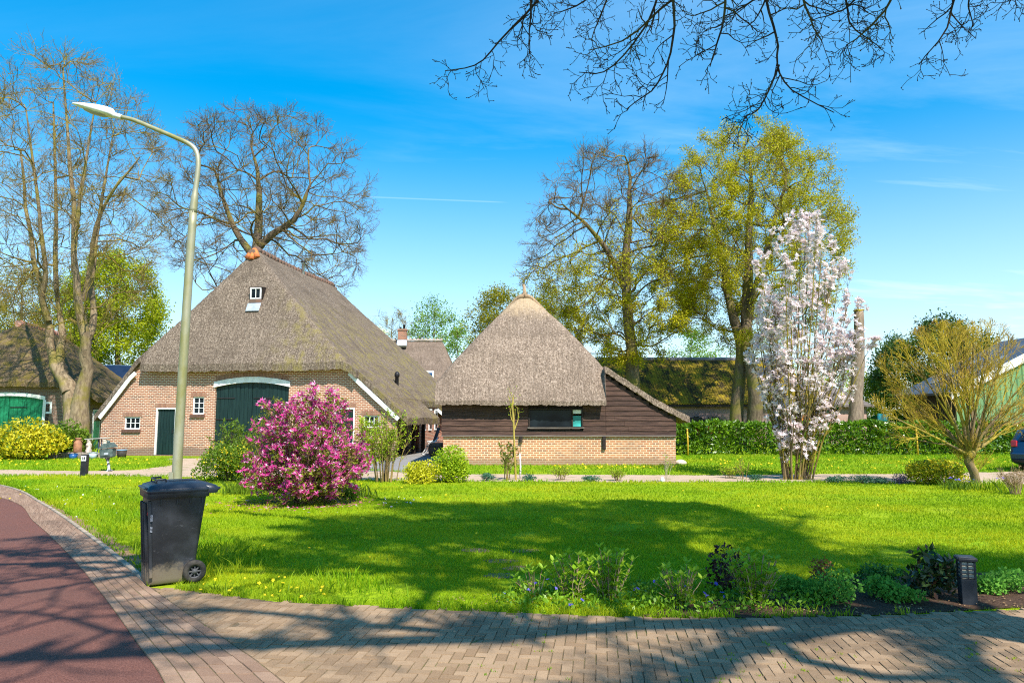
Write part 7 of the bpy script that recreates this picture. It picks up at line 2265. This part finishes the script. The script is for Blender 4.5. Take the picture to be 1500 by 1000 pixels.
# stepping slabs in the lawn, and the whitish stone at the barn corner
M_SLAB = m_plain('grey lawn slab', (.30, .18, .09), (.19, .125, .065), 8, .95, .4)
for k, (px, py, lab) in enumerate(((768, 807, 'largest grey slab sunk in the lawn left of the hydrangeas'), (733, 822, 'small grey slab in the lawn, second nearest the hydrangeas'), (760, 832, 'grey slab in the lawn just behind the hydrangeas'), (735, 843, 'nearest grey slab at the left end of the front bed'), (700, 806, 'leftmost grey slab sunk in the lawn'))):
    m = MB(); a = np.linspace(0, 2 * PI, 12)[:-1]; rr = rng(500 + k).uniform(.11, .18, 11); m.slab([(math.cos(q) * x * 1.3, math.sin(q) * x * .8) for q, x in zip(a, rr)], -.02, .010)
    o = m.build('stepping_slab', [M_SLAB], None, base(px, py)); tag(o, lab, 'slab', 'slabs sunk in the lawn')
m = MB(); m.lathe([(.0, -.02), (.20, 0), (.24, .07), (.17, .14), (.06, .18), (.0, .18)], (0, 0, 0), 11); o = m.build('boulder', [m_plain('whitish stone', (.62, .54, .46), (.45, .38, .31), 5, .9, .5)], None, base(997, 680)); tag(o, 'whitish stone lying at the right corner of the barn', 'stone')
q = base(970.5, 706)
m = MB(); m.lathe([(.0, 0), (.055, 0), (.06, .06), (.035, .13), (.0, .15)], (0, 0, 0), 9); o = m.build('white_stone', [M_WHITE], None, q); tag(o, 'small bright white stone at the foot of the wispy plant by the track', 'stone')

# in the yard: deck chair, barrel planters, hanging plant
yy = 34.0
def yat(px, Y=yy):
    return (at(px, 640, Y)[0], Y, 0)
t = thing('deck_chair', 'white folding deck chair with a dark seat in the yard beside the barn', 'chair', yat(633), R(20)); m = MB()
for y in (-.26, .26):
    m.tube([(-.45, y, 0), (-.05, y, .48), (.25, y, .82)], .030, 7); m.tube([(.38, y, 0), (0, y, .46), (-.12, y, .52)], .028, 7)
    m.tube([(-.2, y, .60), (.30, y, .62)], .025, 7)
m.tube([(-.45, -.26, .03), (-.45, .26, .03)], .026, 7); m.tube([(.38, -.26, .03), (.38, .26, .03)], .026, 7); m.build('frame', [M_WHITE], t)
m = MB(); m.box((.22, 0, .95), (.05, .50, .66), 0, ry=R(18), bev=.015); m.build('backrest', [m_plain('charcoal cloth', (.05, .055, .06), (.08, .085, .09), 8, .9, .1)], t)
m = MB(); m.box((-.02, 0, .44), (.46, .50, .05), 0, ry=R(-8), bev=.015); m.build('seat', [MATS['charcoal cloth']], t)
for px, lab in ((636, 'round dark barrel planter left of the barn corner'), (643, 'round dark barrel planter touching the barn corner')):
    t = thing('barrel_planter', lab, 'planter', yat(px, 32.6), 0, 'barrel planters in the yard'); m = MB()
    m.lathe([(.0, 0), (.17, 0), (.25, .18), (.27, .34), (.23, .52), (.20, .60), (.17, .60), (.0, .56)], (0, 0, 0), 16); m.build('barrel', [m_plain('dark oak barrel', (.06, .04, .03), (.10, .07, .05), 6, .7, .2)], t)
    m = MB(); a = np.linspace(0, 2 * PI, 21)
    for z_, rr in ((.14, .236), (.44, .258)):
        m.tubes(np.column_stack([np.cos(a) * rr, np.sin(a) * rr, np.full(21, z_)])[None], np.full((1, 21), .012), 5)
    m.build('hoops', [M_IRON], t)
q = at(634, 610, 40.6); t = thing('wall_basket', 'hanging basket of greenery on the red brick gable behind the yard', 'plant', (q[0], 40.6, q[2] - .35)); m = MB(); r = rng(411)
leaf_quads(m, r.normal(0, 1, (420, 3)) * (.20, .10, .38) + (0, 0, .35), .12, .6, r); m.build('foliage', [LF_MID], t)
m = MB(); m.lathe([(.0, -.1), (.14, -.02), (.18, .1), (.0, .1)], (0, 0, 0), 12); m.tube([(0, 0, .1), (0, .12, .75)], .01, 5); m.build('basket', [M_TIMBER], t)

# behind the hedge: two old wheels, an orange play house, a covered stack
for px, lab in ((1020, 'old tractor wheel with a red hub leaning on the long barn, nearer the barn corner'), (1046, 'old tractor wheel with a red hub leaning on the long barn, nearer the twin trunks')):
    q = at(px, 618, 45.7); t = thing('tractor_wheel', lab, 'wheel', (q[0], 45.7, 0), R(6), 'old wheels behind the hedge'); m = MB(); R0 = .78
    pr = [(.46, -.12), (.70, -.16), (R0, -.12), (R0, .12), (.70, .16), (.46, .12)]; m.lathe(pr + [pr[0]], (0, 0, 1.02), 26, rx=PI / 2 - R(7))
    for k in range(22):
        an = k * 2 * PI / 22; m.box((math.cos(an) * (R0 + .01), 0, 1.02 + math.sin(an) * (R0 + .01)), (.05, .24, .07), 0, ry=-an)
    w2 = m.build('tyre', [M_RUBBER], t)
    m = MB(); pr = [(.37, -.06), (.47, -.10), (.47, .10), (.37, .06)]; m.lathe(pr + [pr[0]], (0, 0, 1.02), 22, rx=PI / 2 - R(7)); m.lathe([(0, -.14), (.13, -.12), (.13, .05), (0, .06)], (0, 0, 1.02), 14, rx=PI / 2 - R(7))
    for k in range(5):
        an = k * 2 * PI / 5 + .3; m.box((math.cos(an) * .25, 0, 1.02 + math.sin(an) * .25), (.30, .05, .09), 0, ry=-an)
    m.build('red_rim', [m_plain('red painted iron', (.42, .015, .02), (.28, .012, .015), 5, .6, .2)], t)
q = at(1186, 618, 41.0); t = thing('play_house', 'orange timber play house half hidden behind the white magnolia', 'play house', (q[0], 41.0, 0)); m = MB()
m.box((-.2, .5, .55), (1.3, 1.0, 1.1), 0); m.build('wall', [m_plain('brown planks', (.16, .055, .02), (.10, .04, .02), 3, .8, .2)], t)
m = MB(); m.box((-.75, .5, 1.42), (1.25, 1.4, .06), 0, ry=R(-38)); m.box((.35, .5, 1.30), (1.6, 1.4, .06), 0, ry=R(42)); m.build('roof', [m_plain('orange planks', (.72, .26, .025), (.55, .18, .02), 4, .7, .2)], t)
m = MB(); m.box((-.2, -.02, .5), (.5, .04, .9), 0, bev=.01); m.build('door', [M_TIMBER], t)
q = at(1296, 610, 38.5); t = thing('covered_stack', 'teal tarpaulin draped over a dark stack between the outbuilding and the shed', 'stack', (q[0], 38.5, 0)); m = MB(); r = rng(421)
m.box((.1, .6, .78), (1.0, 1.2, 1.55), 0, bev=.05); m.build('stack', [M_TIMBER], t)
m = MB(); u = np.linspace(0, 1, 18); X, Z = np.meshgrid(np.linspace(-.42, .15, 18), np.linspace(1.0, 1.95, 10), indexing='ij'); Yv = -.05 + .05 * np.sin(X * 22) + 0 * Z
m.grid(np.stack([X, Yv, Z], -1), 0, True); X2, Y2 = np.meshgrid(np.linspace(-.42, .15, 18), np.linspace(-.05, 1.2, 8), indexing='ij'); m.grid(np.stack([X2, Y2 + .05 * np.sin(X2 * 22) * (Y2 < .1), 1.95 - .25 * (Y2 + .05)], -1), 0, True); m.build('tarpaulin', [m_plain('teal tarpaulin', (.01, .13, .17), (.02, .20, .24), 4, .5, .2)], t)

# dark blue hatchback at the right edge, its tail towards us
cb_ = gnd(1486, 697); cr = R(24)
car = thing('parked_car', 'dark blue hatchback on the track, only its tail showing at the right edge', 'car', (cb_[0] + 1.55, cb_[1] + 1.1, 0), cr)
t_ = NT('blue car paint'); M_CAR = t_.finish((.010, .035, .085), .25, None, .6, .25, 0, .8)
# local x = forward along the car, tail at x = 0; y = across
prof = [(0.02, .32), (-.02, .50), (.0, .62), (.03, .64), (.05, .92), (.10, .98), (.42, 1.36), (.62, 1.46), (1.3, 1.50), (2.0, 1.46), (2.55, 1.18), (2.85, 1.02), (3.55, .90), (3.85, .78), (3.95, .55), (3.92, .30), (3.5, .22), (.3, .22)]
m = MB(); prof = np.array(prof); W_ = .86
def carring(y, ins, top):
    q = prof.copy(); cx, cz = 1.95, .7
    q[:, 0] = cx + (q[:, 0] - cx) * (1 - ins); q[:, 1] = np.where(q[:, 1] > .95, .95 + (q[:, 1] - .95) * top, q[:, 1]); return np.column_stack([q[:, 0], np.full(len(q), y), q[:, 1]])
rings = [carring(-W_, .035, .82), carring(-W_ + .03, .012, .88), carring(-W_ + .16, .0, .97), carring(-.3, -.006, 1.0), carring(.3, -.006, 1.0), carring(W_ - .16, 0, .97), carring(W_ - .03, .012, .88), carring(W_, .035, .82)]
loft(m, rings); body = m.build('body', [M_CAR], car)
M_CGL = m_glass('car glass', (.012, .02, .028))
m = MB(); m.add(np.array([(.085, -.60, 1.01), (.085, .60, 1.01), (.395, .52, 1.345), (.395, -.52, 1.345)]) - (.022, 0, -.004), [(0, 3, 2, 1)]); m.build('rear_window', [M_CGL], car)
for s_ in (-1, 1):
    m = MB(); m.add([(.60, s_ * (W_ + .004), .99), (2.35, s_ * (W_ + .004), .99), (1.95, s_ * (W_ + .004), 1.32), (.72, s_ * (W_ + .004), 1.32)], [(0, 1, 2, 3)]); m.build('side_window', [M_CGL], car)
    m = MB(); m.box((.055, s_ * (W_ - .14), .90), (.08, .20, .20), 0, ry=R(8), bev=.02); m.build('tail_light', [m_plain('red lamp glass', (.45, .01, .012), (.30, .01, .01), 5, .2, 0, spec=.6)], car)
    for x in (.72, 3.15):
        m = MB(); pr = [(.19, -.09), (.29, -.10), (.31, -.07), (.31, .07), (.29, .10), (.19, .09)]; m.lathe(pr + [pr[0]], (x, s_ * (W_ - .08), .31), 22, rx=PI / 2); wh = m.build('wheel', [M_RUBBER], car)
        m = MB(); m.lathe([(.0, -.105), (.05, -.10), (.19, -.085), (.20, .085), (.05, .10), (0, .105)], (x, s_ * (W_ - .08), .31), 18, rx=PI / 2); m.build('rim', [M_STEEL], wh)
m = MB(); m.box((.01, 0, .50), (.12, 1.66, .22), 0, bev=.04); m.box((.0, 0, .36), (.14, 1.5, .12), 1, bev=.03); m.build('bumper', [M_CAR, M_IRON], car)
m = MB(); m.box((-.052, .12, .52), (.012, .52, .11), 0, bev=.003); m.box((-.06, .355, .52), (.004, .045, .10), 1); m.build('number_plate', [m_plain('yellow plate', (.72, .50, .03), None, 3, .4, 0), m_plain('plate blue', (.01, .05, .35), None, 3, .4, 0)], car)
